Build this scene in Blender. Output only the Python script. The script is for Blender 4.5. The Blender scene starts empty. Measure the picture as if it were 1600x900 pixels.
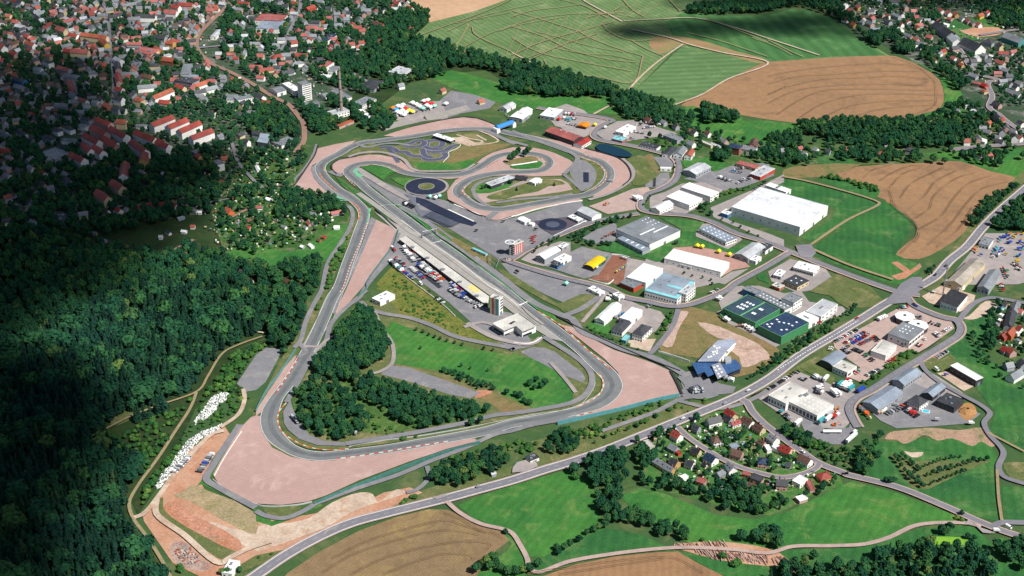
import bpy, bmesh, math, random
import numpy as np
from mathutils import Vector
rnd = random.Random(7)
nrg = np.random.default_rng(11)
scene = bpy.context.scene
C = scene.collection

# ------------------------------------------------------------------ camera
CAM_H, PITCH, FPX = 700.0, math.radians(28.5), 2200.0
cam_data = bpy.data.cameras.new('camera')
cam_data.sensor_width = 36.0
cam_data.lens = 36.0 * FPX / 1600.0
cam_data.clip_start = 1.0
cam_data.clip_end = 40000.0
cam = bpy.data.objects.new('camera', cam_data)
C.objects.link(cam)
cam.location = (0, 0, CAM_H)
cam.rotation_euler = (math.radians(90) - PITCH, 0, 0)
scene.camera = cam

# ------------------------------------------------------------------ light
SUN_EL = math.radians(52)
SUN_AZ = math.radians(128)          # clockwise from +Y (away from the viewer)
SDIR = Vector((math.sin(SUN_AZ) * math.cos(SUN_EL), math.cos(SUN_AZ) * math.cos(SUN_EL), math.sin(SUN_EL)))
world = bpy.data.worlds.new('World')
scene.world = world
world.use_nodes = True
wn = world.node_tree
bg = wn.nodes.get('Background') or wn.nodes.new('ShaderNodeBackground')
sky = wn.nodes.new('ShaderNodeTexSky')
sky.sky_type = 'NISHITA'
sky.sun_disc = False
sky.sun_elevation = SUN_EL
sky.sun_rotation = SUN_AZ
sky.air_density = 1.0
sky.dust_density = 0.6
sky.altitude = 500
wn.links.new(sky.outputs[0], bg.inputs[0])
bg.inputs[1].default_value = 0.05
sun_data = bpy.data.lights.new('sun', 'SUN')
sun_data.energy = 4.9
sun_data.angle = math.radians(0.6)
sun_data.color = (1.0, 0.965, 0.91)
sun = bpy.data.objects.new('sun', sun_data)
C.objects.link(sun)
sun.location = (0, 0, 3000)
sun.rotation_euler = SDIR.to_track_quat('Z', 'Y').to_euler()
scene.view_settings.view_transform = 'Standard'
scene.view_settings.look = 'None'
scene.view_settings.exposure = 0.68
scene.view_settings.gamma = 1.0
scene.view_settings.use_curve_mapping = False
scene.cycles.max_bounces = 5
scene.cycles.diffuse_bounces = 2
scene.cycles.glossy_bounces = 2
scene.cycles.transparent_max_bounces = 26
scene.cycles.use_adaptive_sampling = True

# ------------------------------------------------------------------ photo pixel -> ground
ct, st = math.cos(PITCH), math.sin(PITCH)
def P(x, y, z=0.0):
    dx, dy = (x - 800.0) / FPX, (y - 450.0) / FPX
    t = (CAM_H - z) / (st + dy * ct)
    return Vector((dx * t, (ct - dy * st) * t, z))
def PX(x, y, z=0.0):
    """ground point -> photo pixel (numpy friendly)"""
    f = y * ct - (z - CAM_H) * st
    d = -(z - CAM_H) * ct - y * st
    return 800 + FPX * x / f, 450 + FPX * d / f
REG = dict(X=(0, 0, 1), A=(460, 180, .15), B=(640, 180, .15), c=(800, 180, .15), D=(700, 240, .15), E=(560, 300, .15), F=(740, 370, .15),
           V=(1000, 630, .2), G=(600, 360, .15), H=(740, 450, .1), I=(1260, 470, .15), J=(1440, 350, .1), K=(1060, 510, .1),
           L=(1440, 440, .2), M=(880, 150, .2), N=(1280, 0, .2), O=(1180, 560, .1555), Q=(1120, 430, .13125), R=(400, 90, .15), S=(600, 120, .15))
for i_ in range(4):
    for j_ in range(4):
        REG['%d%d' % (i_, j_)] = (i_ * 400, j_ * 225, .25)
def z(s):
    """'A 1,2 3,4 | B 5,6' -> list of photo points read off enlarged regions of the photograph"""
    out = []
    for seg in s.split('|'):
        w = seg.split()
        ox, oy, k = REG[w[0]]
        for t in w[1:]:
            a, b = t.split(',')
            out.append((ox + float(a) * k, oy + float(b) * k))
    return out

def smooth(pts, closed=False, n=6):
    """Catmull-Rom through 2D/3D points"""
    pts = [np.array(p, float) for p in pts]
    m = len(pts)
    if m < 3: return pts
    out = []
    rng = range(m if closed else m - 1)
    for i in rng:
        if closed: p0, p1, p2, p3 = pts[i - 1], pts[i], pts[(i + 1) % m], pts[(i + 2) % m]
        else: p0, p1, p2, p3 = pts[max(i - 1, 0)], pts[i], pts[i + 1], pts[min(i + 2, m - 1)]
        d1 = max(np.linalg.norm(p1 - p0), 1e-3) ** .5; d2 = max(np.linalg.norm(p2 - p1), 1e-3) ** .5; d3 = max(np.linalg.norm(p3 - p2), 1e-3) ** .5
        m1 = (p2 - p1) if d1 < .05 else ((p1 - p0) / d1 - (p2 - p0) / (d1 + d2) + (p2 - p1) / d2) * d2
        m2 = (p2 - p1) if d3 < .05 else ((p2 - p1) / d2 - (p3 - p1) / (d2 + d3) + (p3 - p2) / d3) * d2
        for k in range(n):
            t = k / n
            out.append((2*t**3 - 3*t**2 + 1) * p1 + (t**3 - 2*t**2 + t) * m1 + (-2*t**3 + 3*t**2) * p2 + (t**3 - t**2) * m2)
    if not closed: out.append(pts[-1])
    return out

# ------------------------------------------------------------------ materials
def lin(c):
    if isinstance(c, str):
        c = [int(c[i:i+2], 16) / 255 for i in (0, 2, 4)]
        c = [(v / 12.92 if v <= .04045 else ((v + .055) / 1.055) ** 2.4) for v in c]
    return tuple(c[:3]) + (1.0,)
MATS = {}
def nodes(name, rough=.9, spec=.25):
    m = bpy.data.materials.new(name); m.use_nodes = True
    nt = m.node_tree; b = nt.nodes['Principled BSDF']
    b.inputs['Roughness'].default_value = rough
    b.inputs['Specular IOR Level'].default_value = spec
    return m, nt, b
def noise(nt, vec, scale, detail=4, rough=.6, dist=0):
    n = nt.nodes.new('ShaderNodeTexNoise')
    n.inputs['Scale'].default_value = scale; n.inputs['Detail'].default_value = detail
    n.inputs['Roughness'].default_value = rough; n.inputs['Distortion'].default_value = dist
    nt.links.new(vec, n.inputs['Vector'])
    return n.outputs['Fac']
def ramp(nt, fac, a, b, ca=(0, 0, 0, 1), cb=(1, 1, 1, 1)):
    r = nt.nodes.new('ShaderNodeValToRGB')
    r.color_ramp.elements[0].position = a; r.color_ramp.elements[1].position = b
    r.color_ramp.elements[0].color = ca; r.color_ramp.elements[1].color = cb
    nt.links.new(fac, r.inputs[0])
    return r.outputs[0]
def mix(nt, fac, a, b, mode='MIX'):
    n = nt.nodes.new('ShaderNodeMix'); n.data_type = 'RGBA'; n.blend_type = mode
    for s, v in ((n.inputs[0], fac), (n.inputs[6], a), (n.inputs[7], b)):
        if hasattr(v, 'links'): nt.links.new(v, s)
        else: s.default_value = v
    return n.outputs[2]
def ground_mat(name, c1, c2, c3=None, s1=.012, s2=.15, s3=1.2, a3=.5, stripe=None, rough=.95, bump=0, a2=None):
    """c1/c2 drift over tens of metres, c3 in worn patches, fine speckle on top"""
    if name in MATS: return MATS[name]
    m, nt, b = nodes(name, rough, .15)
    tc = nt.nodes.new('ShaderNodeTexCoord'); v = tc.outputs['Object']
    col = mix(nt, ramp(nt, noise(nt, v, s1, 6, .65), .35, .65), lin(c1), lin(c2))
    if c3: col = mix(nt, ramp(nt, noise(nt, v, s1 * 2.3, 7, .7, .8), .52, .68), col, lin(c3))
    a2 = min(.25, a3 * .34) if a2 is None else a2
    f = ramp(nt, noise(nt, v, s2, 5, .75), .25, .75, (1 - a2,) * 3 + (1,), (1 + a2 * .8,) * 3 + (1,))
    col = mix(nt, 1.0, col, f, 'MULTIPLY')
    g = ramp(nt, noise(nt, v, s3, 3, .7), .3, .7, (1 - .4 * a3,) * 3 + (1,), (1 + .4 * a3,) * 3 + (1,))
    col = mix(nt, 1.0, col, g, 'MULTIPLY')
    if stripe:
        ang, wl, amt, dst = stripe
        mp = nt.nodes.new('ShaderNodeMapping'); mp.inputs['Rotation'].default_value = (0, 0, ang)
        nt.links.new(v, mp.inputs['Vector'])
        w = nt.nodes.new('ShaderNodeTexWave'); w.inputs['Scale'].default_value = .314 / wl
        w.inputs['Distortion'].default_value = dst; w.inputs['Detail'].default_value = 2; w.inputs['Detail Scale'].default_value = .6
        nt.links.new(mp.outputs[0], w.inputs['Vector'])
        h = ramp(nt, w.outputs['Fac'], .3, .7, (1 - amt,) * 3 + (1,), (1 + amt,) * 3 + (1,))
        col = mix(nt, 1.0, col, h, 'MULTIPLY')
    nt.links.new(col, b.inputs['Base Color'])
    if bump:
        bp = nt.nodes.new('ShaderNodeBump'); bp.inputs['Strength'].default_value = 1; bp.inputs['Distance'].default_value = bump
        nt.links.new(noise(nt, v, .5, 5, .7), bp.inputs['Height']); nt.links.new(bp.outputs[0], b.inputs['Normal'])
    MATS[name] = m
    return m
def patina(nt, col, lo=.72, hi=1.18, sc=.045):
    g = nt.nodes.new('ShaderNodeNewGeometry')
    return mix(nt, 1.0, col, ramp(nt, noise(nt, g.outputs['Position'], sc, 3, .7), .32, .68, (lo,) * 3 + (1,), (hi,) * 3 + (1,)), 'MULTIPLY')
def plain(name, c, rough=.7, spec=.3, metal=0, var=.12, scale=.4):
    if name in MATS: return MATS[name]
    m, nt, b = nodes(name, rough, spec)
    b.inputs['Metallic'].default_value = metal
    tc = nt.nodes.new('ShaderNodeTexCoord')
    f = ramp(nt, noise(nt, tc.outputs['Object'], scale, 5, .7), .25, .75, (1 - var * 1.6,) * 3 + (1,), (1 + var,) * 3 + (1,))
    nt.links.new(mix(nt, 1.0, lin(c), f, 'MULTIPLY'), b.inputs['Base Color'])
    MATS[name] = m
    return m
def roof_mat(name, c, seam=1.0, amt=.16, axis=0, rough=.55):
    """roofing with seams / tile courses and stains"""
    if name in MATS: return MATS[name]
    m, nt, b = nodes(name, rough, .3)
    tc = nt.nodes.new('ShaderNodeTexCoord'); v = tc.outputs['Object']
    mp = nt.nodes.new('ShaderNodeMapping'); mp.inputs['Rotation'].default_value = (0, 0, math.pi / 2 * axis)
    nt.links.new(v, mp.inputs['Vector'])
    w = nt.nodes.new('ShaderNodeTexWave'); w.wave_profile = 'SAW'; w.inputs['Scale'].default_value = .314 / seam
    nt.links.new(mp.outputs[0], w.inputs['Vector'])
    s = ramp(nt, w.outputs['Fac'], .0, .25, (1 - amt * 1.8,) * 3 + (1,), (1, 1, 1, 1))
    f = ramp(nt, noise(nt, v, .13, 6, .75), .3, .7, (1 - amt * 1.5,) * 3 + (1,), (1 + amt * .7,) * 3 + (1,))
    col = patina(nt, mix(nt, 1.0, mix(nt, 1.0, lin(c), s, 'MULTIPLY'), f, 'MULTIPLY'))
    if amt > .1: col = mix(nt, ramp(nt, noise(nt, v, .5, 6, .8), .52, .75), col, lin('5c564e'))
    nt.links.new(col, b.inputs['Base Color'])
    MATS[name] = m
    return m

# ------------------------------------------------------------------ object helpers
def mesh_obj(name, verts, faces, mats, parent=None, mi=None, smooth_=False, loc=None):
    me = bpy.data.meshes.new(name)
    me.from_pydata([tuple(v) for v in verts], [], faces)
    for m in (mats if isinstance(mats, (list, tuple)) else [mats]): me.materials.append(m)
    if mi: me.polygons.foreach_set('material_index', mi)
    if smooth_: me.polygons.foreach_set('use_smooth', [True] * len(faces))
    me.update()
    o = bpy.data.objects.new(name, me); C.objects.link(o)
    if parent: o.parent = parent
    if loc is not None: o.location = loc
    return o
def empty(name, loc, rz=0):
    o = bpy.data.objects.new(name, None); C.objects.link(o)
    o.location = loc; o.rotation_euler = (0, 0, rz); o.empty_display_size = .5
    return o
def tag(o, label=None, cat=None, group=None, kind=None):
    if label: o['label'] = label
    if cat: o['category'] = cat
    if group: o['group'] = group
    if kind: o['kind'] = kind
    return o
RECS = []     # things whose label is finished at the end: (object, singular, plural, zone, px, group)
def rec(o, cat, one, many, px, zone, group=None):
    o['category'] = cat
    if group: o['group'] = group
    RECS.append((o, one, many, zone, px))

# mask of photo pixels whose ground must stay free of scattered trees / houses
MX0, MY0 = -120, -80
MASK = np.zeros((1100, 1860), bool)
def paint_mask(pts, mask=None, val=True):
    M_ = MASK if mask is None else mask
    p = np.array(pts, float) - (MX0, MY0)
    x0, y0 = np.floor(p.min(0)).astype(int); x1, y1 = np.ceil(p.max(0)).astype(int)
    x0, y0 = max(x0, 0), max(y0, 0); x1, y1 = min(x1, M_.shape[1] - 1), min(y1, M_.shape[0] - 1)
    if x1 <= x0 or y1 <= y0: return
    X, Y = np.meshgrid(np.arange(x0, x1 + 1), np.arange(y0, y1 + 1))
    ins = np.zeros(X.shape, bool)
    for i in range(len(p)):
        xa, ya = p[i - 1]; xb, yb = p[i]
        if ya == yb: continue
        c = ((Y < ya) != (Y < yb)) & (X < (xb - xa) * (Y - ya) / (yb - ya) + xa)
        ins ^= c
    sub = M_[y0:y1 + 1, x0:x1 + 1]
    sub[ins] = val
def masked(px, py, mask=None):
    M_ = MASK if mask is None else mask
    i = np.clip((py - MY0).astype(int), 0, M_.shape[0] - 1); j = np.clip((px - MX0).astype(int), 0, M_.shape[1] - 1)
    return M_[i, j]

LAYER = [0]
def nextz():
    LAYER[0] += 1
    return 0.02 + .005 * LAYER[0]
def area(name, s, m, sm=0, block=True, label=None):
    """one flat sheet of ground, outlined by points read off the photograph"""
    pts = z(s) if isinstance(s, str) else s
    if sm: pts = [tuple(p) for p in smooth(pts, True, sm)]
    zz = nextz()
    w = [P(a, b, 0) for a, b in pts]
    o = mesh_obj(name, [(v.x, v.y, zz) for v in w], [tuple(range(len(w)))], m)
    n = o.data.polygons[0].normal.z
    if n < 0: o.data.flip_normals()
    tag(o, kind='structure', label=label)
    if block and m.name.split('.')[0] not in ('meadow_bright', 'meadow_deep', 'rough_grass', 'dry_bank', 'grass_mixed', 'scrub_grass', 'thicket', 'garden_ground'): paint_mask(pts)
    return o
def strip_geo(wp, wid, zz, off=0.0, closed=False, dash=None):
    """quads along world points; off shifts sideways; dash=(on, period) in metres"""
    V, F = [], []
    n = len(wp); wp = [np.array(p[:2], float) for p in wp]
    nor = []
    for i in range(n):
        a = wp[i - 1] if (i or closed) else wp[0]
        b = wp[(i + 1) % n] if (i < n - 1 or closed) else wp[-1]
        d = b - a; l = np.linalg.norm(d) or 1; nor.append(np.array((-d[1], d[0])) / l)
    W = wid if hasattr(wid, '__len__') else [wid] * n
    L = 0
    for i in range(n if closed else n - 1):
        j = (i + 1) % n
        seg = np.linalg.norm(wp[j] - wp[i])
        if dash:
            steps = max(1, int(seg / .8)); spans = []
            for k in range(steps):
                c = L + seg * (k + .5) / steps
                if (c % dash[1]) < dash[0]: spans.append((k / steps, (k + 1) / steps))
        else: spans = [(0, 1)]
        L += seg
        for t0, t1 in spans:
            b = len(V)
            for t in (t0, t1):
                p = wp[i] * (1 - t) + wp[j] * t; q = nor[i] * (1 - t) + nor[j] * t; w = W[i] * (1 - t) + W[j] * t
                V.append((*(p + q * (off + w / 2)), zz)); V.append((*(p + q * (off - w / 2)), zz))
            F.append((b + 1, b + 3, b + 2, b))
    return V, F
def ribbon(name, s, wid, m, sm=6, closed=False, block=True, kind='structure', label=None, dash=None, off=0, edge=None, centre=None, mask_w=None):
    pts = z(s) if isinstance(s, str) else s
    wp = [P(a, b, 0) for a, b in pts]
    if sm: wp = smooth([(v.x, v.y) for v in wp], closed, sm)
    zz = nextz()
    V, F = strip_geo(wp, wid, zz, off, closed, dash)
    o = mesh_obj(name, V, F, m); tag(o, kind=kind, label=label)
    if block:
        mw = mask_w or (max(wid) if hasattr(wid, '__len__') else wid)
        for i in range(len(wp) - 1 + closed):
            a, b = np.array(wp[i][:2]), np.array(wp[(i + 1) % len(wp)][:2])
            d = b - a; l = np.linalg.norm(d) or 1; nn = np.array((-d[1], d[0])) / l * (mw / 2 + 1.5)
            q = [a + nn, b + nn, b - nn, a - nn]
            paint_mask([PX(p[0], p[1], 0) for p in q])
    return o, wp
# ================================================================== GROUND
GRASS = ground_mat('grass_mixed', '3b522c', '304a2c', '5c5e3e', .01, .12, .9)
MEADOW = ground_mat('meadow_bright', '2a5a2a', '3a682c', '566e3a', .016, .07, .8, .7, (.5, 7, .05, 3))
MEADOW2 = ground_mat('meadow_deep', '224d2a', '32602c', '4c683a', .014, .07, .8, .7, (.2, 8, .06, 3))
ROUGH = ground_mat('rough_grass', '48562e', '585c3a', '746c4c', .02, .12, .8, .8)
BANK = ground_mat('dry_bank', '62603c', '725f42', '4a582e', .02, .12, .8, .8)
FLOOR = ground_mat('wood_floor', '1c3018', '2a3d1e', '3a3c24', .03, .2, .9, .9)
GARDEN = ground_mat('garden_ground', '2b4a22', '3b5a2a', '6f6658', .03, .12, .6, .9)
TOWN = ground_mat('town_ground', '3a4838', '28402a', '706a68', .02, .08, .4, .9)
GRAVEL = ground_mat('gravel_bed', '9b817a', '947a73', 'a48c86', .012, .12, 2, .3, (1.2, 3.2, .03, 5))
DIRT = ground_mat('bare_earth', '9a725c', 'a4826c', '93644c', .02, .06, .4, .45)
REDDIRT = ground_mat('red_earth', '97644c', '9e7460', '80705a', .03, .12, .6, .9)
SAND = ground_mat('pale_sand', 'a08c7c', 'ab9c8c', '94765f', .03, .06, .4, .45)
ASPH = ground_mat('asphalt_track', '696b6b', '606365', '757473', .014, .12, 1.2, .4)
ASPH2 = ground_mat('asphalt_old', '706f72', '68686c', '7e7b7a', .015, .15, 1.5, .5)
KWL = plain('worn_line', 'a8a8a4', .8)
ROAD = ground_mat('road_surface', '6c6a70', '65646a', '757176', .01, .2, 2, .35)
PALE = ground_mat('pale_paving', '8a8280', '7d7877', '948a84', .02, .15, 1.5, .5)
PINKP = ground_mat('pinkish_paving', '94807a', '9c8880', '857873', .02, .15, 1.5, .5)
CONC = ground_mat('concrete_apron', '8c8883', '827f7b', '979089', .02, .2, 1.5, .35)
WHEAT = ground_mat('wheat_stubble', '7d6148', '85674b', '6c5541', .008, .1, 1.4, .6, (.35, 2.2, .05, 6))
WHEAT2 = ground_mat('wheat_brown', '6b5a43', '756147', '806d48', .012, .1, 1.4, .7, (.62, 2.4, .06, 6))
HILL = ground_mat('hill_field', '586e46', '4c643c', '6c7a54', .012, .05, .9, .5, (-.5, 9, .10, 1.5))
HILL2 = ground_mat('hill_field_mown', '506a42', '46623c', '5c734a', .015, .06, .9, .35, (1.45, 17, .10, .8))
TRACKM = ground_mat('field_track', '7a7258', '847458', '8a6e54', .02, .2, 1, .6)
TRAMM = ground_mat('tramline_soil', '6e5842', '745c44', None, .02, .3, 1, .5)
WATER, nt_, b_ = nodes('pond_water', .08, .5); b_.inputs['Base Color'].default_value = lin('0b2a38')
DARKP = ground_mat('rubbered_asphalt', '2e3138', '262a32', '43464c', .03, .3, 1.5, .3)
SKID = ground_mat('blue_black_skidpad', '22283a', '1d2334', '2b3246', .03, .3, 1.5, .3)
BLUEG = ground_mat('karting_asphalt', '484c5e', '424658', '555866', .03, .3, 1.5, .3)
WHITE = plain('white_paint', 'd8d8d4', .7)
RED = plain('red_paint', '9c4436', .7)
ORANGE = plain('orange_paint', 'b07038', .7)
GREENP = plain('green_paint', '5f9c78', .7)
TEAL = plain('teal_mesh', '3f8a80', .6, var=.2)
RUST = ground_mat('rail_bed', '7a6258', '85685a', '6a5850', .05, .4, 2, .6)

# the whole countryside, out to the horizon
R_ = 16000
g = mesh_obj('ground', [(-R_, -3000, 0), (R_, -3000, 0), (R_, 28000, 0), (-R_, 28000, 0)], [(0, 1, 2, 3)], GRASS)
tag(g, kind='structure')

# --- town soil and woodland floor
area('town_ground', 'X -90,-60 640,-60 655,60 640,120 600,150 560,165 520,190 480,215 470,250 430,280 380,300 330,330 250,345 150,350 -90,345', TOWN, 3, False)
area('village_lawn', 'V 20,300 280,200 480,100 800,10 880,100 1240,380 1390,480 1560,570 1590,640 1340,720 1180,810 1010,880 700,820 480,760 200,690 20,640 -40,450', ground_mat('village_lawn', '2c5c28', '44632f', '6e6450', .05, .15, .8, .9), 0, False)
area('village_ground', 'X 1290,-50 1700,-50 1700,225 1600,225 1560,185 1480,160 1450,110 1400,80 1340,55 1300,25', TOWN, 0, False)
area('hamlet_ground', 'X 1000,195 1100,200 1180,215 1260,225 1330,228 1400,235 1400,262 1300,262 1230,262 1180,258 1120,262 1060,250 1010,230', GARDEN, 3, False)
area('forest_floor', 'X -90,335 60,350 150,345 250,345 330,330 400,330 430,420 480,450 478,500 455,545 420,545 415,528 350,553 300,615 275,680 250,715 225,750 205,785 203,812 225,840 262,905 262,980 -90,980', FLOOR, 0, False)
area('allotment_ground', 'X 390,235 440,230 470,260 455,295 560,325 550,345 530,395 430,420 350,395 330,330', GARDEN, 0, False)
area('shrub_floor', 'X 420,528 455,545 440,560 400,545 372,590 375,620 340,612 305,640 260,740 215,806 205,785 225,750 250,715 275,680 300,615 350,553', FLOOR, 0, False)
area('wood_clearing', '02 690,800 760,760 840,790 760,850 690,850', ROUGH, 3, False)
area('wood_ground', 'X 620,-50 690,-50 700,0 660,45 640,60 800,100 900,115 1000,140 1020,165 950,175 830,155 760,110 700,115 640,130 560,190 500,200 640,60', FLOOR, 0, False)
# --- hill fields at the top
area('harvested_field', 'X 630,-60 860,-60 790,0 740,18 671,35 668,22 645,12', ground_mat('stubble_pale', '9c7c62', 'a88a70', None, .01, .08, .8, .4), 0)
area('hill_field', 'X 860,-60 1300,-60 1075,15 1080,25 1200,30 1260,15 1300,35 1345,60 1395,90 1385,88 1200,98 1060,72 985,148 830,104 790,100 645,58 671,35 740,18 790,0', HILL, 0)
area('hill_field', 'X 1075,15 1120,25 1200,24 1235,14 1260,15 1300,28 1340,55 1360,72 1385,88 1300,88 1200,98 1192,94 1060,70 1040,35', ground_mat('hill_field_right', '3d6236', '345a33', '4c7042', .008, .06, .9, .35, (-.15, 20, .10, 2)), 0)
area('hill_field', 'X 1065,73 1195,97 1090,150 1052,166 1040,160 985,148', HILL2, 0)
area('red_soil_patch', '20 950,225 1150,245 1400,320 1600,380 1590,400 1300,330 1060,280 940,335 870,300 860,250', ground_mat('hill_red', '8c6a52', '6c6f46', '86604c', .03, .12, .8, .7), 3)
area('wheat_field', 'X 1064,165 1090,150 1195,97 1210,96 1300,90 1375,87 1400,88 1440,105 1468,125 1475,150 1470,168 1440,178 1400,186 1340,190 1290,190 1240,192 1160,180 1130,178 1100,170', WHEAT, 2)
area('valley_meadow', 'X 672,118 705,110 740,118 800,135 880,150 960,150 985,160 1060,170 1080,165 1130,178 1160,183 1160,190 1250,193 1240,205 1160,208 1120,206 1060,185 1000,185 960,178 880,176 820,168 770,158 700,135', MEADOW, 2)
area('valley_meadow', 'X 1120,190 1250,195 1240,215 1180,225 1120,212 1070,190', MEADOW, 2)
area('valley_meadow', 'X 1415,90 1440,100 1490,130 1505,150 1510,165 1500,180 1480,182 1420,184 1470,170 1476,150 1468,122 1440,102', MEADOW, 2)
area('valley_meadow', 'X 1275,250 1300,240 1330,250 1345,262 1290,262', MEADOW2, 2)
area('valley_meadow', 'X 1440,240 1490,236 1600,232 1700,228 1700,290 1600,284 1545,266 1500,252', MEADOW, 0)
area('sports_pitch', 'X 1480,42 1500,28 1560,35 1570,48 1545,58 1500,62', MEADOW2, 2)
area('earthwork', 'X 1500,48 1555,42 1572,50 1530,58', DIRT, 2)
# --- wheat field on the right and the grass plots beside it
area('wheat_field', 'X 1285,275 1345,260 1440,255 1500,252 1545,267 1598,283 1570,305 1540,315 1515,350 1505,365 1470,390 1435,405 1397,398 1430,370 1432,350 1415,335 1388,320 1383,312 1365,305 1370,295 1340,285 1310,280', WHEAT, 2)
area('dry_strip', 'X 1225,265 1260,258 1345,257 1330,265 1300,274 1250,278 1222,275', BANK, 2)
area('grass_plot', 'X 1210,280 1260,282 1372,315 1370,322 1325,352 1300,340 1303,325 1215,298', MEADOW2, 0)
area('grass_plot', 'X 1325,352 1382,315 1400,325 1420,345 1422,362 1400,398 1440,415 1425,435 1390,430 1270,388 1300,368', MEADOW2, 2)
area('grass_plot', 'X 1303,340 1325,352 1270,378 1252,372 1258,368', MEADOW2, 0)
area('grass_plot', 'X 1278,278 1310,280 1360,292 1375,298 1368,310 1345,305 1300,290', MEADOW2, 2)
area('grass_plot', 'X 1270,390 1400,432 1440,440 1425,450 1380,440 1330,422 1265,398', MEADOW2, 0)
area('red_earth_cut', '31 770,740 810,735 890,790 950,745 960,770 860,840 810,850 770,825 850,800', REDDIRT, 0)
area('road_verge', 'X 1440,440 1480,400 1520,345 1600,265 1700,180 1700,240 1600,285 1550,330 1500,385 1455,432', ROUGH, 0, False)
# --- foreground
area('meadow', 'X 715,790 755,773 830,750 885,735 925,752 935,800 945,825 900,845 850,870 826,870 815,845 790,828 745,812', MEADOW, 0)
area('meadow', 'X 945,825 1000,835 1060,862 1000,862 930,866 860,890 835,893 828,880 900,848', MEADOW2, 0)
area('meadow', 'X 970,775 1000,762 1040,772 1120,805 1180,812 1230,800 1330,752 1400,770 1500,808 1510,822 1430,822 1360,850 1260,857 1160,860 1080,852 1050,830 990,800', MEADOW, 0)
area('meadow', 'X 1200,862 1260,858 1360,852 1440,825 1520,822 1550,850 1560,880 1480,905 1250,905', MEADOW2, 0)
area('meadow', 'X 1330,700 1370,690 1400,690 1500,680 1545,690 1562,720 1555,745 1562,815 1520,806 1400,760 1335,740', MEADOW2, 0)
area('meadow', 'X 1520,600 1700,600 1700,720 1610,715 1560,690 1545,675 1555,645', MEADOW2, 0)
area('meadow', 'X 1500,500 1555,475 1560,520 1540,560 1600,600 1560,610 1530,600 1480,565 1470,545 1500,525', MEADOW2, 0)
area('meadow', 'X 1565,760 1700,770 1700,815 1568,815', MEADOW2, 0)
area('meadow', 'X 1560,840 1700,870 1700,960 1540,960', MEADOW2, 0)
area('meadow', 'X 730,800 750,822 790,832 815,860 818,905 740,905 780,870 800,850 760,820', MEADOW, 2, False)
area('pond_reeds', '33 950,680 1000,660 1200,660 1290,685 1270,700 1100,705 1000,700', ground_mat('reed_green', '5c8a2a', '6c9430', None, .05, .3, 1, .5), 3)
area('wheat_field', 'X 395,960 450,895 500,862 560,830 620,808 670,796 700,797 740,815 785,830 795,845 770,865 745,900 730,960', WHEAT2, 0)
area('wheat_field', 'X 830,905 850,900 900,882 960,870 1030,863 1060,862 1090,880 1140,905 1180,960 780,960', ground_mat('wheat_red', '7c5f45', '84664a', '6c543e', .008, .08, .9, .4, (.1, 6, .04, 4)), 0)
area('meadow', 'X 1060,863 1090,866 1200,872 1240,905 1180,920 1120,895', MEADOW2, 0, False)
area('cut_wood_yard', '23 1000,710 1150,690 1350,690 1600,730 1700,780 1700,830 1500,830 1300,800 1100,750', DIRT, 3)
area('bare_ground', '33 730,45 760,5 860,-10 1000,-25 1200,-10 1350,-25 1440,60 1400,95 1330,60 1280,90 1150,40 1060,55 980,20 900,60 850,75 800,50', ground_mat('thin_earth', '947666', '8a7660', '56623c', .03, .12, .8, .8), 3)
area('bare_ground', '33 850,120 900,130 970,128 960,150 900,160', SAND, 2)
area('dry_meadow', '33 1470,200 1560,190 1700,220 1700,320 1520,290', ROUGH, 3)
area('orchard_grass', '33 760,130 900,180 1100,180 1400,180 1250,240 1000,360 900,350 830,260', ROUGH, 0, False)
# --- inside and around the circuit
area('circuit_grass', 'X 455,650 470,600 500,545 545,490 560,470 600,470 690,500 760,520 840,530 900,560 930,600 925,625 880,645 800,655 700,670 600,690 500,700 460,685', ROUGH, 0, False)
area('infield_meadow', '12 850,210 960,250 1170,330 1400,390 1600,420 | 22 0,405 80,430 240,480 330,580 380,650 385,700 330,730 150,750 50,740 | 12 1570,700 1480,600 1380,590 1100,510 870,480 850,380 800,270', MEADOW, 0)
area('bare_ground', '12 870,475 1000,498 1100,535 1300,605 1370,640 1330,640 1100,560 900,500', BANK, 0)
area('bare_ground', '12 1460,655 1600,690 | 22 60,730 110,755 60,780 -60,775 | 12 1480,730 1400,690 1440,670', BANK, 0)
area('bare_ground', '12 1380,640 1480,650 1440,670 1370,690', REDDIRT, 2)
area('lower_thicket_ground', '12 230,720 330,600 480,600 700,560 1000,640 1400,730 1470,760 1400,820 1100,860 850,900 300,900 250,830', ground_mat('thicket', '33502a', '46602e', '5c6c38', .03, .12, .9, .8), 0, False)
area('wild_bank', '12 740,0 1000,0 1100,60 1250,200 1470,310 1460,340 1240,300 1100,230 880,170 920,100 850,20 | G 100,380 440,620 730,900 760,960 700,1000', ground_mat('scrub_grass', '4e5c26', '6c6634', '384e1e', .04, .1, .5, 1), 0)
area('wild_bank', 'G 100,370 440,620 760,900 950,1050 830,1080 600,960 200,880 20,700 -80,560 60,400', ground_mat('scrub_grass', '4e5c26', '6c6634', '384e1e', .04, .1, .5, 1), 0)
area('left_verge', 'X 549,330 556,335 560,350 535,400 515,450 480,530 460,560 430,600 415,630 395,650 400,640 440,560 470,510 500,455 520,400 540,350', ROUGH, 0, False)
area('dry_meadow', 'X 355,395 400,385 450,395 475,385 520,360 545,348 535,395 505,410 450,425 430,420 395,415', MEADOW, 2)
area('lower_bank', 'X 650,770 680,760 740,745 830,720 830,690 900,672 1060,630 1170,625 1130,635 1000,675 900,712 800,742 700,770 560,815 400,885 350,905 330,900 470,830 560,800', ROUGH, 0, False)
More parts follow.
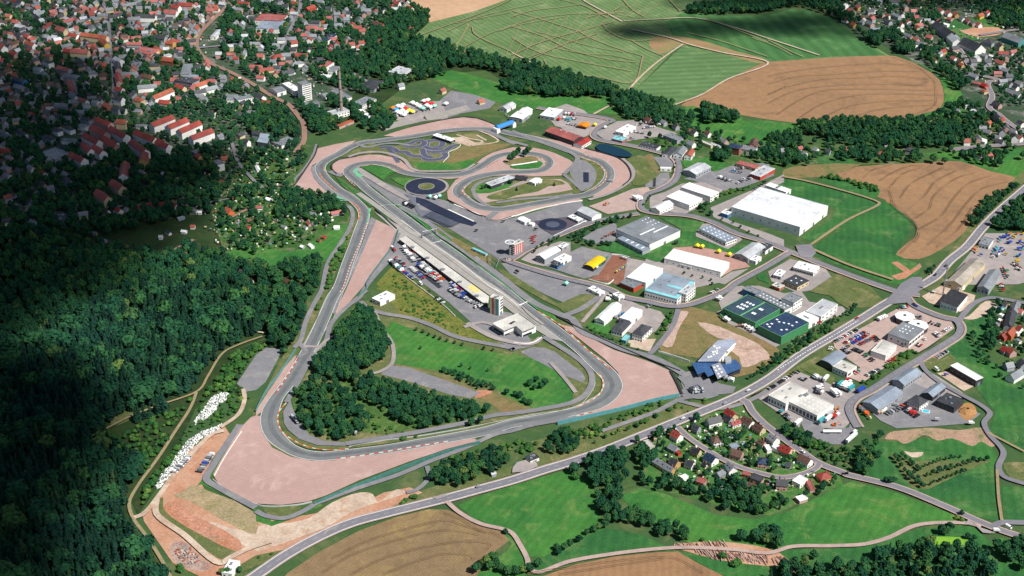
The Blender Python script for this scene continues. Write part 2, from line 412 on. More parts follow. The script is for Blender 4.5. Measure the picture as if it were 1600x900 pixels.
area('bare_earth_strip', 'X 245,790 250,770 300,700 330,680 350,665 360,680 330,720 315,755 330,790 400,815 480,805 560,790 600,770 640,762 660,770 600,798 520,835 440,860 400,868 380,880 350,900 320,905 270,880 225,815 222,800', DIRT, 0)
area('bare_sand', '13 0,600 200,570 330,540 480,440 650,380 730,390 760,440 880,360 940,380 800,430 600,500 450,590 300,650 100,720 0,745', SAND, 3)
area('bare_sand', '03 1300,560 1430,600 1600,650 1600,740 1500,700 1350,620', SAND, 2)
area('earth_bank', '03 980,430 1020,410 1020,470 1080,540 1300,650 1500,740 1420,800 1360,790 1150,640 1000,530', ROUGH, 2)
area('earth_bank', '03 1020,470 1080,430 1250,540 1500,680 1510,740 1480,750 1250,640 1080,540', REDDIRT, 2)
area('earth_bank', '03 1200,330 1300,370 1600,510 1600,640 1480,600 1300,500 1180,430 1080,400 1150,370', ground_mat('worn_grass', '7e7458', '8e7c62', '66683e', .03, .1, .8, .8), 2)
area('rubble_ground', '03 1060,740 1100,680 1170,700 1250,790 1330,840 1280,870 1150,850 1080,800', ground_mat('rubble', '9a8478', '7c6f6a', '8a5444', .06, .2, .8, .9), 2)
area('verge_grass', '03 1600,500 1350,370 1260,330 1230,340 1300,250 1450,60 1500,0 1560,-40 1530,20 1400,200 1300,300 | 13 0,480 100,560 300,500 400,450 420,460 300,520 100,590 0,560', MEADOW, 0)
area('verge_grass', '13 40,480 100,475 280,465 260,500 180,530 80,520', ROUGH, 2)
area('verge_grass', 'X 1063,640 1170,622 1200,600 1250,570 1280,555 1260,580 1200,610 1170,620 1140,632', ROUGH, 0, False)
area('grass_bank', 'X 1380,470 1360,480 1330,480 1290,455 1300,430 1330,430', ROUGH, 2)
area('left_car_park', '02 1480,600 1600,420 | 12 60,375 165,380 140,440 60,590 0,640 | 02 1540,650', ASPH2, 0)
area('dry_infield', 'X 1030,545 1060,480 1100,485 1150,500 1220,550 1200,570 1150,590 1100,562 1040,552', BANK, 2)
area('sandy_ground', 'K 300,-60 620,0 900,120 1250,280 1450,500 1300,540 1200,600 1000,640 950,480 820,380 880,260 600,180 420,60', ground_mat('pink_sand', '9a8478', 'a38c80', '87705f', .02, .1, .8, .7), 2)
area('sandy_ground', 'K -250,300 -120,-80 -60,-180 60,-240 160,-220 60,-60 -20,100 -100,320', ground_mat('pink_sand', '9a8478', 'a38c80', '87705f', .02, .1, .8, .7), 2)

# --- paved yards
yards = [
 ('paddock', 'X 604,395 612,385 626,378 700,425 765,482 800,490 835,540 805,548 768,528 745,512 700,472 640,428 612,413', ASPH2),
 ('skid_plateau', 'X 562,264 600,285 627,296 642,305 665,306 700,315 703,318 722,324 758,340 780,346 802,341 859,325 905,310 925,345 913,350 862,371 837,388 815,402 800,410 783,409 745,384 704,359 655,340 612,316 590,298 565,280', ASPH2),
 ('parking_lot', '12 780,540 840,485 960,500 1100,550 1300,620 1400,660 1340,692 1200,665 1000,600', ASPH2),
 ('parking_lot', '22 50,400 130,370 200,375 270,400 330,450 440,530 460,570 440,592 330,550 200,480 100,430', ASPH2),
 ('car_park', 'X 840,418 870,425 900,437 926,452 930,460 905,470 880,473 850,460 800,432 783,412 800,410', ASPH2),
 ('factory_yard', 'F 720,300 900,210 1130,105 1450,180 1480,200 1300,400 1150,440 900,360', ASPH2),
 ('factory_yard', 'F 1300,400 1450,190 1600,220 1700,300 1600,520 1400,480 1200,440', ground_mat('brown_yard', '6e4a3c', '77503f', '86665a', .04, .2, 1, .6)),
 ('factory_yard', 'F 1600,220 1800,260 1900,380 1700,480 1560,480', PALE),
 ('factory_yard', 'F 490,240 640,130 900,50 1010,60 1010,200 860,260 730,310 600,280', PALE),
 ('factory_yard', '21 440,590 520,540 650,490 660,560 640,610 520,625', ASPH2),
 ('factory_yard', '21 950,740 1010,650 1150,640 1400,690 1490,770 1380,790 1310,830', ground_mat('pink_yard', '927268', '9c7a70', None, .03, .2, 1, .5)),
 ('factory_yard', '21 850,690 950,735 1310,840 1370,800 1480,780 1330,880 1290,870 1150,900 900,840 820,760', PALE),
 ('factory_yard', '21 1140,500 1240,500 1400,560 1440,600 1350,660 1150,580', PALE),
 ('factory_yard', '21 1070,220 1400,130 1600,120 1640,200 1450,270 1330,295 1130,230', ASPH2),
 ('factory_yard', '21 1240,400 1500,290 1700,190 1700,240 1450,350 1370,400 1320,440 1360,480 1600,560 1700,600 1700,650 1450,540 1260,460', PALE),
 ('factory_yard', '21 860,330 960,300 1060,250 1200,240 1320,290 1230,370 1080,440 960,420 860,400', PALE),
 ('car_park', '21 880,80 990,85 1010,130 990,170 930,150', ASPH2),
 ('car_park', '21 850,190 980,180 990,240 950,280 830,270', ASPH2),
 ('car_park', '21 540,370 760,280 850,270 870,300 790,350 780,410 600,440 480,390', PINKP),
 ('car_park', 'Z'.replace('Z', 'M') + ' 0,160 200,150 350,190 380,210 240,290 150,330 0,270 -60,200', PALE),
 ('car_park', 'M 250,290 420,200 560,190 720,240 880,290 900,340 740,320 600,340 480,360 330,350', PALE),
 ('car_park', 'X 690,155 705,142 740,148 775,160 765,170 720,178 690,188 670,172', ASPH2),
 ('truck_yard', 'X 600,175 625,165 660,160 690,158 700,185 660,190 640,195 610,185', PALE),
 ('factory_yard', '30 -1400,700 -1260,650 -1150,690 -1080,760 -1170,830 -1330,790', PALE),
 ('factory_yard', 'Q 380,130 500,130 800,220 1000,190 1100,320 1500,380 1560,450 1250,560 1000,640 800,460', PALE),
 ('factory_yard', 'Q 20,330 110,240 220,140 300,130 420,180 300,260 60,420', PALE),
 ('factory_yard', 'Q 0,440 60,420 460,620 760,830 700,860 400,700 100,560', PALE),
 ('factory_yard', 'X 1200,425 1235,405 1290,420 1300,435 1280,452 1245,458 1205,440', PALE),
 ('factory_yard', '22 690,60 800,110 930,150 960,190 900,270 830,310 700,270 620,130', PALE),
 ('factory_yard', '22 720,330 900,320 860,400 740,370', SAND),
 ('car_yard', 'I 280,440 700,220 940,90 1060,50 1500,200 1540,290 1390,400 1170,550 1050,510 830,690 580,860 440,800 560,700 300,520', PINKP),
 ('car_yard', 'O 20,400 420,130 560,190 860,260 1000,300 1010,390 930,420 920,560 960,640 880,720 640,700 480,600 440,700 250,560 130,480', PALE),
 ('truck_yard', 'O 480,600 560,600 700,720 940,700 960,640 1000,660 1010,760 900,870 780,870 640,830 500,740 460,660', ASPH2),
 ('factory_yard', 'L 0,720 40,700 120,740 320,870 300,960 100,1000 -200,900 -250,800 -200,720', PALE),
 ('factory_yard', '32 600,740 700,700 900,590 1100,680 1330,790 1250,850 1000,870 800,880 700,830', ASPH2),
 ('factory_yard', 'L 120,720 210,700 430,810 330,860', SAND),
 ('car_park', 'L 40,590 140,530 215,560 130,615', PINKP),
 ('factory_yard', 'L 0,120 160,30 420,110 400,180 300,240 240,225 60,170', SAND),
 ('factory_yard', 'J 400,900 1000,150 1600,150 1700,160 1700,900 1500,950 400,960', PALE),
 ('factory_yard', '22 1040,540 1120,520 1300,600 1400,620 1380,660 1180,680 1080,670', ASPH2),
 ('access_pad', '33 480,70 | O 900,880', PALE),
 ('helipad', 'Q 1270,190 1340,160 1430,200 1380,240 1300,230', ASPH2),
]
for nm, s, m in yards:
    if nm != 'access_pad': area(nm, s, m, 0)
area('gravel_lot', 'L 320,290 370,270 500,155 560,165 580,190 500,260 400,300', SAND, 3)
area('sand_pile_ground', '32 1190,760 1240,720 1290,740 1300,800 1230,830', ground_mat('wood_chip', '8a6642', '946f4a', None, .1, .5, 2, .5), 3)
area('island_green', 'Q 480,20 520,-20 600,0 600,50 620,100 560,80 500,60', MEADOW2, 3)
area('roundel_green', 'I 830,690 880,640 980,600 | I 960,660 900,720', ROUGH, 2)
area('lawn', '21 920,460 1200,490 1150,560 1100,600 1060,560 1050,530', MEADOW2, 0)
area('lawn', '21 520,650 640,610 800,680 720,700 560,665', MEADOW2, 0)
area('lawn', '21 760,700 1060,560 1160,590 1350,660 1500,610 1540,700 1440,670 1400,690 1150,640 1010,650 950,735 900,740 840,720', MEADOW2, 0)
area('lawn', '22 490,220 520,200 600,230 620,290 540,280 460,245', MEADOW, 2)
area('lawn', 'I 1200,640 1270,580 1400,620 1500,560 1570,640 1470,730 1350,740 1240,700', ROUGH, 2)
area('lawn', '22 370,190 500,110 560,70 520,150 430,235', BANK, 0)
area('lawn', 'F 250,350 300,340 600,520 850,690 900,700 1120,600 1330,610 1100,770 940,790 880,740 700,650 400,480', ROUGH, 0)
area('lawn', 'F 1000,860 1170,760 1330,620 1150,900 1040,900', ROUGH, 0)
area('lawn', 'M 500,500 540,480 640,470 760,600 650,690 550,700 530,640 550,580', ROUGH, 2)
area('lawn', 'M 640,470 700,460 720,520 760,600 730,600 690,560', BANK, 2)
area('lawn', 'M 920,510 1200,470 1300,550 1180,600 1150,560 950,560', MEADOW, 0)
area('lawn', '32 200,500 400,360 480,430 300,470 420,560 400,610 300,560', ROUGH, 0)
area('lawn', 'Q 1100,200 1350,30 1600,130 1600,420 1450,340 1350,250', ROUGH, 0)

area('dark_mat', 'G 340,430 370,420 610,590 570,610', DARKP, 0)

# ================================================================== THE CIRCUIT
area('tarmac_runoff', 'A 230,510 250,500 245,560 300,660 420,780 560,900 480,900 400,860 330,800 255,720 200,650 175,590 180,540', ASPH2, 0)
gravels = [
 'A 245,350 330,330 430,305 520,290 640,268 600,300 560,335 470,380 380,430 290,490 240,500 180,530 172,580 200,655 255,725 330,800 400,862 330,850 140,825 0,775 0,715 60,650 140,540 210,440',
 'A 395,520 460,470 560,450 650,435 780,415 900,420 1010,440 1110,480 1180,540 1265,590 1190,600 1090,570 1010,530 930,510 800,500 700,515 620,545 560,580 520,612 450,615 400,575',
 'X 599,213 617,207 640,200 670,192 700,187 724,184 745,186 763,192 774,197 768,203 745,203 722,203 700,204 670,207 640,212 618,214',
 'c 150,205 400,255 660,310 760,355 900,390 1060,435 1130,470 1200,540 1235,620 1220,680 1150,740 1050,790 940,840 840,860 870,820 950,760 1020,690 1040,610 1010,550 940,500 850,465 740,435 600,375 480,340 350,295 230,250',
 'B 690,510 760,450 860,395 960,365 1070,340 1200,335 1300,345 1400,365 1500,395 1600,440 | c 600,470 635,500 620,530 560,590 510,635 300,640 0,642 | D 900,235 700,230 400,240 250,300 180,360 170,400 250,500 450,560 550,570 900,530 1300,450 1410,490 1250,515 1060,555 900,590 680,660 520,700 430,690 390,662 300,630 150,560 0,490 -10,400 40,330 80,280 120,260 0,270 -60,265 -300,235 0,215 200,190 400,90',
 'X 588,344 620,360 622,365 607,400 575,440 540,480 527,495 524,488 540,455 560,410 575,375 585,350',
 '12 245,425 255,430 215,510 140,650 60,760 0,805 0,770 80,650 180,500',
 'X 400,650 413,652 416,665 430,685 450,704 475,715 510,719 560,713 620,704 700,690 742,686 746,690 700,702 640,722 560,752 510,775 480,785 440,790 400,788 365,775 340,755 333,742 345,720 375,670 392,653',
 'X 875,508 895,512 925,530 960,548 1020,568 1050,582 1065,620 1040,624 1000,633 950,645 900,652 940,636 962,622 972,600 965,582 945,562 905,530',
]
for s in gravels: area('gravel_trap', s, GRAVEL, 0)
area('access_strip', 'D 390,660 480,600 560,595 440,695', ASPH2, 0)
area('tarmac_runoff', 'X 580,340 588,344 585,352 572,382 556,420 538,455 522,492 518,488 535,452 552,415 570,372 576,350', ASPH2, 0)
# infield islands
area('infield_grass', 'D 165,395 185,355 260,300 420,250 700,243 1100,245 1190,250 1290,300 1340,370 1400,400 1250,440 1040,470 700,545 450,545 300,495 210,440', ROUGH, 2)
area('infield_grass', 'c 560,640 620,600 690,500 760,440 870,500 950,570 960,640 900,720 820,790 720,800 600,700', ROUGH, 0)
area('infield_paving', 'c 660,480 700,470 780,490 860,560 880,640 850,720 800,770 720,770 650,680 600,600 640,540', ASPH2, 2)
area('dark_patch', 'c 740,600 800,600 800,705 742,705', SKID, 0)
area('dark_patch', 'c 1475,660 1500,660 1495,750 1465,750', DARKP, 0)
area('service_yard', 'D 290,420 430,420 640,360 860,270 1000,275 1170,270 1250,310 1300,380 1200,400 940,440 720,460 480,500 380,520 320,480', PINKP, 0)
area('infield_meadow', 'D 290,350 400,310 680,300 640,350 560,380 400,415 290,415', MEADOW, 2)
area('infield_meadow', 'D 400,460 450,430 640,370 880,290 1000,275 1180,290 1220,325 1050,345 940,400 720,440 600,480 450,485', ROUGH, 2)
area('infield_grass', 'B 1055,555 1040,535 1150,520 1320,490 1350,480 1390,510 1385,545 1300,560 1150,568', MEADOW, 2)
area('dry_infield', 'B 980,500 1060,470 1150,450 1280,430 1340,460 1330,488 1150,515 1040,525', BANK, 2)
area('infield_grass', 'A 420,640 460,650 740,850 900,960 820,960 640,860 500,740', ROUGH, 0)
area('infield_meadow', 'A 690,545 750,525 850,530 940,535 1010,565 1080,595 1000,610 920,680 880,650', MEADOW, 0)
area('infield_meadow', 'A 900,640 1080,600 970,640 930,680', MEADOW, 0)
area('infield_meadow', 'A 1000,660 1100,650 1250,670 1180,710 1150,745 1090,720', MEADOW, 0)
area('infield_meadow', 'A 470,440 560,400 700,330 830,290 900,330 1000,370 1190,470 1260,560 1110,465 900,400 700,410 560,440', ROUGH, 0)
area('infield_meadow', 'A 1190,470 | S 50,760 200,700 420,690 | B 380,205 500,180 700,170 850,230 920,270 1100,305 1000,350 860,390 760,440 680,510 600,560 450,590 200,600 90,590 20,530', ROUGH, 0)
area('infield_meadow', 'B 20,490 150,500 380,500 640,440 680,460 660,520 580,560 300,575 100,560', MEADOW, 2)
area('dry_infield', 'B 440,390 560,320 760,310 1050,310 900,360 760,420 640,460 480,500 380,500 420,440', BANK, 2)
area('dirt_course', 'B 420,240 560,230 680,290 800,290 720,310 620,330 500,290 430,280', SAND, 0)
area('infield_grass', 'F 0,250 400,540 620,720 850,830 | H 1350,600 1280,560 1000,350 830,230 560,20 | E 1100,650 640,320 430,170 300,80 350,110 660,270 740,330 1000,480', MEADOW, 0)
area('dry_infield', 'E 760,330 980,470 1300,640 1380,700 1380,770 1250,720 980,530 960,480 800,400', BANK, 0)
area('infield_grass', '11 500,210 620,290 740,385 720,400 640,340 520,240', MEADOW2, 0)
area('infield_grass', '11 780,410 890,530 880,535 740,400', MEADOW2, 0)
area('infield_grass', '22 500,530 540,545 560,600 540,650 480,700 400,745 360,745 440,695 500,640 520,590', ROUGH, 0)
area('infield_grass', '22 150,795 300,765 300,785 0,850 | 12 1400,900 | 13 600,105 600,88 | 12 1200,910 1500,840 | 22 0,820', ROUGH, 0)
area('verge_grass', '13 60,0 120,80 220,140 330,165 470,172 500,182 350,185 220,160 100,100 40,0', ROUGH, 0, False)
area('hairpin_island', '13 190,0 260,50 380,90 560,95 600,105 480,120 330,110 220,70 150,0', ROUGH, 0)
area('service_yard', '12 215,700 230,760 270,840 310,890 | 13 330,20 420,60 560,70 560,92 380,86 270,48 200,-10 | 12 175,850 170,780', ASPH2, 0)
area('wall_apron', 'X 585,332 640,362 700,398 770,448 838,502 880,535 860,530 830,512 795,485 778,472 636,370 622,378 608,398 618,362', CONC, 0)

centre = ('X 433,622 424,640 420.5,657 425,675 435,688 450,700 472,710 500,714 525,712.5 555,709 600,703.5 650,695 700,686 762,674 800,663 850,654.5 '
 '900,643 930,632.5 947,622 956,611 958,601 953,590 942,578 912,552 882,527 850,503 822,483 785,453 740,419.5 700,391 650,355.5 605,321 575,298 '
 'A 700,725 600,640 560,600 585,560 660,520 750,505 850,503 930,515 1010,535 1080,570 1150,600 1250,620 1400,632 1550,632 '
 'B 500,627 600,605 700,565 800,500 880,450 960,420 1050,405 1250,405 1350,420 1420,450 1450,490 1430,540 1380,575 1300,590 1150,597 1000,600 850,618 '
 '720,645 620,680 530,740 500,790 520,840 D 150,450 220,510 320,560 420,580 550,585 700,565 900,530 1100,495 1300,460 1420,440 '
 'c 800,825 900,770 980,700 1015,640 1010,580 970,530 900,480 820,455 700,415 600,375 450,320 300,270 150,230 0,200 '
 'B 900,160 800,150 600,150 450,160 300,180 150,205 0,230 A 1000,255 850,275 750,285 650,310 560,350 480,400 380,450 300,500 270,550 280,600 310,650 370,710 450,780 '
 '11 580,330 640,380 672,425 673,475 650,540 615,640 570,760 520,900 12 480,60 420,200 350,350 270,490 200,600')
toks, segs, cur = centre.split(), [], None
for t in toks:
    if ',' not in t: cur = [t]; segs.append(cur)
    else: cur.append(t)
cpts = z(' | '.join(' '.join(s) for s in segs))
wid_ctrl = []
for (x, y) in cpts:
    w = 12.5
    if 925 < x < 970 and 575 < y < 640: w = 17
    if 415 < x < 440 and 625 < y < 690: w = 15
    if 545 < x < 560 and 262 < y < 285: w = 15
    wid_ctrl.append(w)
cw = smooth([(P(a, b).x, P(a, b).y, w) for (a, b), w in zip(cpts, wid_ctrl)], True, 5)
WT = [p[2] for p in cw]; CW = [(p[0], p[1]) for p in cw]
zz = nextz()
V, F = strip_geo(CW, [w + 1 for w in WT], zz, 0, True)
o = mesh_obj('race_track', V, F, ASPH); tag(o, kind='structure')
for i in range(len(CW)):
    a, b = np.array(CW[i - 1]), np.array(CW[i]); d = b - a; l = np.linalg.norm(d) or 1; nn = np.array((-d[1], d[0])) / l * 9.5
    paint_mask([PX(p[0], p[1], 0) for p in (a + nn, b + nn, b - nn, a - nn)])
zz = nextz()
V, F = strip_geo(CW, 4.5, zz, 1.0, True)
tag(mesh_obj('racing_line', V, F, ground_mat('asphalt_racing_line', '54585b', '5d6062', '4e5255', .02, .1, 1, .4)), kind='structure')
zz = nextz()
VV, FF = [], []
for sgn in (-1, 1):
    V, F = [], []
    n = len(CW)
    wp = [np.array(p) for p in CW]
    offs = [sgn * w / 2 for w in WT]
    for i in range(n):
        a, b, c2 = wp[i - 1], wp[i], wp[(i + 1) % n]
        d = c2 - a; d /= (np.linalg.norm(d) or 1); q = np.array((-d[1], d[0]))
        V.append((*(b + q * (offs[i] - .15)), zz)); V.append((*(b + q * (offs[i] + .15)), zz))
    for i in range(n):
        j = (i + 1) % n; F.append((2 * i, 2 * j, 2 * j + 1, 2 * i + 1))
    k = len(VV); VV += V; FF += [tuple(a + k for a in f) for f in F]
tag(mesh_obj('track_edge_line', VV, FF, WHITE), kind='structure')

KW = plain('kerb_white', 'b0aca2', .8)
def kerb(s, wid=1.5, cols=(RED, WHITE), step=3.2, smooth_n=8, nm='kerb'):
    wp = smooth([(P(a, b).x, P(a, b).y) for a, b in z(s)], False, smooth_n)
    zz = nextz() + .03
    # resample
    L = [0]
    for i in range(1, len(wp)): L.append(L[-1] + np.linalg.norm(wp[i] - wp[i - 1]))
    n = max(2, int(L[-1] / step))
    xs = np.interp(np.linspace(0, L[-1], n + 1), L, [p[0] for p in wp]); ys = np.interp(np.linspace(0, L[-1], n + 1), L, [p[1] for p in wp])
    V, F = strip_geo(list(zip(xs, ys)), wid * .72, zz); cols = [KW if c_ is WHITE else c_ for c_ in cols]
    o = mesh_obj(nm, V, F, list(cols), mi=[i % len(cols) for i in range(len(F))])
    tag(o, kind='structure')
OR = (ORANGE, ORANGE, WHITE)
kerb('11 700,490 660,600 590,760 545,900 | 12 525,30', 1.6)
kerb('12 265,440 230,500 180,580 120,670', 1.8, (RED, RED, WHITE))
kerb('12 210,700 150,770 135,820 150,880 | 13 170,10 260,70 370,108 480,118 580,108', 1.6, (ORANGE, RED, WHITE))
kerb('13 500,172 620,158 800,130 1000,95 1200,63', 2.0, (RED, WHITE), 4)
kerb('22 0,890 160,862 300,835 420,800 500,780', 1.8, (RED, WHITE), 4)
kerb('22 160,148 300,235 450,370 560,465 620,515', 1.8, (ORANGE, RED, WHITE), 4)
kerb('22 535,535 562,565 570,610 550,665 500,705 400,752', 1.6, (ORANGE, WHITE), 4)
kerb('A 262,610 300,670 380,745 450,800', 1.8, (ORANGE, ORANGE, RED))
kerb('11 590,365 635,395 650,430 640,480', 2.0, (ORANGE, ORANGE, RED))
kerb('A 310,550 312,575 330,600', 1.2, OR)
kerb('A 520,635 570,690 640,750', 1.2, (RED, WHITE))
kerb('A 700,540 800,522 930,530 1010,560 1090,592', 1.3, OR)
kerb('A 1010,512 1080,540 1150,580', 1.3, (RED, ORANGE))
kerb('B 800,550 860,510 920,480', 1.3, (RED, ORANGE))
kerb('B 1340,440 1395,470 1410,510 1380,548', 1.4, OR)
kerb('B 610,735 550,790 560,820 620,870', 1.4, (RED, ORANGE, WHITE))
kerb('c 690,425 850,490 950,560 985,640 940,720 830,790', 1.5, OR)
kerb('c 740,412 850,452', 1.4, (ORANGE, WHITE))

# skid circles, painted run-offs, karting loops
def disc(nm, s, rad, m, inner=0, sq=1.0):
    (a, b), = z(s); c_ = P(a, b); zz = nextz(); n = 48
    V = [(c_.x + rad * math.cos(2 * math.pi * i / n), c_.y + rad * sq * math.sin(2 * math.pi * i / n), zz) for i in range(n)]
    if inner:
        V += [(c_.x + inner * math.cos(2 * math.pi * i / n), c_.y + inner * sq * math.sin(2 * math.pi * i / n), zz) for i in range(n)]
        F = [(i, (i + 1) % n, n + (i + 1) % n, n + i) for i in range(n)]
    else: F = [tuple(range(n))]
    o = mesh_obj(nm, V, F, m); tag(o, kind='structure')
    paint_mask([PX(v[0], v[1]) for v in V[:n]])
disc('skid_circle_apron', 'A 1378,750', 26.6, PALE)
disc('skid_circle', 'A 1368,748', 24.2, SKID)
disc('skid_circle_island', 'A 1375,748', 9, ROUGH)
disc('skid_circle_ring', 'A 1375,748', 9.8, PALE, 9.0)
area('dark_pavement', 'D 900,710 1240,665 1430,720 1250,780 1100,860 980,790', ground_mat('dark_pavement_stone', '4e4850', '46424a', None, .03, .2, 1, .4), 0)
disc('skid_circle', 'D 1090,745', 16.2, SKID)
disc('skid_circle_island', 'D 1090,745', 7.8, ground_mat('skid_centre', '3c4252', '464c5c', None, .05, .3, 1, .4))
area('low_friction_surface', 'E 600,60 700,85 1000,230 1240,330 1190,360 1070,330 780,210 600,110', SKID, 0)
area('low_friction_surface', 'E 650,270 760,210 1060,330 980,370 900,370 740,290', ground_mat('slate_asphalt', '424652', '3a3f4e', '50535c', .03, .2, 1, .4), 0)
area('low_friction_surface', 'E 690,250 980,370 930,378 690,268', DARKP, 0)
area('low_friction_surface', 'E 480,30 600,60 600,110 640,190 760,210 650,270 600,200 560,120 520,90 520,60', ground_mat('slate_asphalt2', '5c5f68', '555964', '66676c', .03, .2, 1, .4), 0)
area('painted_runoff', 'A 615,575 665,550 690,575 655,595 720,640 680,660 640,635', GREENP, 0)
area('painted_runoff', 'A 430,840 520,880 530,900 470,900', GREENP, 0)
area('painted_runoff', 'E 100,180 135,180 130,200 118,225 95,330 85,340 108,220', GREENP, 0)
area('service_lane', 'A 650,550 700,560 1080,800 1200,880 1180,900 1100,860 950,780 720,640 660,590', PALE, 0)
kart = [
 'S -40,745 60,740 110,760 150,790 230,790 270,820 330,835 400,835 440,870 540,870 620,850 640,820 600,790 540,785 480,790 460,760 500,745 580,740 610,700 590,670 520,670 460,680 440,720 450,745 400,770',
 'S 205,715 260,735 330,735 400,720 420,690 380,670 320,680 280,700 230,710',
 'S 400,770 470,790 560,790 640,775 700,735 760,720',
 'S 400,770 430,830 500,850',
 'S 420,735 500,760 600,760',
]
for s in kart: ribbon('karting_verge', s, 9, PALE, 6); ribbon('karting_course', s, 7.4, BLUEG, 6)
ribbon('karting_course', 'S 150,900 50,745', 5, BLUEG, 4)

# concrete link roads inside the circuit
link = [
 ('A 640,300 760,340 900,310 1050,300 1200,320', 5, ASPH2), ('A 560,440 700,400 860,390 1000,410 1140,470 1220,560 1300,590', 5, PALE),
 ('A 1300,590 1450,592 1600,590', 4, PALE), ('B 100,590 350,590 560,580 680,515', 4, PALE),
 ('B 700,160 850,220 920,280 650,325', 3, SAND), ('B 490,210 620,250 760,280 640,320', 3, SAND), ('B 700,215 800,270', 3, SAND),
 ('B 1100,310 950,240 800,170 600,160 300,190', 7, ASPH2), ('B 1250,330 1000,260 820,180', 6, ASPH2),
 ('A 370,590 450,625 500,640', 8, ASPH2), ('c 0,170 200,250 450,330 600,390 680,450 640,530 540,620', 6, ASPH2),
 ('c 540,625 620,690 700,760 740,800', 5, ASPH2), ('D 440,560 330,500 270,420 270,360 360,300 560,255 700,245', 5, ASPH2),
 ('D 500,520 800,480 1040,465 1300,430', 5, ASPH2), ('D 640,360 860,275 960,262', 4, PALE),
 ('B 1330,490 1180,515 1060,530', 3, WHITE), ('D 60,535 380,665', 1.5, WHITE), ('D 400,690 520,705 700,655', 2, WHITE), ('D 0,590 270,715', 1.5, WHITE),
 ('E 0,20 200,160 430,330 530,410 700,510 1000,720 1240,900 | H 330,20 640,250 860,430 1060,590', 7, CONC),
 ('E 430,170 760,360 820,440 1000,560 1250,740 1450,880', 4, ASPH2),
 ('E 700,300 880,420 980,500', 3, ASPH2),
 ('F 0,220 250,400 640,700 860,800 960,840 1020,860 | 22 440,280 560,330 700,390 880,440 1000,500 1100,560', 8, ASPH2),
 ('F 940,830 1100,770 1300,640 1400,560', 7, ASPH2), ('F 1130,900 1400,590', 4, PALE),
 ('X 620,395 575,445 560,468 545,478', 5, ASPH2), ('11 890,560 830,700 740,820 690,890', 6, ASPH2),
 ('12 690,20 620,80 540,150 470,230 430,350 350,440 260,600 190,720', 5, ASPH2),
 ('12 650,90 700,130 800,165 950,190 1100,240 1250,310 1600,385 | 22 0,390 60,370', 6, ASPH2),
 ('12 740,150 790,260 850,350 860,440 840,490 770,530 700,545', 4, PALE),
 ('H -100,560 0,620 300,780 600,860 800,890 950,870 1050,790', 6, PALE), ('12 1300,250 1420,220 1600,290', 5, PALE),
 ('22 200,310 440,470 500,560 470,660 380,720 200,760 0,790 | 12 1500,800 1300,850 1050,900 | 13 560,80', 6, ASPH2),
 ('22 240,470 330,570 400,660', 4, PALE),
 ('11 540,380 585,400 605,440 590,520 520,640 450,750 420,880 | 12 410,20 360,110 310,220 275,340 240,380', 5, ASPH2),
 ('X 468,538 478,552 465,560', 5, ASPH2), ('12 300,370 405,375', 4, PALE), ('12 370,410 430,340 500,300', 3, PALE),
 ('R 430,440 0,0', .1, PALE),
 ('13 370,455 600,370 900,270 1100,185 1300,110 1500,20 1600,0 | 22 100,870 400,815', 5, ASPH2),
 ('13 0,500 60,530 180,545 300,500 380,450', 5, ASPH2), ('03 1500,-40 1420,80 1330,220 1290,300 1360,350 1600,480', 6, ASPH2),
 ('13 1070,220 1080,290 1000,370 940,385', 4, ASPH2),
 ('A 0,680 100,570 190,430 230,310', 3, ASPH2), ('c 1150,460 1250,560 1255,650 1170,740 1000,830 800,890', 5, PALE),
 ('22 1050,560 1100,620 1070,670 1200,690 1280,670', 6, ASPH2), ('X 1060,628 1120,640 1170,628 1230,590', 5, ASPH2),
 ('22 560,900 900,780 1060,700 1200,680', 5, ASPH2),
]
for s, w, m in link:
    if w > .5: ribbon('service_road', s, w, m)
# grid marks, pit exit dashes and lines on the straight
ribbon('pit_exit_line', '22 290,300 400,390 500,500', .4, KWL, 5, dash=(2.5, 5))
for s in ('E 780,540 870,518', 'F 470,722 560,690', '11 1040,555 1130,535', '22 50,115 95,92'):
    ribbon('painted_line', s, .9, WHITE, 0)
ribbon('painted_line', 'E 360,120 640,320 870,520 1100,680 1420,890 | H 540,10 820,210 1000,350', .45, GREENP, 5)
for k in range(22):
    a = 620 + k * 9.2; b = 335 + k * 6.55
    ribbon('grid_mark', [(a, b), (a + 1.0, b + .7)], .3, WHITE, 0, block=False)

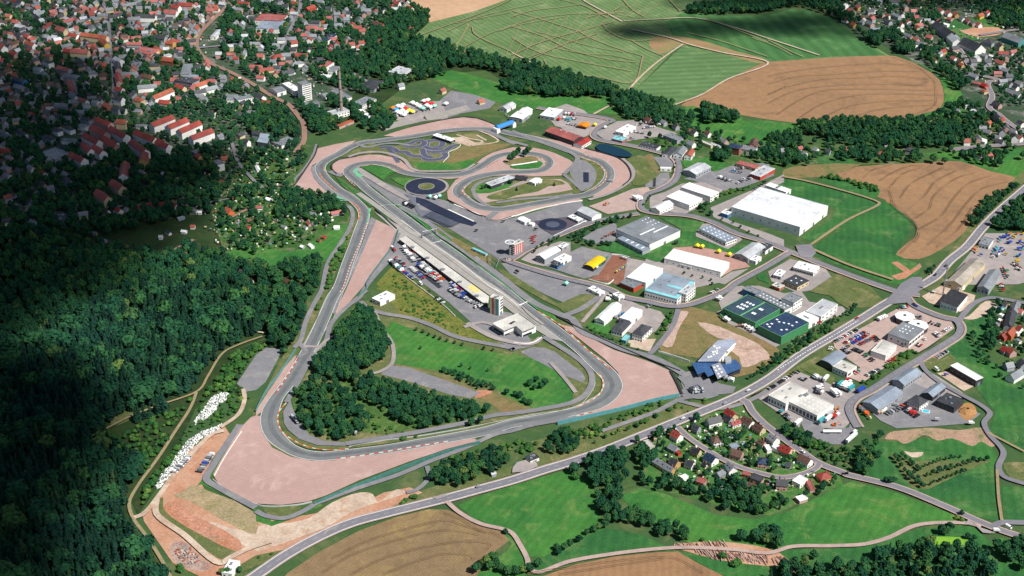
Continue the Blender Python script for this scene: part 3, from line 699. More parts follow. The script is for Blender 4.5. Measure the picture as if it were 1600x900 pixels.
# ================================================================== ROADS
roads = [
 ('main_road', 'X 330,945 395,905 | 13 40,878 200,770 400,660 600,575 800,520 1000,470 1200,420 1400,365 1600,310 | 23 200,245 400,185 600,115 800,35 900,-5 | 22 1060,830 1200,775 1400,690 1600,580 | 32 200,430 400,310 600,190 760,90 900,20 | 31 1040,840 1130,740 1240,650 1340,530 1450,420 1600,290 | X 1690,220', 9.5),
 ('road', 'X 1437,462 1408,458 | 31 700,890 480,810 300,740 150,680 0,620 | 21 1400,560 1250,490 1100,450 900,435 820,415 812,370 850,320 | M 760,740 850,690 890,640 905,570 890,510 830,470 700,430 500,385 300,350 245,320 260,270 340,220 390,200 340,180 200,155 0,130 -200,95', 7),
 ('road', '21 790,438 600,470 450,510 250,590 60,680 0,720 | F 310,240 700,380 1000,460 1200,505 1400,560 | 22 700,65 850,95 980,122 1080,120 1200,85 1350,20 | 21 1400,880 1600,770 | 31 50,740 150,680', 6.5),
 ('road', '22 1040,140 1000,250 900,380 860,420', 5.5),
 ('road', '32 860,60 900,110 1000,160 1100,195 1170,210 1200,250 1185,300 1100,360 950,450 800,540 650,640 540,700 505,760 530,830 560,880', 7),
 ('road', '32 1190,215 1230,160 1300,95 1400,68 1600,100 1800,130', 6),
 ('road', '32 950,460 975,510 1050,580 1200,670 1330,740 1385,790 1350,850 | 33 1380,20 1470,130 1440,220 1450,260 1480,290 1600,330 1750,370', 5),
 ('village_road', 'V 790,-20 830,0 880,80 980,180 1100,270 1250,380 1400,480 1600,560 | 33 480,270 800,350 1100,470 1300,560 1450,620 1600,670 1750,720', 5.5),
 ('village_road', 'V 290,195 370,270 500,360 650,450 780,510 950,560 1100,590 1250,570 1370,520 1400,480', 4),
 ('country_lane', '13 1190,440 1270,510 1400,580 1560,620 | 23 0,640 60,730 95,800 110,860 160,885 350,820 600,775 900,740 1100,730 1400,745 1600,765 | 33 150,725 400,720 600,710 750,670 900,600 1000,580 1250,580 1330,600', 4),
 ('road', '33 1400,600 1460,575 1600,575 1800,570', 6),
 ('farm_track', '33 1430,240 1440,420 1460,560', 2.5), ('farm_track', '33 1370,10 1600,130', 2.5),
 ('railway', '00 1480,-60 1460,0 1350,110 1240,230 1235,310 1320,400 1450,460 1580,530 | R 100,370 200,430 330,490 420,590 490,690 505,800 490,900 | A 0,400', 7),
 ('town_street', '00 640,0 680,160 690,300 705,420 710,560 700,650 610,750 500,850', 5), ('town_street', '00 470,100 400,200 240,240 245,400 300,420', 5),
 ('town_street', '10 280,0 270,80 210,200 170,300 80,370 0,400', 6), ('town_street', '00 1480,280 1200,300 1120,230 1200,180 1300,130', 6),
 ('town_street', '00 400,450 460,520 480,600', 5), ('town_street', '01 100,380 160,480', 4), ('town_street', '01 480,430 490,370', 4),
 ('town_street', '01 80,350 200,280', 6), ('town_street', '01 170,430 240,300', 6), ('town_street', '01 1450,0 1490,120 1600,250', 4),
 ('town_street', '10 490,60 500,180', 4), ('town_street', '01 700,400 1150,370 1320,370 1440,345', 4),
 ('field_road', 'X 905,-10 | 20 440,0 560,70 690,140', 3), ('field_road', '20 750,190 1000,245 1100,280 1300,330 1600,395 1350,500 1180,600 1020,660', 3.2),
 ('field_road', '20 1070,280 900,400 780,510 705,600', 3), ('field_road', '20 0,335 100,385 160,415 205,470', 2.5),
 ('field_road', '20 700,135 900,125 1150,118 1400,180 1600,245 | 30 320,350', 3), ('field_road', '20 620,660 510,720', 3.5),
 ('farm_track', '31 90,210 250,240 690,370 690,385 500,480 270,635', 3.5), ('farm_track', '31 270,660 500,760 780,855', 4),
 ('far_road', 'N 1080,370 1250,590 1400,630 1320,650 1350,760 1330,850 1400,900 | 30 1500,770 1600,830 1750,880', 6), ('far_road', '31 1130,45 1300,25 1600,5 1800,-10', 7),
 ('far_road', 'N 640,260 760,330 900,370', 4), ('far_road', 'N 1250,280 1450,250 1600,230', 5),
 ('forest_path', '02 640,900 840,800 1000,740 1240,650 1300,560 1400,410 1500,360 1640,310', 2.3), ('forest_path', '02 1230,660 1190,760 1100,900 | 03 990,170 860,350 810,450 830,540 930,680 1060,900 | X 275,930', 2.8),
 ('dirt_track', '03 1400,0 1330,20 1250,90 1100,260 1000,400 900,520 840,545', 4.5), ('dirt_track', '02 1520,640 1530,700 1490,800 1380,880', 4),
 ('dirt_track', '03 980,430 980,520 1150,650 1380,830 1430,800 1550,740 1700,690', 5),
 ('field_road', '12 0,280 60,290', 2), ('town_street', '10 600,460 650,490 780,560', 6),
 ('rail_viaduct', '01 1000,725 1100,665 1210,605', 5), ('allotment_path', '01 1600,390 1450,465', 3.5),
]
for nm, s, w in roads:
    m = ROAD
    if nm in ('country_lane', 'field_road'): m = PINKP if nm == 'country_lane' else SAND
    if nm in ('farm_track', 'forest_path', 'dirt_track'): m = SAND if nm == 'dirt_track' else TRACKM
    if nm in ('railway', 'rail_viaduct', 'allotment_path'): m = RUST
    if nm in ('main_road', 'far_road', 'village_road'):
        ribbon('road_shoulder', s, w + 2.4, PINKP, 6, block=False)
    _, wp = ribbon(nm, s, w, m, 6, mask_w=13 if nm == 'forest_path' else None)
    if nm == 'main_road':
        for off in (-w / 2 + .4, w / 2 - .4): ribbon('road_edge_line', s, .4, WHITE, 6, off=off, block=False)
        ribbon('road_centre_line', s, .22, KWL, 6, block=False, dash=(4, 9))
        ribbon('road_centre_line', '32 60,520 200,430 400,310 560,213', .8, WHITE, 6, block=False, dash=(2, 4))
    elif w >= 6.5 and nm == 'road':
        ribbon('road_centre_line', s, .18, KWL, 6, block=False, dash=(3, 8))
        ribbon('pavement', s, 2.2, PINKP, 6, off=w / 2 + 1.6, block=False)
    if nm == 'railway':
        for off in (-.75, .75): ribbon('rail', s, .25, plain('rail_steel', '6a5a52', .5), 6, off=off, block=False)
area('road_junction', '32 770,110 700,120 790,30 830,-20 900,-60 960,-60 970,10 900,60 870,100', ROAD, 0)
area('road_junction', '31 170,640 270,635 300,690 270,720 200,715', ROAD, 0)
area('lay_by', '13 440,620 540,590 500,610 420,650', PALE, 0)
area('lay_by', '13 1100,420 1180,395 1200,410 1130,430', PALE, 0)
area('junction_apron', '33 1230,590 1250,560 1330,610 1420,640 1340,640 1290,590', PALE, 2)
area('bus_stop_apron', '23 30,200 140,190 160,225 0,265', PALE, 2)

# worn tracks over the hill field
for s in ('20 0,170 180,225 380,320 600,375 780,395', '20 0,350 180,270 420,200 640,140', '20 -80,200 150,120 400,90 560,90 720,75', '20 0,240 120,310 230,350 480,400 750,450',
          '20 200,380 240,430 400,470 560,490 740,525 820,355', '20 820,355 700,320 500,245 420,200', '20 0,70 200,130 420,200', '20 0,110 130,70 300,50 450,30',
          '20 300,0 450,40 600,120', '20 690,0 760,70 830,110', '20 640,70 700,30', '20 100,385 330,280 540,215', '20 750,260 860,320 950,355', '20 1100,210 1300,260 1600,360',
          '20 1200,120 1400,190 1600,270', '10 1200,330 1250,290 1330,160', '10 1350,170 1370,220 1600,330', '10 1250,310 1430,380', '10 1000,235 1150,180 1450,70 1600,0',
          '30 0,255 150,330 220,360', '20 980,0 1050,75'):
    ribbon('field_track', s, 1.9, TRACKM, 6, block=False)
for k in range(13):
    ribbon('field_track', '20 %d,%d %d,%d' % (-60 + k * 62, 395 - k * 14, 60 + k * 74, 150 - k * 12), .9, TRACKM, 0, block=False)
for s in ('20 -300,300 -100,200 100,150 330,110', '20 -400,200 -200,110 0,60 200,20', '10 1250,150 1400,120 1600,80', '10 1180,260 1330,330 1550,400', '20 250,300 450,340 620,350 760,380', '20 150,200 300,240 520,300 700,330', '20 560,150 620,210 760,260 900,250', '20 -60,420 60,380 200,330', '20 450,120 600,90 760,110', '30 -100,240 60,300 150,350'):
    ribbon('field_track', s, 1.5, TRACKM, 5, block=False)
# tramlines of the cereal fields
for s in ('30 0,480 150,450 400,420 700,400 900,410', '30 0,530 200,480 400,470 700,450 960,450', '30 0,590 150,540 350,500 600,490 800,480 1000,500', '30 0,650 180,570 400,540 700,530 1000,540',
          '30 60,720 200,630 350,570 600,560 1030,570', '30 200,740 350,650 550,600 800,590 1040,600', '30 330,750 500,670 700,640 1040,630', '30 470,760 640,700 860,670 1060,660',
          '30 780,360 900,400 1040,510 1050,560 1035,670 900,720 600,765', '30 0,600 120,540'):
    ribbon('tramline', s, .5, TRAMM, 6, off=1, block=False); ribbon('tramline', s, .5, TRAMM, 6, off=-1, block=False)
for s in ('31 480,195 560,140 700,130', '31 600,215 660,165 780,130', '31 700,235 770,190 900,140 980,140', '31 760,280 850,190 960,150', '31 830,340 900,250 1060,170 1100,150',
          '31 860,430 980,330 1050,240 1180,170', '31 920,470 1010,410 1040,330 1180,220 1300,180', '31 940,540 1080,460 1160,350 1260,250 1400,200',
          '31 780,350 780,390 880,470 930,520 930,580 830,690', '31 760,290 800,390 900,470 950,560 920,620', '31 1000,640 1150,500 1250,370 1350,280 1500,240', '31 1060,650 1200,530 1280,400'):
    ribbon('tramline', s, .5, TRAMM, 6, off=.9, block=False); ribbon('tramline', s, .5, TRAMM, 6, off=-.9, block=False)
for s in ('13 480,800 700,690 1000,600 1200,560 1300,590 1450,640', '13 420,890 600,780 900,680 1200,620 1400,650', '13 600,900 800,800 1100,720 1350,690 1470,710 1450,740', '13 800,900 1000,820 1200,770 1350,780 1370,810',
          '13 1150,500 1300,560 1400,620 1500,640 1560,680', '23 100,900 400,850 700,810 980,790 1060,810 1200,890', '23 300,900 600,850 950,800'):
    ribbon('tramline', s, .35, TRAMM, 6, off=.9, block=False); ribbon('tramline', s, .35, TRAMM, 6, off=-.9, block=False)
area('pond', 'c 870,345 900,320 980,318 1080,345 1180,380 1250,430 1235,448 1160,450 1080,440 980,410 900,380', WATER, 3)
area('pond_bank', 'L 0,0 1,0 0,1', SAND, 0) if False else None
# ================================================================== BUILDINGS
WALLC = {'white': plain('wall_white', 'd8d6d0', .8, scale=.15), 'grey': plain('wall_grey', '8e9296', .7, scale=.15), 'green': plain('wall_green', '3d7a50', .6, scale=.15), 'blue': plain('wall_blue', '2f6a9c', .6),
         'cream': plain('wall_cream', 'b9ab88', .85, scale=.15), 'pink': plain('wall_pink', 'a98a80', .85, scale=.15), 'red': plain('wall_red', 'a8402c', .7), 'brick': plain('wall_brick', '8a5a44', .9),
         'dark': plain('wall_dark', '34373c', .6), 'yellow': plain('wall_yellow', 'bfa04a', .8), 'ochre': plain('wall_ochre', 'ad8a58', .85), 'orange': plain('wall_orange', 'b85b34', .7), 'teal': plain('wall_teal', '4f8080', .6), 'coral': plain('wall_coral', 'a8625a', .7)}
ROOFC = {'white': roof_mat('roof_white', 'dcdcda', 2.2, .06), 'ribbed': roof_mat('roof_ribbed_white', 'c6c8cc', 7, .08), 'whitegrey': roof_mat('roof_light_grey', 'a9acb0', 1.2, .12), 'grey': roof_mat('roof_grey', '74797e', 1.2, .16), 'dark': roof_mat('roof_slate', '36393f', .8, .2),
         'black': roof_mat('roof_black', '25272c', 1.5, .2), 'red': roof_mat('roof_red_tile', '8c3a30', .7, .18), 'orange': roof_mat('roof_orange_tile', '98503a', .7, .18), 'pinkred': roof_mat('roof_pale_red_sheet', '96544e', 1.1, .14),
         'darkred': roof_mat('roof_dark_red', '8a2824', 1, .14), 'blue': roof_mat('roof_deep_blue', '1f3450', 1.4, .12), 'solar': roof_mat('roof_solar_blue', '345682', 1.6, .22, 0, .25), 'greenblue': roof_mat('roof_blue_green', '2c4250', 1.4, .2),
         'silver': roof_mat('roof_silver', '8e94a4', 1, .16), 'steel': roof_mat('roof_steel_blue', '7c8794', 1, .12), 'brown': roof_mat('roof_brown_tile', '5c4238', .7, .2), 'yellow': roof_mat('roof_yellow_fabric', 'c9a812', 3, .08),
         'beige': roof_mat('roof_beige_gravel', 'b4b1aa', 3, .1), 'rusty': roof_mat('roof_rusty', '9a9186', .9, .25), 'orangetent': roof_mat('tent_orange', 'cc7a1a', 2, .06), 'teal': roof_mat('roof_turquoise', '73aeb4', 2, .08)}
GLASS, nt_, b_ = nodes('window_glass', .15, .6); b_.inputs['Base Color'].default_value = lin('20262e')
DOORM = plain('door_grey', '6a6e72', .6)
FRAMEW = plain('trim_white', 'c8c8c4', .6)
SKYL = plain('skylight_plastic', 'd8dcdf', .3)
TRIMG = plain('trim_green', '5c9a68', .6)
METAL = plain('galvanised_metal', '9a9da0', .45, .5, .6)
BLACKM = plain('black_rubber', '16171a', .8)

def unpack(s):
    a = z(s); return a
def box_geo(x0, y0, z0, x1, y1, z1):
    V = [(x0, y0, z0), (x1, y0, z0), (x1, y1, z0), (x0, y1, z0), (x0, y0, z1), (x1, y0, z1), (x1, y1, z1), (x0, y1, z1)]
    F = [(0, 3, 2, 1), (4, 5, 6, 7), (0, 1, 5, 4), (1, 2, 6, 5), (2, 3, 7, 6), (3, 0, 4, 7)]
    return V, F
class MB:
    def __init__(s): s.V, s.F, s.M = [], [], []
    def add(s, V, F, mi=0):
        k = len(s.V); s.V += list(V); s.F += [tuple(a + k for a in f) for f in F]; s.M += [mi] * len(F); return s
    def box(s, *a, mi=0): return s.add(*box_geo(*a), mi)
    def bar(s, a, b, r, mi=0, n=6, r2=None):
        a, b = Vector(a), Vector(b); d = (b - a).normalized(); u = d.orthogonal().normalized(); w = d.cross(u); r2 = r if r2 is None else r2
        V = [a + (u * math.cos(6.28318 * i / n) + w * math.sin(6.28318 * i / n)) * r for i in range(n)] + [b + (u * math.cos(6.28318 * i / n) + w * math.sin(6.28318 * i / n)) * r2 for i in range(n)]
        F = [(i, (i + 1) % n, n + (i + 1) % n, n + i) for i in range(n)] + [tuple(range(n))[::-1], tuple(range(n, 2 * n))]
        return s.add(V, F, mi)
    def build(s, name, mats, parent=None, loc=None): return mesh_obj(name, s.V, s.F, mats, parent, s.M, loc=loc)
def wall_roof(L, W, h, kind, rh, over=.35):
    """local geometry: x along L (0..L), y along W (0..W)"""
    w, r = MB(), MB()
    o = over; t = .28
    if kind == 'flat':
        w.box(0, 0, 0, L, W, h)
        r.box(-.15, -.15, h, L + .15, W + .15, h + .35)
        # parapet upstand
        for (a, b, c, d) in ((-.15, -.15, L + .15, .25), (-.15, W - .25, L + .15, W + .15), (-.15, .25, .25, W - .25), (L - .25, .25, L + .15, W - .25)):
            r.box(a, b, h + .352, c, d, h + .75, mi=1)
    elif kind == 'gable':
        w.add([(0, 0, 0), (L, 0, 0), (L, W, 0), (0, W, 0), (0, 0, h), (L, 0, h), (L, W, h), (0, W, h), (0, W / 2, h + rh), (L, W / 2, h + rh)],
              [(0, 1, 5, 4), (2, 3, 7, 6), (3, 0, 4, 8, 7), (1, 2, 6, 9, 5), (0, 3, 2, 1)])
        k = rh / (W / 2)
        for s_ in (0, 1):
            ye, yr = (-o, W / 2) if s_ == 0 else (W + o, W / 2)
            ze = h - k * o + .03; zr = h + rh + .03
            V = [(-o, ye, ze), (L + o, ye, ze), (L + o, yr, zr), (-o, yr, zr), (-o, ye, ze + t), (L + o, ye, ze + t), (L + o, yr, zr + t), (-o, yr, zr + t)]
            F = [(0, 3, 2, 1), (4, 5, 6, 7), (0, 1, 5, 4), (1, 2, 6, 5), (2, 3, 7, 6), (3, 0, 4, 7)]
            if s_: F = [f[::-1] for f in F]
            r.add(V, F)
    elif kind == 'hip':
        w.box(0, 0, 0, L, W, h)
        i = min(W / 2, L / 2 - .1)
        V = [(-o, -o, h + .02), (L + o, -o, h + .02), (L + o, W + o, h + .02), (-o, W + o, h + .02), (i, W / 2, h + rh), (L - i, W / 2, h + rh)]
        r.add(V, [(0, 1, 5, 4), (1, 2, 5), (2, 3, 4, 5), (3, 0, 4), (0, 3, 2, 1)])
    elif kind == 'arch':
        n = 8; pts = []
        for i in range(n + 1):
            a = math.pi * i / n; pts.append((W / 2 - math.cos(a) * W / 2, h + math.sin(a) * rh))
        V = [(0, 0, 0), (0, W, 0), (L, 0, 0), (L, W, 0)] + [(0, y, zz_) for y, zz_ in pts] + [(L, y, zz_) for y, zz_ in pts]
        m = n + 1
        w.add(V, [(1, 0) + tuple(range(4, 4 + m)), (2, 3) + tuple(range(4 + 2 * m - 1, 4 + m - 1, -1)), (0, 2, 4 + m, 4), (3, 1, 4 + m - 1, 4 + 2 * m - 1), (0, 1, 3, 2)])
        V = [(-.3, y + (y - W / 2) * .02, zz_ + .1) for y, zz_ in pts] + [(L + .3, y + (y - W / 2) * .02, zz_ + .1) for y, zz_ in pts]
        V += [(a, b, c_ + .2) for a, b, c_ in V]
        F = []
        for i in range(n):
            F += [(i + 1, i, m + i, m + i + 1), (2 * m + i, 2 * m + i + 1, 3 * m + i + 1, 3 * m + i), (i, i + 1, 2 * m + i + 1, 2 * m + i), (m + i + 1, m + i, 3 * m + i, 3 * m + i + 1)]
        F += [(0, 2 * m, 3 * m, m), (n, m + n, 3 * m + n, 2 * m + n)]
        r.add(V, F)
    elif kind == 'shed':
        V = [(0, 0, 0), (L, 0, 0), (L, W, 0), (0, W, 0), (0, 0, h), (L, 0, h), (L, W, h + rh), (0, W, h + rh)]
        w.add(V, [(0, 1, 5, 4), (1, 2, 6, 5), (2, 3, 7, 6), (3, 0, 4, 7), (0, 3, 2, 1)])
        V = [(-o, -o, h + .02), (L + o, -o, h + .02), (L + o, W + o, h + rh + .02), (-o, W + o, h + rh + .02)]; V += [(a, b, c_ + t) for a, b, c_ in V]
        r.add(V, box_geo(0, 0, 0, 1, 1, 1)[1])
    return w, r
def frame_from(pts, h):
    Lp, Fp, Rp = [P(a, b, h) for a, b in pts[:3]]
    u, v = Rp - Fp, Lp - Fp
    if u.length >= v.length:
        d = u.normalized(); v = v - d * v.dot(d)
    else:
        d = v.normalized(); u = u - d * u.dot(d)
    return Fp, u, v
PLACES = {}
def hall(name, s, h, kind='flat', rc='grey', wc='grey', label='', cat='building', rh=2.5, axis='u', sky_=None, win=None, door=0, trim=None, z0=0, units=()):
    """s = roof corners (left, front, right) read off the photograph, taken at eaves height h"""
    pts = z(s); Fp, u, v = frame_from(pts, h + z0)
    lu, lv = u.length, v.length
    if axis == 'u': L, W, org, ang = lu, lv, Fp, math.atan2(u.y, u.x)      # x along u, y along v
    else:           # x along v, y away : need a right-handed frame -> start at the left corner
        L, W, org, ang = lv, lu, Fp + v, math.atan2(-v.y, -v.x)
    root = empty(name, (org.x, org.y, z0), ang)
    tag(root, label, cat)
    w, r = wall_roof(L, W, h, kind, rh)
    w.build('wall', WALLC[wc], root)
    ro = r.build('roof', [ROOFC[rc], (FRAMEW if rc in ('white', 'whitegrey', 'beige') else ROOFC[rc]) if trim is None else trim], root)
    ro.data.materials[0] = ROOFC[rc]
    topz = h + .35
    if sky_:
        for (a, b, sa, sb) in sky_:     # fractions of L, W and sizes in metres
            zz_ = topz
            if kind == 'gable': zz_ = h + rh * (1 - abs(b - .5) * 2) + .2
            MB().box(a * L - sa / 2, b * W - sb / 2, zz_, a * L + sa / 2, b * W + sb / 2, zz_ + .25).build('skylight', SKYL, ro)
    for (a, b, sa, sb, hh) in units:
        MB().box(a * L - sa / 2, b * W - sb / 2, topz, a * L + sa / 2, b * W + sb / 2, topz + hh).build('roof_unit', METAL, ro)
    if kind == 'flat' and not units and not sky_ and L > 6 and W > 6:
        for a, b, q in ((.25, .3, 1.2), (.7, .62, 1.6), (.45, .75, .8)):
            MB().box(a * L - q, b * W - q * .6, topz, a * L + q, b * W + q * .6, topz + .9).build('roof_unit', METAL, ro)
    if not win and max(L, W) > 9: win = [('x0' if axis == 'u' else 'y0', max(2, int((W if axis == 'u' else L) / 6)), 1, .4, 1.3)]; door = door or 1
    # windows on both faces the photograph shows (y=0 side / gable ends)
    def put(face, t0, t1, z0_, z1_, nm='window', m=GLASS):
        d = .06
        if face == 'y0': V, F = box_geo(t0, -d, z0_, t1, .02, z1_)
        elif face == 'x0': V, F = box_geo(-d, t0, z0_, .02, t1, z1_)
        elif face == 'x1': V, F = box_geo(L - .02, t0, z0_, L + d, t1, z1_)
        else: V, F = box_geo(t0, W - .02, z0_, t1, W + d, z1_)
        return mesh_obj(nm, V, F, m, root)
    if win:
        for (face, n, rows, wfrac, hh) in win:
            ln = L if face in ('y0', 'y1') else W
            for rr in range(rows):
                zb = h * (rr + .5) / rows - hh / 2
                for i in range(n):
                    c_ = ln * (i + .5) / n; ww = ln / n * wfrac
                    put(face, c_ - ww / 2, c_ + ww / 2, zb, zb + hh)
    if door:
        faces = ('y0', 'x1') if axis == 'u' else ('x1', 'y0')
        ln = L if faces[0] in ('y0', 'y1') else W
        for i in range(door):
            c_ = ln * (i + .5) / door
            put(faces[0], c_ - min(2, ln / door * .3), c_ + min(2, ln / door * .3), .05, min(4, h * .7), 'door', DOORM)
    back = Fp + u + v
    base = [PX(q.x, q.y, 0) for q in (Fp, Fp + u, back, Fp + v)]
    top = [PX(q.x, q.y, h) for q in (Fp, Fp + u, back, Fp + v)]
    paint_mask(base); paint_mask(top)
    cx, cy = np.mean([p[0] for p in base]), np.mean([p[1] for p in base])
    for (a, b) in base: paint_mask([(a - 6, b + 1), (a + 6, b + 1), (cx + 4, cy), (cx - 4, cy)])
    PLACES[name] = (root, L, W)
    return root, L, W
W_ = 'y0'
def grid(nu, nv, u0=.15, u1=.85, v0=.2, v1=.8, sa=2, sb=1):
    return [(u0 + (u1 - u0) * i / max(nu - 1, 1), v0 + (v1 - v0) * j / max(nv - 1, 1), sa, sb) for i in range(nu) for j in range(nv)]
H_ = hall
H_('warehouse', 'X 1143,324 1250,355.5 1303,325', 11, 'flat', 'ribbed', 'white', 'huge white warehouse with a pale flat roof beside the grass plots', sky_=grid(5, 14, .1, .9, .05, .95, 5, .7), win=[('x0', 8, 1, .12, 1.2)], door=3)
H_('docking_bay', 'X 1130,330 1137,336 1146,330', 5, 'flat', 'white', 'blue', 'small blue and white loading bay at left corner of huge warehouse')
H_('warehouse_annex', 'X 1196,290 1228,301 1234,296', 5, 'flat', 'white', 'white', 'low white annex behind the huge warehouse', units=[(.3, .5, 3, 3, 1.5), (.7, .5, 3, 3, 1.5)])
r_, L_, Wd = H_('factory_hall', 'X 962.5,359 1015,382 1063,360', 9, 'flat', 'grey', 'white', 'big dark grey hall with two white strips of skylight in its roof', sky_=[(.42, .45, 24, 1.6), (.72, .33, 24, 1.6)] + grid(3, 3, .75, .95, .6, .9, 1.6, 1.2), door=0)
H_('hall_annex', 'X 964,373 1004,393 1014,387', 5, 'flat', 'steel', 'grey', 'low lean-to with striped roof before the big dark grey hall', sky_=[(.5, .15, 5, 1.2), (.5, .35, 5, 1.2), (.5, .55, 5, 1.2), (.5, .75, 5, 1.2)], win=[('x0', 6, 1, .4, 1.2)])
H_('factory_hall', 'X 1038,404 1126,425.5 1142,411', 6.5, 'flat', 'white', 'white', 'long white hall along the pink yard', sky_=grid(2, 9, .3, .7, .1, .9, 1.6, 1.6), win=[('x0', 9, 1, .2, 1)], axis='u')
H_('hall_annex', 'X 1062,413.5 1080,418 1084,414', 4, 'flat', 'white', 'white', 'small white box set against front of long white hall')
H_('office_building', 'X 1092,358 1134,379 1148,371', 5, 'flat', 'steel', 'white', 'low office with solar panels and white canopies on the lawn', sky_=grid(3, 6, .2, .8, .1, .9, 1.6, 1.6), win=[('x0', 8, 1, .7, 1.4), ('y0', 5, 1, .6, 1.6)])
H_('factory_hall', 'X 1151,395 1169,404 1196,386', 6, 'gable', 'whitegrey', 'grey', 'grey ridged hall right of the long white hall', axis='u', door=2)
H_('hall_annex', 'X 1172,405 1181,409 1190,402', 4, 'flat', 'white', 'white', 'small white block before grey ridged hall near the long road')
H_('workshop', 'X 1186,388 1196,392 1208,384', 5, 'flat', 'dark', 'white', 'dark-roofed workshop beside the grey ridged hall')
H_('factory_hall', 'X 1041,308 1077,321 1099,311', 7, 'flat', 'white', 'white', 'white hall with ribbed roof lights beside the curving road', sky_=[(.3, .3, 1.4, 12), (.55, .5, 1.4, 12)], win=[(W_, 6, 1, .5, 1.2)])
H_('factory_hall', 'X 1064,293 1110,308 1122,300', 7, 'flat', 'white', 'white', 'rear white hall with grey roof bands beyond the ribbed white hall', sky_=[(.5, .3, 4, 2), (.5, .6, 4, 2)], win=[(W_, 3, 2, .5, 1.2)])
H_('workshop', 'X 1020,324 1031,330 1052,319', 6, 'gable', 'white', 'white', 'white ridged workshop beside the curve of the road', axis='u', win=[(W_, 5, 1, .4, 1.2)])
H_('factory_hall', 'X 1070,264.5 1087.5,273 1111,261', 6, 'gable', 'whitegrey', 'grey', 'light grey ridged hall on the grass behind the road bend', win=[(W_, 6, 1, .5, 1.2)])
H_('factory_hall', 'X 902,329 925,340 939,334', 6, 'gable', 'whitegrey', 'white', 'pale hall beside the dark round skid pan', axis='v', win=[('y0', 9, 2, .4, 1)])
H_('workshop', 'X 887,339 903,346 910,342', 3.5, 'flat', 'white', 'grey', 'low flat shed left of the pale hall by the skid pan')
H_('factory_hall', 'X 852,205 896,220.5 911,214', 7, 'gable', 'pinkred', 'dark', 'long building with pale red roof beside back straight', axis='v', win=[('y0', 10, 1, .4, 1.2)], sky_=[(.3, .75, 2, 1), (.5, .75, 2, 1)])
H_('workshop', 'X 898,223.5 909,228 924,219', 5, 'gable', 'darkred', 'white', 'dark red roofed annex adjoining the long pale red roof', axis='u', win=[(W_, 6, 1, .5, 1.6)])
H_('factory_hall', 'X 838,399 851,405 876,391', 7, 'gable', 'white', 'grey', 'white ridged hall nearest to the red control tower', axis='u', win=[('x0', 4, 1, .6, 1.6)])
H_('workshop', 'X 866,405 876,410.5 893,401', 5, 'flat', 'white', 'white', 'square white workshop left of the yellow roofed tent')
H_('workshop', 'X 863,412 871,417 880,411', 3.5, 'flat', 'dark', 'blue', 'small dark cube with blue wall beside orange earth')
H_('workshop', 'X 872,384.5 878,388 889,382', 4, 'flat', 'white', 'grey', 'small white shed behind the two white workshops')
H_('storage_tent', 'X 914,414 927,420 946,406', 4, 'arch', 'yellow', 'dark', 'bright yellow arched storage tent on the grey yard', rh=2.5, axis='u', door=1)
H_('factory_hall', 'X 982.5,431 1009,442.5 1036,420', 7, 'flat', 'white', 'white', 'white hall with square roof lights right of the brown yard', sky_=grid(2, 4, .35, .65, .2, .8, 2, 2))
H_('workshop', 'X 968,442 990,451 1004,441', 5, 'flat', 'grey', 'red', 'dark grey roofed shop with red wall before the white hall', win=[('x0', 6, 1, .6, 1.2)])
r_, L_, Wd = H_('office_factory', 'X 1013,449 1058,468 1086,440', 8, 'flat', 'steel', 'white', 'blue-grey hall edged with broad turquoise roof bands', win=[('x0', 12, 1, .5, 1.6), (W_, 5, 2, .5, 1.4)], trim=ROOFC['teal'])
for (a, b, c_, d) in ((0, 0, .1, 1), (.1, .0, .95, .12), (.45, .12, .55, .6)):
    MB().box(a * L_ + .3, b * Wd + .3, 8.36, c_ * L_ + .3, d * Wd - .3, 8.5).build('roof_band', ROOFC['teal'], r_)
H_('office_building', 'X 1062,456 1072,461 1087,449', 10, 'flat', 'whitegrey', 'white', 'white office block at the corner of the turquoise-edged hall', win=[('x0', 3, 3, .6, 1.4), (W_, 5, 3, .6, 1.4)])
H_('factory_hall', 'X 930,497.5 944,502.5 971,477.5', 6, 'gable', 'white', 'white', 'long white ridged hall on the lawn before the circuit', axis='u', win=[('x0', 5, 1, .7, 1.5)])
H_('factory_hall', 'X 971,495 985,502 1004,485', 7, 'flat', 'white', 'white', 'white hall joined to the dark hipped showroom', sky_=grid(2, 2))
H_('showroom', 'X 958,513 972,520 987,504', 5, 'hip', 'dark', 'white', 'dark hipped showroom at the end of the white hall', win=[('x0', 4, 1, .6, 1.6)], rh=3)
H_('villa', 'X 989,520 1004,526 1019,511', 7, 'hip', 'dark', 'white', 'white villa with dark slate roof beside the pale forecourt', win=[('x0', 4, 2, .5, 1.3), (W_, 4, 2, .5, 1.3)], rh=3.5)
H_('garage_block', 'X 957,460 967,466 975,462', 4, 'flat', 'white', 'white', 'small white garage behind the long white ridged hall')
H_('glass_annex', 'X 972,530 978,533 985,525', 3.5, 'flat', 'teal', 'teal', 'pale green flat annex left of the white villa')
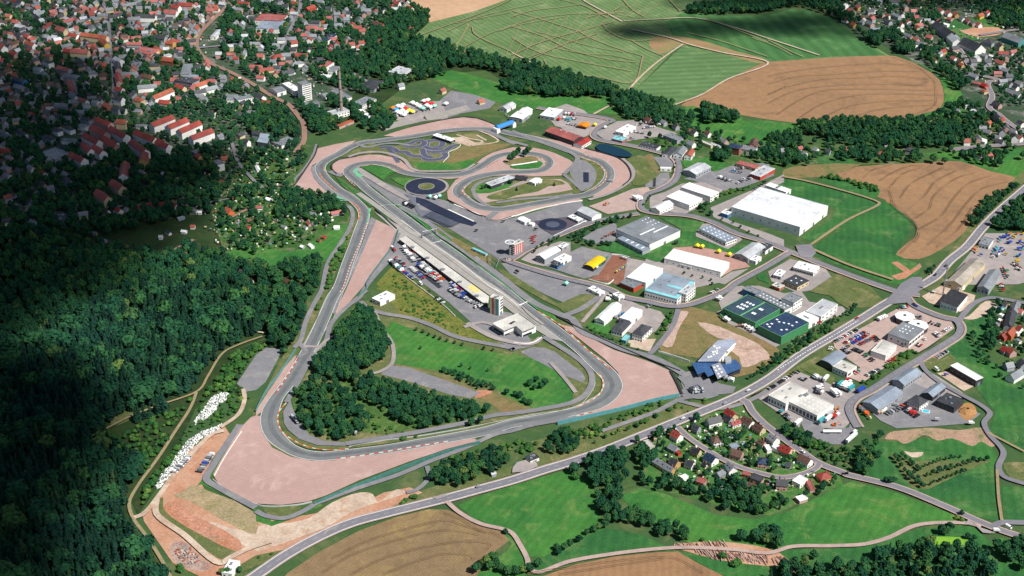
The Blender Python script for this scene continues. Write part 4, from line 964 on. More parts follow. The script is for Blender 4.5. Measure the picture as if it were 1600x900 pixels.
# big green and blue works
sk2 = [(a / 10, b / 10, 3.4, 2) for a, b in ((3.2, 7.6), (3.2, 6.7), (3.2, 5.8), (5, 7.9), (5, 7.1), (5, 6.3), (6.6, 7.9), (6.6, 7.1), (6.6, 6.3), (6.5, 3.4), (6.5, 2.8), (3.6, 3.4), (3.6, 2.8))]
r_, L_, Wd = H_('factory_hall', 'X 1129,482 1180,505 1215.5,482', 9, 'flat', 'greenblue', 'green', 'large green hall with blue-green roof and paired roof lights', sky_=[(1 - a, b, s1, s2) for a, b, s1, s2 in sk2], trim=TRIMG)
MB().box(.2, Wd * .45, 9.36, L_ - .2, Wd * .48, 9.7).build('roof_band', TRIMG, r_)
H_('factory_hall', 'X 1181,511 1221,527 1264,505', 9, 'flat', 'blue', 'green', 'green hall with deep blue roof and round roof lights', sky_=[(.15, .7, 2.2, 2.2), (.3, .78, 2.2, 2.2), (.35, .2, 2, 2), (.2, .85, 2, 2), (.55, .85, 2, 2), (.5, .7, 2, 2), (.55, .55, 2, 2), (.6, .4, 2, 2), (.6, .25, 2, 2), (.8, .3, 2, 2), (.25, .3, 2, 2)], win=[('x0', 10, 1, .3, 1)], trim=TRIMG)
H_('factory_hall', 'X 1179,462 1226,485 1236,477', 7, 'flat', 'grey', 'white', 'long grey roofed hall behind the green works', sky_=grid(2, 8, .3, .7, .1, .9, 1.5, 1.5))
H_('factory_hall', 'X 1160,452 1180,460 1190,455', 7, 'flat', 'grey', 'blue', 'blue-walled block with square windows behind the green works', win=[('x0', 7, 2, .4, 1.2)])
H_('office_building', 'X 1222.5,466 1240,474 1254,465', 11, 'flat', 'grey', 'white', 'grey-roofed office cube above the long grey roofed hall', win=[(W_, 4, 2, .6, 1.3)])
H_('factory_hall', 'X 1262,485 1283,495.5 1309,476', 8, 'flat', 'whitegrey', 'white', 'pale grey roofed hall with white walls near hedge', win=[(W_, 4, 2, .4, 1.3)], units=[(.5, .55, 6, 2, .8)])
H_('workshop', 'X 1243,494 1264,504.5 1277.5,496', 7, 'flat', 'white', 'white', 'white flat workshop beside the deep blue roof', units=[(.4, .5, 2, 7, .6)])
# right side
H_('car_showroom', 'X 1239,418 1271,426.5 1286,418', 5, 'flat', 'white', 'white', 'white showroom with glazed front near the road junction', win=[('x0', 12, 1, .8, 2), (W_, 2, 1, .4, 1.6)])
H_('office_building', 'X 1226.5,438 1246,448.5 1264,439', 5, 'flat', 'dark', 'cream', 'cream flat building with black roof and white domes', sky_=grid(2, 2, .3, .7, .3, .7, 1.6, 1.6), win=[(W_, 3, 1, .4, 1.3), ('x0', 3, 1, .4, 1.3)])
H_('kiosk', 'X 1206,446 1218,451 1224,446', 3.5, 'flat', 'beige', 'orange', 'small orange-walled kiosk by the pink yard')
H_('canopy_building', 'X 1210,428 1220,433 1228,424', 4, 'flat', 'white', 'grey', 'small canopy roof by the roundabout road')
r_, L_, Wd = H_('car_showroom', 'X 1389,521 1421,534 1444,515', 8, 'flat', 'grey', 'white', 'dealership hall with grey roof and two white wings', sky_=[(a / 10, b / 10, 1.8, 1.2) for a in (4, 6, 8) for b in (4, 6, 7.4)], win=[(W_, 5, 1, .8, 3), ('x0', 3, 1, .2, 2)], trim=METAL)
H_('workshop', 'X 1362.5,547 1384,556.5 1401,540', 6, 'flat', 'beige', 'white', 'square white workshop with beige roof among the dealer cars', win=[(W_, 3, 1, .3, 1)], units=[(.5, .8, 10, .6, .3)])
H_('car_showroom', 'X 1279,565 1300,572 1323,557', 6, 'arch', 'steel', 'dark', 'showroom with arched steel roof beside the main road', rh=2.2, axis='u', win=[('x0', 6, 1, .8, 3)])
H_('workshop', 'X 1301,573 1324,583 1341,574', 6, 'flat', 'beige', 'white', 'beige flat workshop joined to the arched roof showroom', win=[('x0', 5, 1, .4, 1.6), (W_, 2, 1, .6, 2.4)], units=[(.4, .4, 2, 2, .8), (.6, .6, 2, 2, .8)])
H_('truck_depot', 'X 1204,616 1228,631.5 1262,610', 8, 'flat', 'beige', 'white', 'rear part of truck depot with weathered flat roof', win=[('x0', 6, 1, .5, 2.5)])
H_('truck_depot', 'X 1232,628 1277,650 1300,632', 8, 'flat', 'beige', 'white', 'front part of truck depot with rows of roof vents', sky_=grid(3, 6, .25, .75, .15, .85, 1.2, 1.2), win=[('x0', 8, 1, .7, 4)], units=[(.8, .85, 4, 3, 1.6), (.6, .93, 3, 2, 1.4)])
H_('barn_hall', 'X 1348,628 1372,639.5 1411,614', 6.5, 'gable', 'steel', 'grey', 'largest steel-blue ridged hall beside dark yard', axis='u', door=2, win=[(W_, 12, 1, .3, .8)])
H_('barn_hall', 'X 1395.5,593 1412.5,601.5 1440.5,582.5', 6, 'gable', 'steel', 'grey', 'steel-blue ridged hall nearest the road above dark yard', axis='u', win=[(W_, 8, 1, .5, 1.6)])
H_('barn_hall', 'X 1485,572 1525,595 1539,592', 7, 'flat', 'white', 'dark', 'long dark-walled hall with white flat roof on meadow edge', sky_=[(.5, .3, 2, 2), (.5, .55, 2, 2), (.5, .8, 2, 2)])
H_('barn_hall', 'X 1444,613 1457.5,620.5 1477.5,605', 5, 'gable', 'steel', 'dark', 'small steel-blue ridged hall between villa and road', axis='u')
H_('open_barn', 'X 1465,626 1491,638 1506,625', 6, 'flat', 'dark', 'dark', 'dark grey roofed open barn beside wood chip pile', win=[('x0', 4, 1, .8, 4)])
H_('villa', 'X 1420,624.5 1437,635 1451,626', 6, 'hip', 'dark', 'white', 'white villa with slate roof in the dark yard', rh=3.5, win=[('x0', 5, 2, .5, 1.2), (W_, 4, 2, .5, 1.2)])
H_('long_hall', 'X 1487,432 1503,447 1540,411', 7, 'gable', 'rusty', 'cream', 'long rusty grey ridged hall beside the main road', axis='u', rh=3)
H_('long_hall', 'X 1529,446 1545,453 1564,426', 7, 'gable', 'grey', 'grey', 'grey ridged hall right of the rusty one', axis='u', rh=2.5, win=[('x0', 3, 1, .4, 2)])
H_('workshop', 'X 1530,380 1545,385 1552.5,374', 5, 'flat', 'grey', 'white', 'small grey flat shop beside the blue machines', win=[('x0', 3, 1, .7, 2)])
H_('workshop', 'X 1475,440 1500,451 1507,446', 4, 'flat', 'white', 'white', 'white low wing at near end of rusty hall', win=[('x0', 6, 1, .5, 1)])
H_('black_hall', 'X 1471,471 1496,480 1512,461', 7, 'shed', 'black', 'white', 'black roofed hall beside the tall mast', rh=1.5, axis='u', win=[('x0', 5, 1, .5, 1)])
H_('market_hall', 'X 1173,271 1188,277 1211,264', 5, 'flat', 'whitegrey', 'red', 'pale flat roof with red wall right of wrecking yard')
H_('workshop', 'X 1150,256 1180,264 1186,259', 4, 'flat', 'pinkred', 'cream', 'low shed row behind the wrecking yard')
H_('container', 'X 1032,263.5 1049,264 1050,262', 3.5, 'flat', 'white', 'white', 'white container on the small car park by the bend', win=[])
# upper middle
H_('hall', 'X 844,180 866,184 880,172', 5, 'flat', 'white', 'grey', 'white flat hall above the blue bridge', sky_=[])
H_('hall', 'X 808,176 822,180 832,171', 6, 'gable', 'white', 'white', 'white ridged hall left of the grey yard above the bridge', axis='u')
H_('hall', 'X 800,180 816,187 828,178', 5, 'arch', 'white', 'grey', 'lower white hall beside the grey yard above the bridge', rh=1.5, axis='u')
H_('hall', 'X 783,167 792,171 806,163', 5, 'gable', 'whitegrey', 'white', 'pair of pale striped roofs left of the upper white halls', axis='u')
H_('hall', 'X 960,206 974,209 994,198', 5, 'flat', 'white', 'white', 'white flat hall among parked cars right of the road bend')
H_('hall', 'X 956,217 972,221 980,216', 4, 'flat', 'teal', 'red', 'small green roofed building with red walls by the pond road')
H_('hall', 'X 1000,226 1026,232 1030,227', 4.5, 'flat', 'dark', 'white', 'dark roofed long house with white end by the pond road', win=[('x0', 6, 1, .5, 1)])
H_('hall', 'X 1036,212 1058,220 1062,213', 5, 'flat', 'grey', 'grey', 'grey long roof hidden among trees beyond pond road')
H_('workshop', 'X 1037,238 1048,243 1058,232', 5, 'gable', 'dark', 'white', 'dark roofed white house at the top of the road bend', axis='u', rh=2)
H_('apartment_block', 'X 1136,229 1155,233 1157,227', 9, 'hip', 'blue', 'brick', 'four storey brick block with blue roof in hamlet', rh=3, win=[('x0', 6, 3, .4, 1.3)])
H_('apartment_block', 'X 1156,233 1178,237 1180,230', 6, 'flat', 'grey', 'white', 'white long block right of the blue roofed one', win=[('x0', 8, 2, .5, 1.2)])
H_('villa', 'X 1170,226 1182,230 1186,220', 7, 'gable', 'brown', 'pink', 'pinkish gabled house at right end of hamlet', rh=4, axis='u', win=[(W_, 2, 2, .4, 1.2)])
H_('villa', 'X 1072,239 1080,245 1086,236', 6, 'gable', 'orange', 'white', 'white gabled house beside the lane behind road bend', rh=3, axis='u')
H_('villa', 'X 1055,237 1066,243 1074,232', 6, 'gable', 'grey', 'white', 'grey roofed white house left of lane behind road bend', rh=3, axis='u')
H_('office_tower', 'X 461,130 472,133.5 486,130', 24, 'flat', 'grey', 'white', 'eight storey white office tower in the town', win=[(W_, 1, 8, .86, 1.1)])
H_('hall', 'X 441,131 460,143 464,136', 7, 'flat', 'white', 'white', 'white flat roofed hall behind the office tower')
H_('hall', 'X 420,139 433,145 443,139', 6, 'gable', 'grey', 'white', 'grey roofed shed left of the office tower', axis='u')
H_('hall', 'X 475,165 500,163 516,157', 4, 'flat', 'grey', 'grey', 'low grey block in front of the office tower')
H_('hall', 'X 498,148 508,152 512,148', 4, 'gable', 'grey', 'white', 'small grey house right of the office tower', axis='u')
H_('hall', 'X 516,142 536,155 550,152', 5, 'flat', 'grey', 'white', 'wide grey flat hall behind the tall chimney')
H_('hall', 'X 552,160 566,165 588,155', 7, 'flat', 'grey', 'white', 'white walled hall right of the tall chimney', win=[(W_, 8, 2, .5, 1.4)])
H_('boiler_house', 'X 512,175 520,180 546,173', 7, 'flat', 'whitegrey', 'white', 'white boiler house at the foot of the chimney', win=[(W_, 6, 2, .5, 1.4)], units=[(.5, .5, 3, 3, 2)])
H_('garage_row', 'X 527,196 530,198.5 553,189', 3.5, 'flat', 'orange', 'pink', 'pinkish low garage row below the tall chimney')
H_('garage_row', 'X 560,172 578,187 583,184', 3.5, 'flat', 'white', 'cream', 'narrow pale shed row right of the tall chimney')
H_('hall', 'X 498,104 508,106 522,97', 7, 'flat', 'pinkred', 'white', 'white long building behind the chimney top')
H_('hall', 'X 515,108 524,112 531,104', 8, 'flat', 'grey', 'white', 'grey block with white end behind the chimney top')
H_('hall', 'X 604,114 630,117 646,108', 7, 'flat', 'whitegrey', 'white', 'large white villa block in woods left of valley meadow', win=[(W_, 5, 2, .5, 1.2)])
H_('hall', 'X 565,135 585,140 600,126', 5, 'hip', 'dark', 'grey', 'dark hipped roof hidden in the trees right of chimney', rh=3)
H_('factory_hall', 'X 400,44 435,46 446,33', 7, 'flat', 'steel', 'white', 'long steel-blue factory roof in upper town', win=[(W_, 8, 1, .6, 1.5)])
H_('factory_hall', 'X 398,32 440,34 452,24', 7, 'flat', 'pinkred', 'white', 'long reddish factory roof behind the steel-blue one')
H_('hall', 'X 504,62 512,64 528,54', 6, 'flat', 'blue', 'white', 'dark blue flat roof among trees in upper town')
H_('school', 'X 272,126 300,131 306,124', 9, 'flat', 'dark', 'grey', 'dark grey school block with window bands', win=[('x0', 9, 3, .8, 1.2)])
H_('school', 'X 283,112 296,116 301,100', 10, 'flat', 'grey', 'grey', 'rear dark cube of the grey school')
H_('apartment_block', 'X 355,152 369,156 372,148', 8, 'flat', 'grey', 'white', 'left of two white apartment blocks below the railway', win=[('x0', 6, 3, .5, 1)])
H_('apartment_block', 'X 371,157 396,152 398,146', 10, 'flat', 'grey', 'white', 'right of two white apartment blocks below the railway', win=[('x0', 8, 3, .5, 1.1)])
H_('clinic', 'X 205,82 236,86 240,76', 7, 'flat', 'pinkred', 'cream', 'pinkish low complex in the middle of town', win=[('x0', 8, 2, .4, 1)], units=[(.5, .3, 4, 6, 2)])
H_('station_hall', 'X 332,54 337,58 347,47', 5, 'gable', 'whitegrey', 'white', 'long pale station roof beside the railway lines', axis='u', rh=1)
H_('hall', 'X 60,240 86,250 112,240', 7, 'flat', 'grey', 'grey', 'wide grey hall in the dark shaded quarter')
H_('hall', 'X 80,337 95,347 108,338', 7, 'flat', 'dark', 'grey', 'grey flat block at the edge of shaded forest')
H_('hall', 'X 408,213 417,224 424,211', 8, 'shed', 'steel', 'dark', 'steel-blue pitched roof building left of railway', rh=2)
H_('hall', 'X 430,222 440,228 463,218', 5, 'flat', 'grey', 'white', 'low grey roof above the railway bend')
H_('villa', 'X 332,252 340,258 346,252', 9, 'flat', 'grey', 'white', 'white block house beside orange roof near allotments', win=[('x0', 3, 3, .4, 1.1)])
# circuit
H_('grandstand_roof', 'X 676,212 704,221 706,216', 4.5, 'flat', 'white', 'dark', 'narrow white roofed stand beside the karting course')
H_('covered_stand', 'X 758,287 767,291 804,278', 5, 'flat', 'whitegrey', 'dark', 'long low stand with pale roof inside omega bend', units=[])
H_('solar_array', 'X 804,281 822,282.5 825,276.5', 1.5, 'shed', 'black', 'dark', 'dark solar panel bank right of the long low stand', rh=1.2)
H_('infield_hut', 'X 827,283 836,287 847,281', 4, 'gable', 'white', 'white', 'small white infield building right of solar panels', axis='u', rh=1)
H_('skid_hut', 'X 809,342 820,347.5 827,343', 4, 'gable', 'white', 'white', 'small white twin-roofed hut left of dark skid pan', axis='v', rh=1)
H_('marshal_hut', 'X 828,350 832,352 836,349', 3, 'flat', 'white', 'white', 'tiny white cabin between skid hut and skid pan')
H_('start_marshal_hut', 'X 584,465 594,472.5 617,461', 5, 'flat', 'white', 'white', 'white flat workshop left of the paddock bank')
H_('shelter_roof', 'H -40,-80 -39,-78 -30,-80', 1, 'flat', 'white', 'white', 'x') if False else None
H_('tall_van_shed', 'F 1190,540 1310,600 1345,560', 3.6, 'flat', 'white', 'white', 'long white container before the access road fork', cat='container')
H_('village_pump_house', '23 85,155 115,182 170,160', 3.5, 'flat', 'dark', 'white', 'small slate-roofed hut on the main road lay-by', cat='hut')
H_('stable_shed', '13 1460,255 1475,268 1502,262', 3, 'gable', 'whitegrey', 'grey', 'tiny grey shed by the dark trees beside main road', cat='shed', rh=.8)
H_('tent_hall', '03 1385,880 1450,890 1500,810', 4, 'flat', 'white', 'white', 'long white shed at the bottom of the dirt yard', cat='shed')
H_('gate_house', '22 1105,625 1130,645 1185,628', 4, 'flat', 'dark', 'grey', 'dark flat hut beside gravel trap corner', cat='hut')
H_('pale_shed', '22 1080,628 1090,640 1128,612', 3, 'flat', 'dark', 'dark', 'narrow dark shed left of the dark flat hut', cat='shed') if False else None

# pit building: long low roof with pillars, dark garage openings
def quad_hall(name, s, h, rc, wc, label):
    pts = [P(a, b, h) for a, b in z(s)]
    c_ = sum(pts, Vector()) / 4
    root = empty(name, (c_.x, c_.y, 0)); tag(root, label, 'building')
    n = len(pts)
    V = [(p.x - c_.x, p.y - c_.y, 0) for p in pts] + [(p.x - c_.x, p.y - c_.y, h) for p in pts]
    F = [(i, (i + 1) % n, n + (i + 1) % n, n + i) for i in range(n)]
    mesh_obj('wall', V, F, WALLC[wc], root)
    q = [((p - c_) * 1.0) for p in pts]
    V = [(a.x * 1.003, a.y * 1.003, h) for a in q] + [(a.x * 1.003, a.y * 1.003, h + .6) for a in q]
    ro = mesh_obj('roof', V, F + [tuple(range(n))[::-1], tuple(range(n, 2 * n))], ROOFC[rc], root)
    paint_mask(z(s)); paint_mask([PX(p.x, p.y) for p in pts])
    return root, pts, c_, ro
root, pts, c_, ro = quad_hall('pit_building', 'E 425,490 500,462 | H 240,130 225,240 | G 1025,750', 5, 'beige', 'dark', 'long pit building with pale flat roof beside start straight')
a0, a1 = P(*z('G 160,95')[0], 5), P(*z('G 1030,745')[0], 5)
for i in range(34):
    t = (i + .5) / 34; p = a0.lerp(a1, t) - c_
    d = (a1 - a0).normalized(); nrm = Vector((-d.y, d.x, 0)); 
    if nrm.y > 0: nrm = -nrm
    o = MB().box(-1.6, 0, .1, 1.6, .12, 3.4).build('garage_door', BLACKM if i % 3 else DOORM, root)
    o.location = (p.x + nrm.x * .15, p.y + nrm.y * .15, 0); o.rotation_euler.z = math.atan2(d.y, d.x)
for s in ('G 295,180', 'G 450,290', 'G 612,410', 'G 788,540', 'G 965,685'):
    p = P(*z(s)[0], 6) - c_
    o = MB().box(-2, -1.4, 0, 2, 1.4, 1.3).box(-2.3, -1.7, 1.3, 2.3, 1.7, 1.45).build('roof_unit', METAL, ro); o.location = (p.x, p.y, 5.6)
p = P(*z('G 935,605')[0], 6) - c_; d_ = (a1 - a0).normalized()
o = MB().box(-8, -4, 0, 8, 4, .12).build('roof_terrace', plain('yellow_membrane', 'bdb070', .8), ro); o.location = (p.x, p.y, 5.61); o.rotation_euler.z = math.atan2(d_.y, d_.x)
# race tower beside it
r_, L_, Wd = H_('race_tower', 'H 255,150 400,190 490,150', 18.5, 'flat', 'beige', 'white', 'tall white race tower with orange and blue strips beside pit building', cat='tower', units=[(.3, .5, 3, 3, 1.2), (.7, .4, 2, 2, 1)])
for (m_, y0_, y1_) in ((WALLC['brick'], .55, .76), (WALLC['teal'], .1, .32), (WALLC['cream'], .8, .97)):
    MB().box(-.5, y0_ * Wd, .3, -.01, y1_ * Wd, 19.4).build('facade_strip', m_, r_)
for k in range(4):
    MB().box(L_ * .3, -.12, 6 + k * 3.2, L_ * .95, .02, 7.6 + k * 3.2).build('window', GLASS, r_)
    MB().box(L_ - .02, Wd * .1, 6 + k * 3.2, L_ + .12, Wd * .9, 7.6 + k * 3.2).build('window', GLASS, r_)
# white media centre
pts = 'H 300,545 475,650 620,590 660,575 760,665 975,580 700,390'
rootm, ptsm, cm, rom = quad_hall('media_centre', pts, 8, 'beige', 'white', 'white flat building with notched front beside the race tower')
for s in ('H 580,570', 'H 600,555', 'H 630,540'):
    p = P(*z(s)[0], 8) - cm
    o = MB().box(-1.5, -.5, 0, 1.5, .5, .7).build('roof_vent', BLACKM, rom); o.location = (p.x, p.y, 8.6)
def wall_panel(root, c_, p0, p1, t0, t1, z0_, z1_, m, nm, out=.08):
    a, b = p0.lerp(p1, t0), p0.lerp(p1, t1)
    d = (b - a).normalized(); n_ = Vector((d.y, -d.x, 0))
    V = [(a - c_) + n_ * -.05, (b - c_) + n_ * -.05, (b - c_) + n_ * out, (a - c_) + n_ * out]
    V = [(v.x, v.y, zz_) for zz_ in (z0_, z1_) for v in V]
    return mesh_obj(nm, V, box_geo(0, 0, 0, 1, 1, 1)[1], m, root)
wall_panel(rootm, cm, ptsm[1], ptsm[2], .05, .95, .2, 2.2, GLASS, 'window_band')
wall_panel(rootm, cm, ptsm[4], ptsm[5], .05, .7, .2, 2.6, GLASS, 'window_band')
wall_panel(rootm, cm, ptsm[0], ptsm[1], .05, .95, 1, 4.5, GLASS, 'window_band')
for (i0, i1, t) in ((1, 2, .1), (1, 2, .2), (1, 2, .3), (4, 5, .1), (4, 5, .18), (4, 5, .26)):
    wall_panel(rootm, cm, ptsm[i0], ptsm[i1], t, t + .05, 5, 6.4, BLACKM, 'facade_mark')
# control tower with disc (driving centre)
r_, L_, Wd = H_('control_tower', 'F 372,78 425,92 520,50', 13, 'flat', 'beige', 'coral', 'red clad control tower with white disc on the skid plateau', cat='tower', units=[(.7, .5, 2, 2, 1.2)])
for k in range(4): MB().box(L_ * (.1 + k * .22), -.12, 1.5, L_ * (.16 + k * .22), .02, 12).build('facade_fin', FRAMEW, r_)
for k in range(5): MB().box(-.15, Wd * (.08 + k * .18), 1, .02, Wd * (.18 + k * .18), 12).build('window', GLASS, r_)
for k in range(5): MB().box(-.5, .1, 1.6 + k * 2.4, -.15, Wd - .1, 2.4 + k * 2.4).build('balcony', WHITE, r_)
pd = P(*z('F 378,55')[0], 16); dm = MB(); n = 28; c_ = Vector((r_.location.x, r_.location.y, 0))
rel = Vector((pd.x, pd.y, 0)) - c_
ca, sa_ = math.cos(-r_.rotation_euler.z), math.sin(-r_.rotation_euler.z)
lx, ly = rel.x * ca - rel.y * sa_, rel.x * sa_ + rel.y * ca
def tube(x, y, r1, r0, z0_, z1_, n=28):
    V = []
    for zz_ in (z0_, z1_):
        for rr in (r0, r1):
            V += [(x + rr * math.cos(6.28318 * i / n), y + rr * math.sin(6.28318 * i / n), zz_) for i in range(n)]
    F = []
    for i in range(n):
        j = (i + 1) % n
        F += [(n + i, n + j, 3 * n + j, 3 * n + i), (j, i, 2 * n + i, 2 * n + j), (2 * n + i, 2 * n + j, 3 * n + j, 3 * n + i)[::-1], (i, j, n + j, n + i)[::-1]]
    return V, F
dm.add(*tube(lx, ly, 5.0, 0.01, 15.5, 15.7), 1); dm.add(*tube(lx, ly, 5.4, 4.4, 15.7, 16.2), 0)
dm.add(*tube(lx, ly, 1.6, 1.1, 15.72, 15.9), 0)
dm.build('disc', [WHITE, plain('disc_deck', '6a7076')], r_)
MB().bar((lx, ly, 0), (lx, ly, 15.5), 1.1, n=10).build('column', METAL, r_)

# solar roofed house with wings
def slab_part(root, c_, s, h0, h1, m, nm, trim=None, hs=None):
    hs = hs or [h1] * len(z(s))
    pts = [P(a, b, hh) - c_ for (a, b), hh in zip(z(s), hs)]
    n = len(pts)
    V = [(p.x, p.y, hh - .4) for p, hh in zip(pts, hs)] + [(p.x, p.y, hh) for p, hh in zip(pts, hs)]
    F = [(i, (i + 1) % n, n + (i + 1) % n, n + i) for i in range(n)] + [tuple(range(n))[::-1], tuple(range(n, 2 * n))]
    return mesh_obj(nm, V, F, m, root)
cK = P(*z('K 600,620')[0]); rootK = empty('solar_house', (cK.x, cK.y, 0)); tag(rootK, 'villa with silver roof and blue solar wings in sandy ground', 'villa')
def prism(root, c_, s, h, m, nm, z0_=0):
    pts = [P(a, b, h) - c_ for a, b in z(s)]; n = len(pts)
    V = [(p.x, p.y, z0_) for p in pts] + [(p.x, p.y, h) for p in pts]
    F = [(i, (i + 1) % n, n + (i + 1) % n, n + i) for i in range(n)] + [tuple(range(n, 2 * n))]
    paint_mask([PX(p.x + c_.x, p.y + c_.y) for p in pts]); paint_mask(z(s))
    return mesh_obj(nm, V, F, m, root)
prism(rootK, cK, 'K 240,580 310,730 520,670 640,770 780,720 970,660 900,560 700,580 640,540 300,560', 5.5, WALLC['dark'], 'wall')
prism(rootK, cK, 'K 330,530 640,540 800,330 880,250 800,240 640,240 480,360', 6.5, WALLC['white'], 'wall')
slab_part(rootK, cK, 'K 205,565 300,750 520,660 610,560 640,540', 0, 6.2, ROOFC['solar'], 'solar_roof')
slab_part(rootK, cK, 'K 405,705 460,785 570,735 520,655', 0, 6.6, ROOFC['solar'], 'solar_roof')
slab_part(rootK, cK, 'K 665,590 755,745 985,655 960,590 890,510', 0, 6.8, ROOFC['solar'], 'solar_roof')
slab_part(rootK, cK, 'K 515,605 615,820 760,745 650,560', 0, 8, ROOFC['silver'], 'roof')
slab_part(rootK, cK, 'K 300,545 620,545 760,375 900,240 850,190 620,215 480,345', 0, 8, ROOFC['silver'], 'roof')
for (x, y) in ((560, 310), (600, 340), (640, 330), (540, 400), (580, 390), (600, 380), (470, 480), (510, 470), (550, 440), (600, 420)):
    slab_part(rootK, cK, 'K %d,%d %d,%d %d,%d %d,%d' % (x - 22, y - 8, x - 12, y + 12, x + 22, y + 4, x + 12, y - 16), 0, 8.5, FRAMEW, 'roof_light')
for (x, y) in ((560, 640), (590, 690), (625, 740), (610, 620), (640, 665), (675, 715), (650, 780)):
    slab_part(rootK, cK, 'K %d,%d %d,%d %d,%d %d,%d' % (x - 22, y - 8, x - 12, y + 12, x + 22, y + 4, x + 12, y - 16), 0, 8.6, FRAMEW, 'roof_light')
slab_part(rootK, cK, 'K 740,385 800,390 900,270 860,250', 0, 7.5, ROOFC['white'], 'roof')
prism(rootK, cK, 'K 720,460 820,470 830,540 740,560', 9, WALLC['grey'], 'stair_core')
prism(rootK, cK, 'K 770,800 860,840 880,800 800,780', 3, WALLC['white'], 'porch')

# octagonal pavilion of the dealership and its white wing
def ngon_pavilion(name, s, rad, h, rm, wm, label, n=8, sq=1.0):
    (a, b), = z(s); p = P(a, b, h); root = empty(name, (p.x, p.y, 0)); tag(root, label, 'building')
    ring = [(rad * math.cos(6.28318 * (i + .5) / n), rad * sq * math.sin(6.28318 * (i + .5) / n)) for i in range(n)]
    V = [(x, y, 0) for x, y in ring] + [(x, y, h) for x, y in ring]
    F = [(i, (i + 1) % n, n + (i + 1) % n, n + i) for i in range(n)]
    mesh_obj('wall', V, F, wm, root)
    V = [(x * 1.05, y * 1.05, h) for x, y in ring] + [(x * 1.05, y * 1.05, h + .8) for x, y in ring] + [(0, 0, h + 1.6)]
    mesh_obj('roof', V, F + [tuple(range(n))[::-1]] + [(n + i, n + (i + 1) % n, 2 * n) for i in range(n)], rm, root)
    MB().box(-1.2, -1.2, h + 1.2, 1.2, 1.2, h + 2.2).build('roof_light', GLASS, root)
    paint_mask([PX(p.x + x, p.y + y) for x, y in ring]); paint_mask([PX(p.x + x, p.y + y, h) for x, y in ring])
    return root
ngon_pavilion('round_pavilion', 'I 1025,165', 9.5, 6, ROOFC['white'], GLASS, 'octagonal white pavilion at the top of dealership')
ngon_pavilion('round_pavilion', 'I 1165,255', 9.5, 6, ROOFC['white'], GLASS, 'octagonal white pavilion at the right of dealership')
# tall chimney
p = P(*z('X 534,181')[0]); root = empty('chimney', p); tag(root, 'tall slender banded chimney beside the boiler house', 'chimney')
MB().bar((0, 0, 0), (0, 0, 68), 2.4, n=16, r2=1.5).build('shaft', plain('chimney_concrete', '8a7c74', .9, scale=.1), root)
for k in (20, 38, 52, 64): MB().add(*tube(0, 0, 2.7 - k * .012, 1.5, k, k + .9, 16)).build('band', plain('chimney_band', '55403a', .8), root)
MB().box(-4, -4, 0, 4, 4, 5).build('plinth', WALLC['white'], root)
# mast by the black hall
p = P(*z('L 165,110')[0]); root = empty('radio_mast', p); tag(root, 'tall pale mast beside the black roofed hall', 'mast')
MB().bar((0, 0, 0), (0, 0, 36), .8, n=10, r2=.5).build('pole', METAL, root)
MB().add(*tube(0, 0, 1.3, .5, 32, 33.2, 12)).build('platform', METAL, root)
# blue tube bridge over the back straight
pa, pb = P(*z('S 1170,580')[0]), P(*z('S 1335,520')[0])
d = pb - pa; root = empty('tyre_bridge', (pa.x, pa.y, 0), math.atan2(d.y, d.x)); tag(root, 'blue arched footbridge with white towers across the track', 'bridge'); Ld = d.length
n = 10; V = []
for x in (0, Ld):
    V += [(x, 4 * math.cos(math.pi * i / n), 6 + 3.5 * math.sin(math.pi * i / n)) for i in range(n + 1)]
F = [(i, i + 1, n + 2 + i, n + 1 + i) for i in range(n)] + [tuple(range(n + 1))[::-1], tuple(range(n + 1, 2 * n + 2)), (0, n + 1, 2 * n + 1, n)]
mesh_obj('arch_cover', V, F, plain('bridge_blue', '2f74b4', .5), root)
MB().box(0, -4, 5.2, Ld, 4, 5.9).build('deck', METAL, root)
for x in (-3, Ld - 3): MB().box(x, -4.5, 0, x + 6, 4.5, 5.1).box(x + .5, -4, 5.1, x + 5.5, 4, 6.5).build('tower', WALLC['white'], root)
# start gantries over the straight
for s0, s1, lb in (('E 660,440', 'E 800,390', 'grey gantry over the straight above the pit building'), ('F -440,330', 'F -300,180', 'x')):
    if lb == 'x': continue
    pa, pb = P(*z(s0)[0], 6), P(*z(s1)[0], 6); d = pb - pa
    root = empty('start_gantry', (pa.x, pa.y, 0), math.atan2(d.y, d.x)); tag(root, lb, 'gantry')
    g_ = MB()
    for zz_ in (6, 7.2):
        for y in (-.8, .8): g_.bar((0, y, zz_), (d.length, y, zz_), .12, n=4)
    k = 0
    while k < d.length - 2: g_.bar((k, -.8, 6), (k + 2, -.8, 7.2), .08, n=4).bar((k, .8, 7.2), (k + 2, .8, 6), .08, n=4).bar((k, -.8, 7.2), (k, .8, 7.2), .08, n=4); k += 2
    g_.build('truss', METAL, root)
    for x in (0, d.length): MB().box(x - .3, -.9, 0, x + .3, .9, 6).build('post', METAL, root)
# footbridge with ramp between the dry bank and the plateau (white frames)
pts = [P(*z(s)[0]) for s in ('F 165,215', 'F 270,275', 'F 230,340', 'F 170,295')]
c_ = sum(pts, Vector()) / 4; root = empty('stair_frame', (c_.x, c_.y, 0)); tag(root, 'white footbridge frame beside the dry grass bank', 'footbridge')
for i in range(4):
    a, b = pts[i] - c_, pts[(i + 1) % 4] - c_
    MB().bar((a.x, a.y, 0), (a.x, a.y, 6), .22, n=6).build('post', METAL, root)
    MB().bar((a.x, a.y, 5.5), (b.x, b.y, 5.5 if i != 1 else 2), .35, n=4).build('beam', METAL, root)
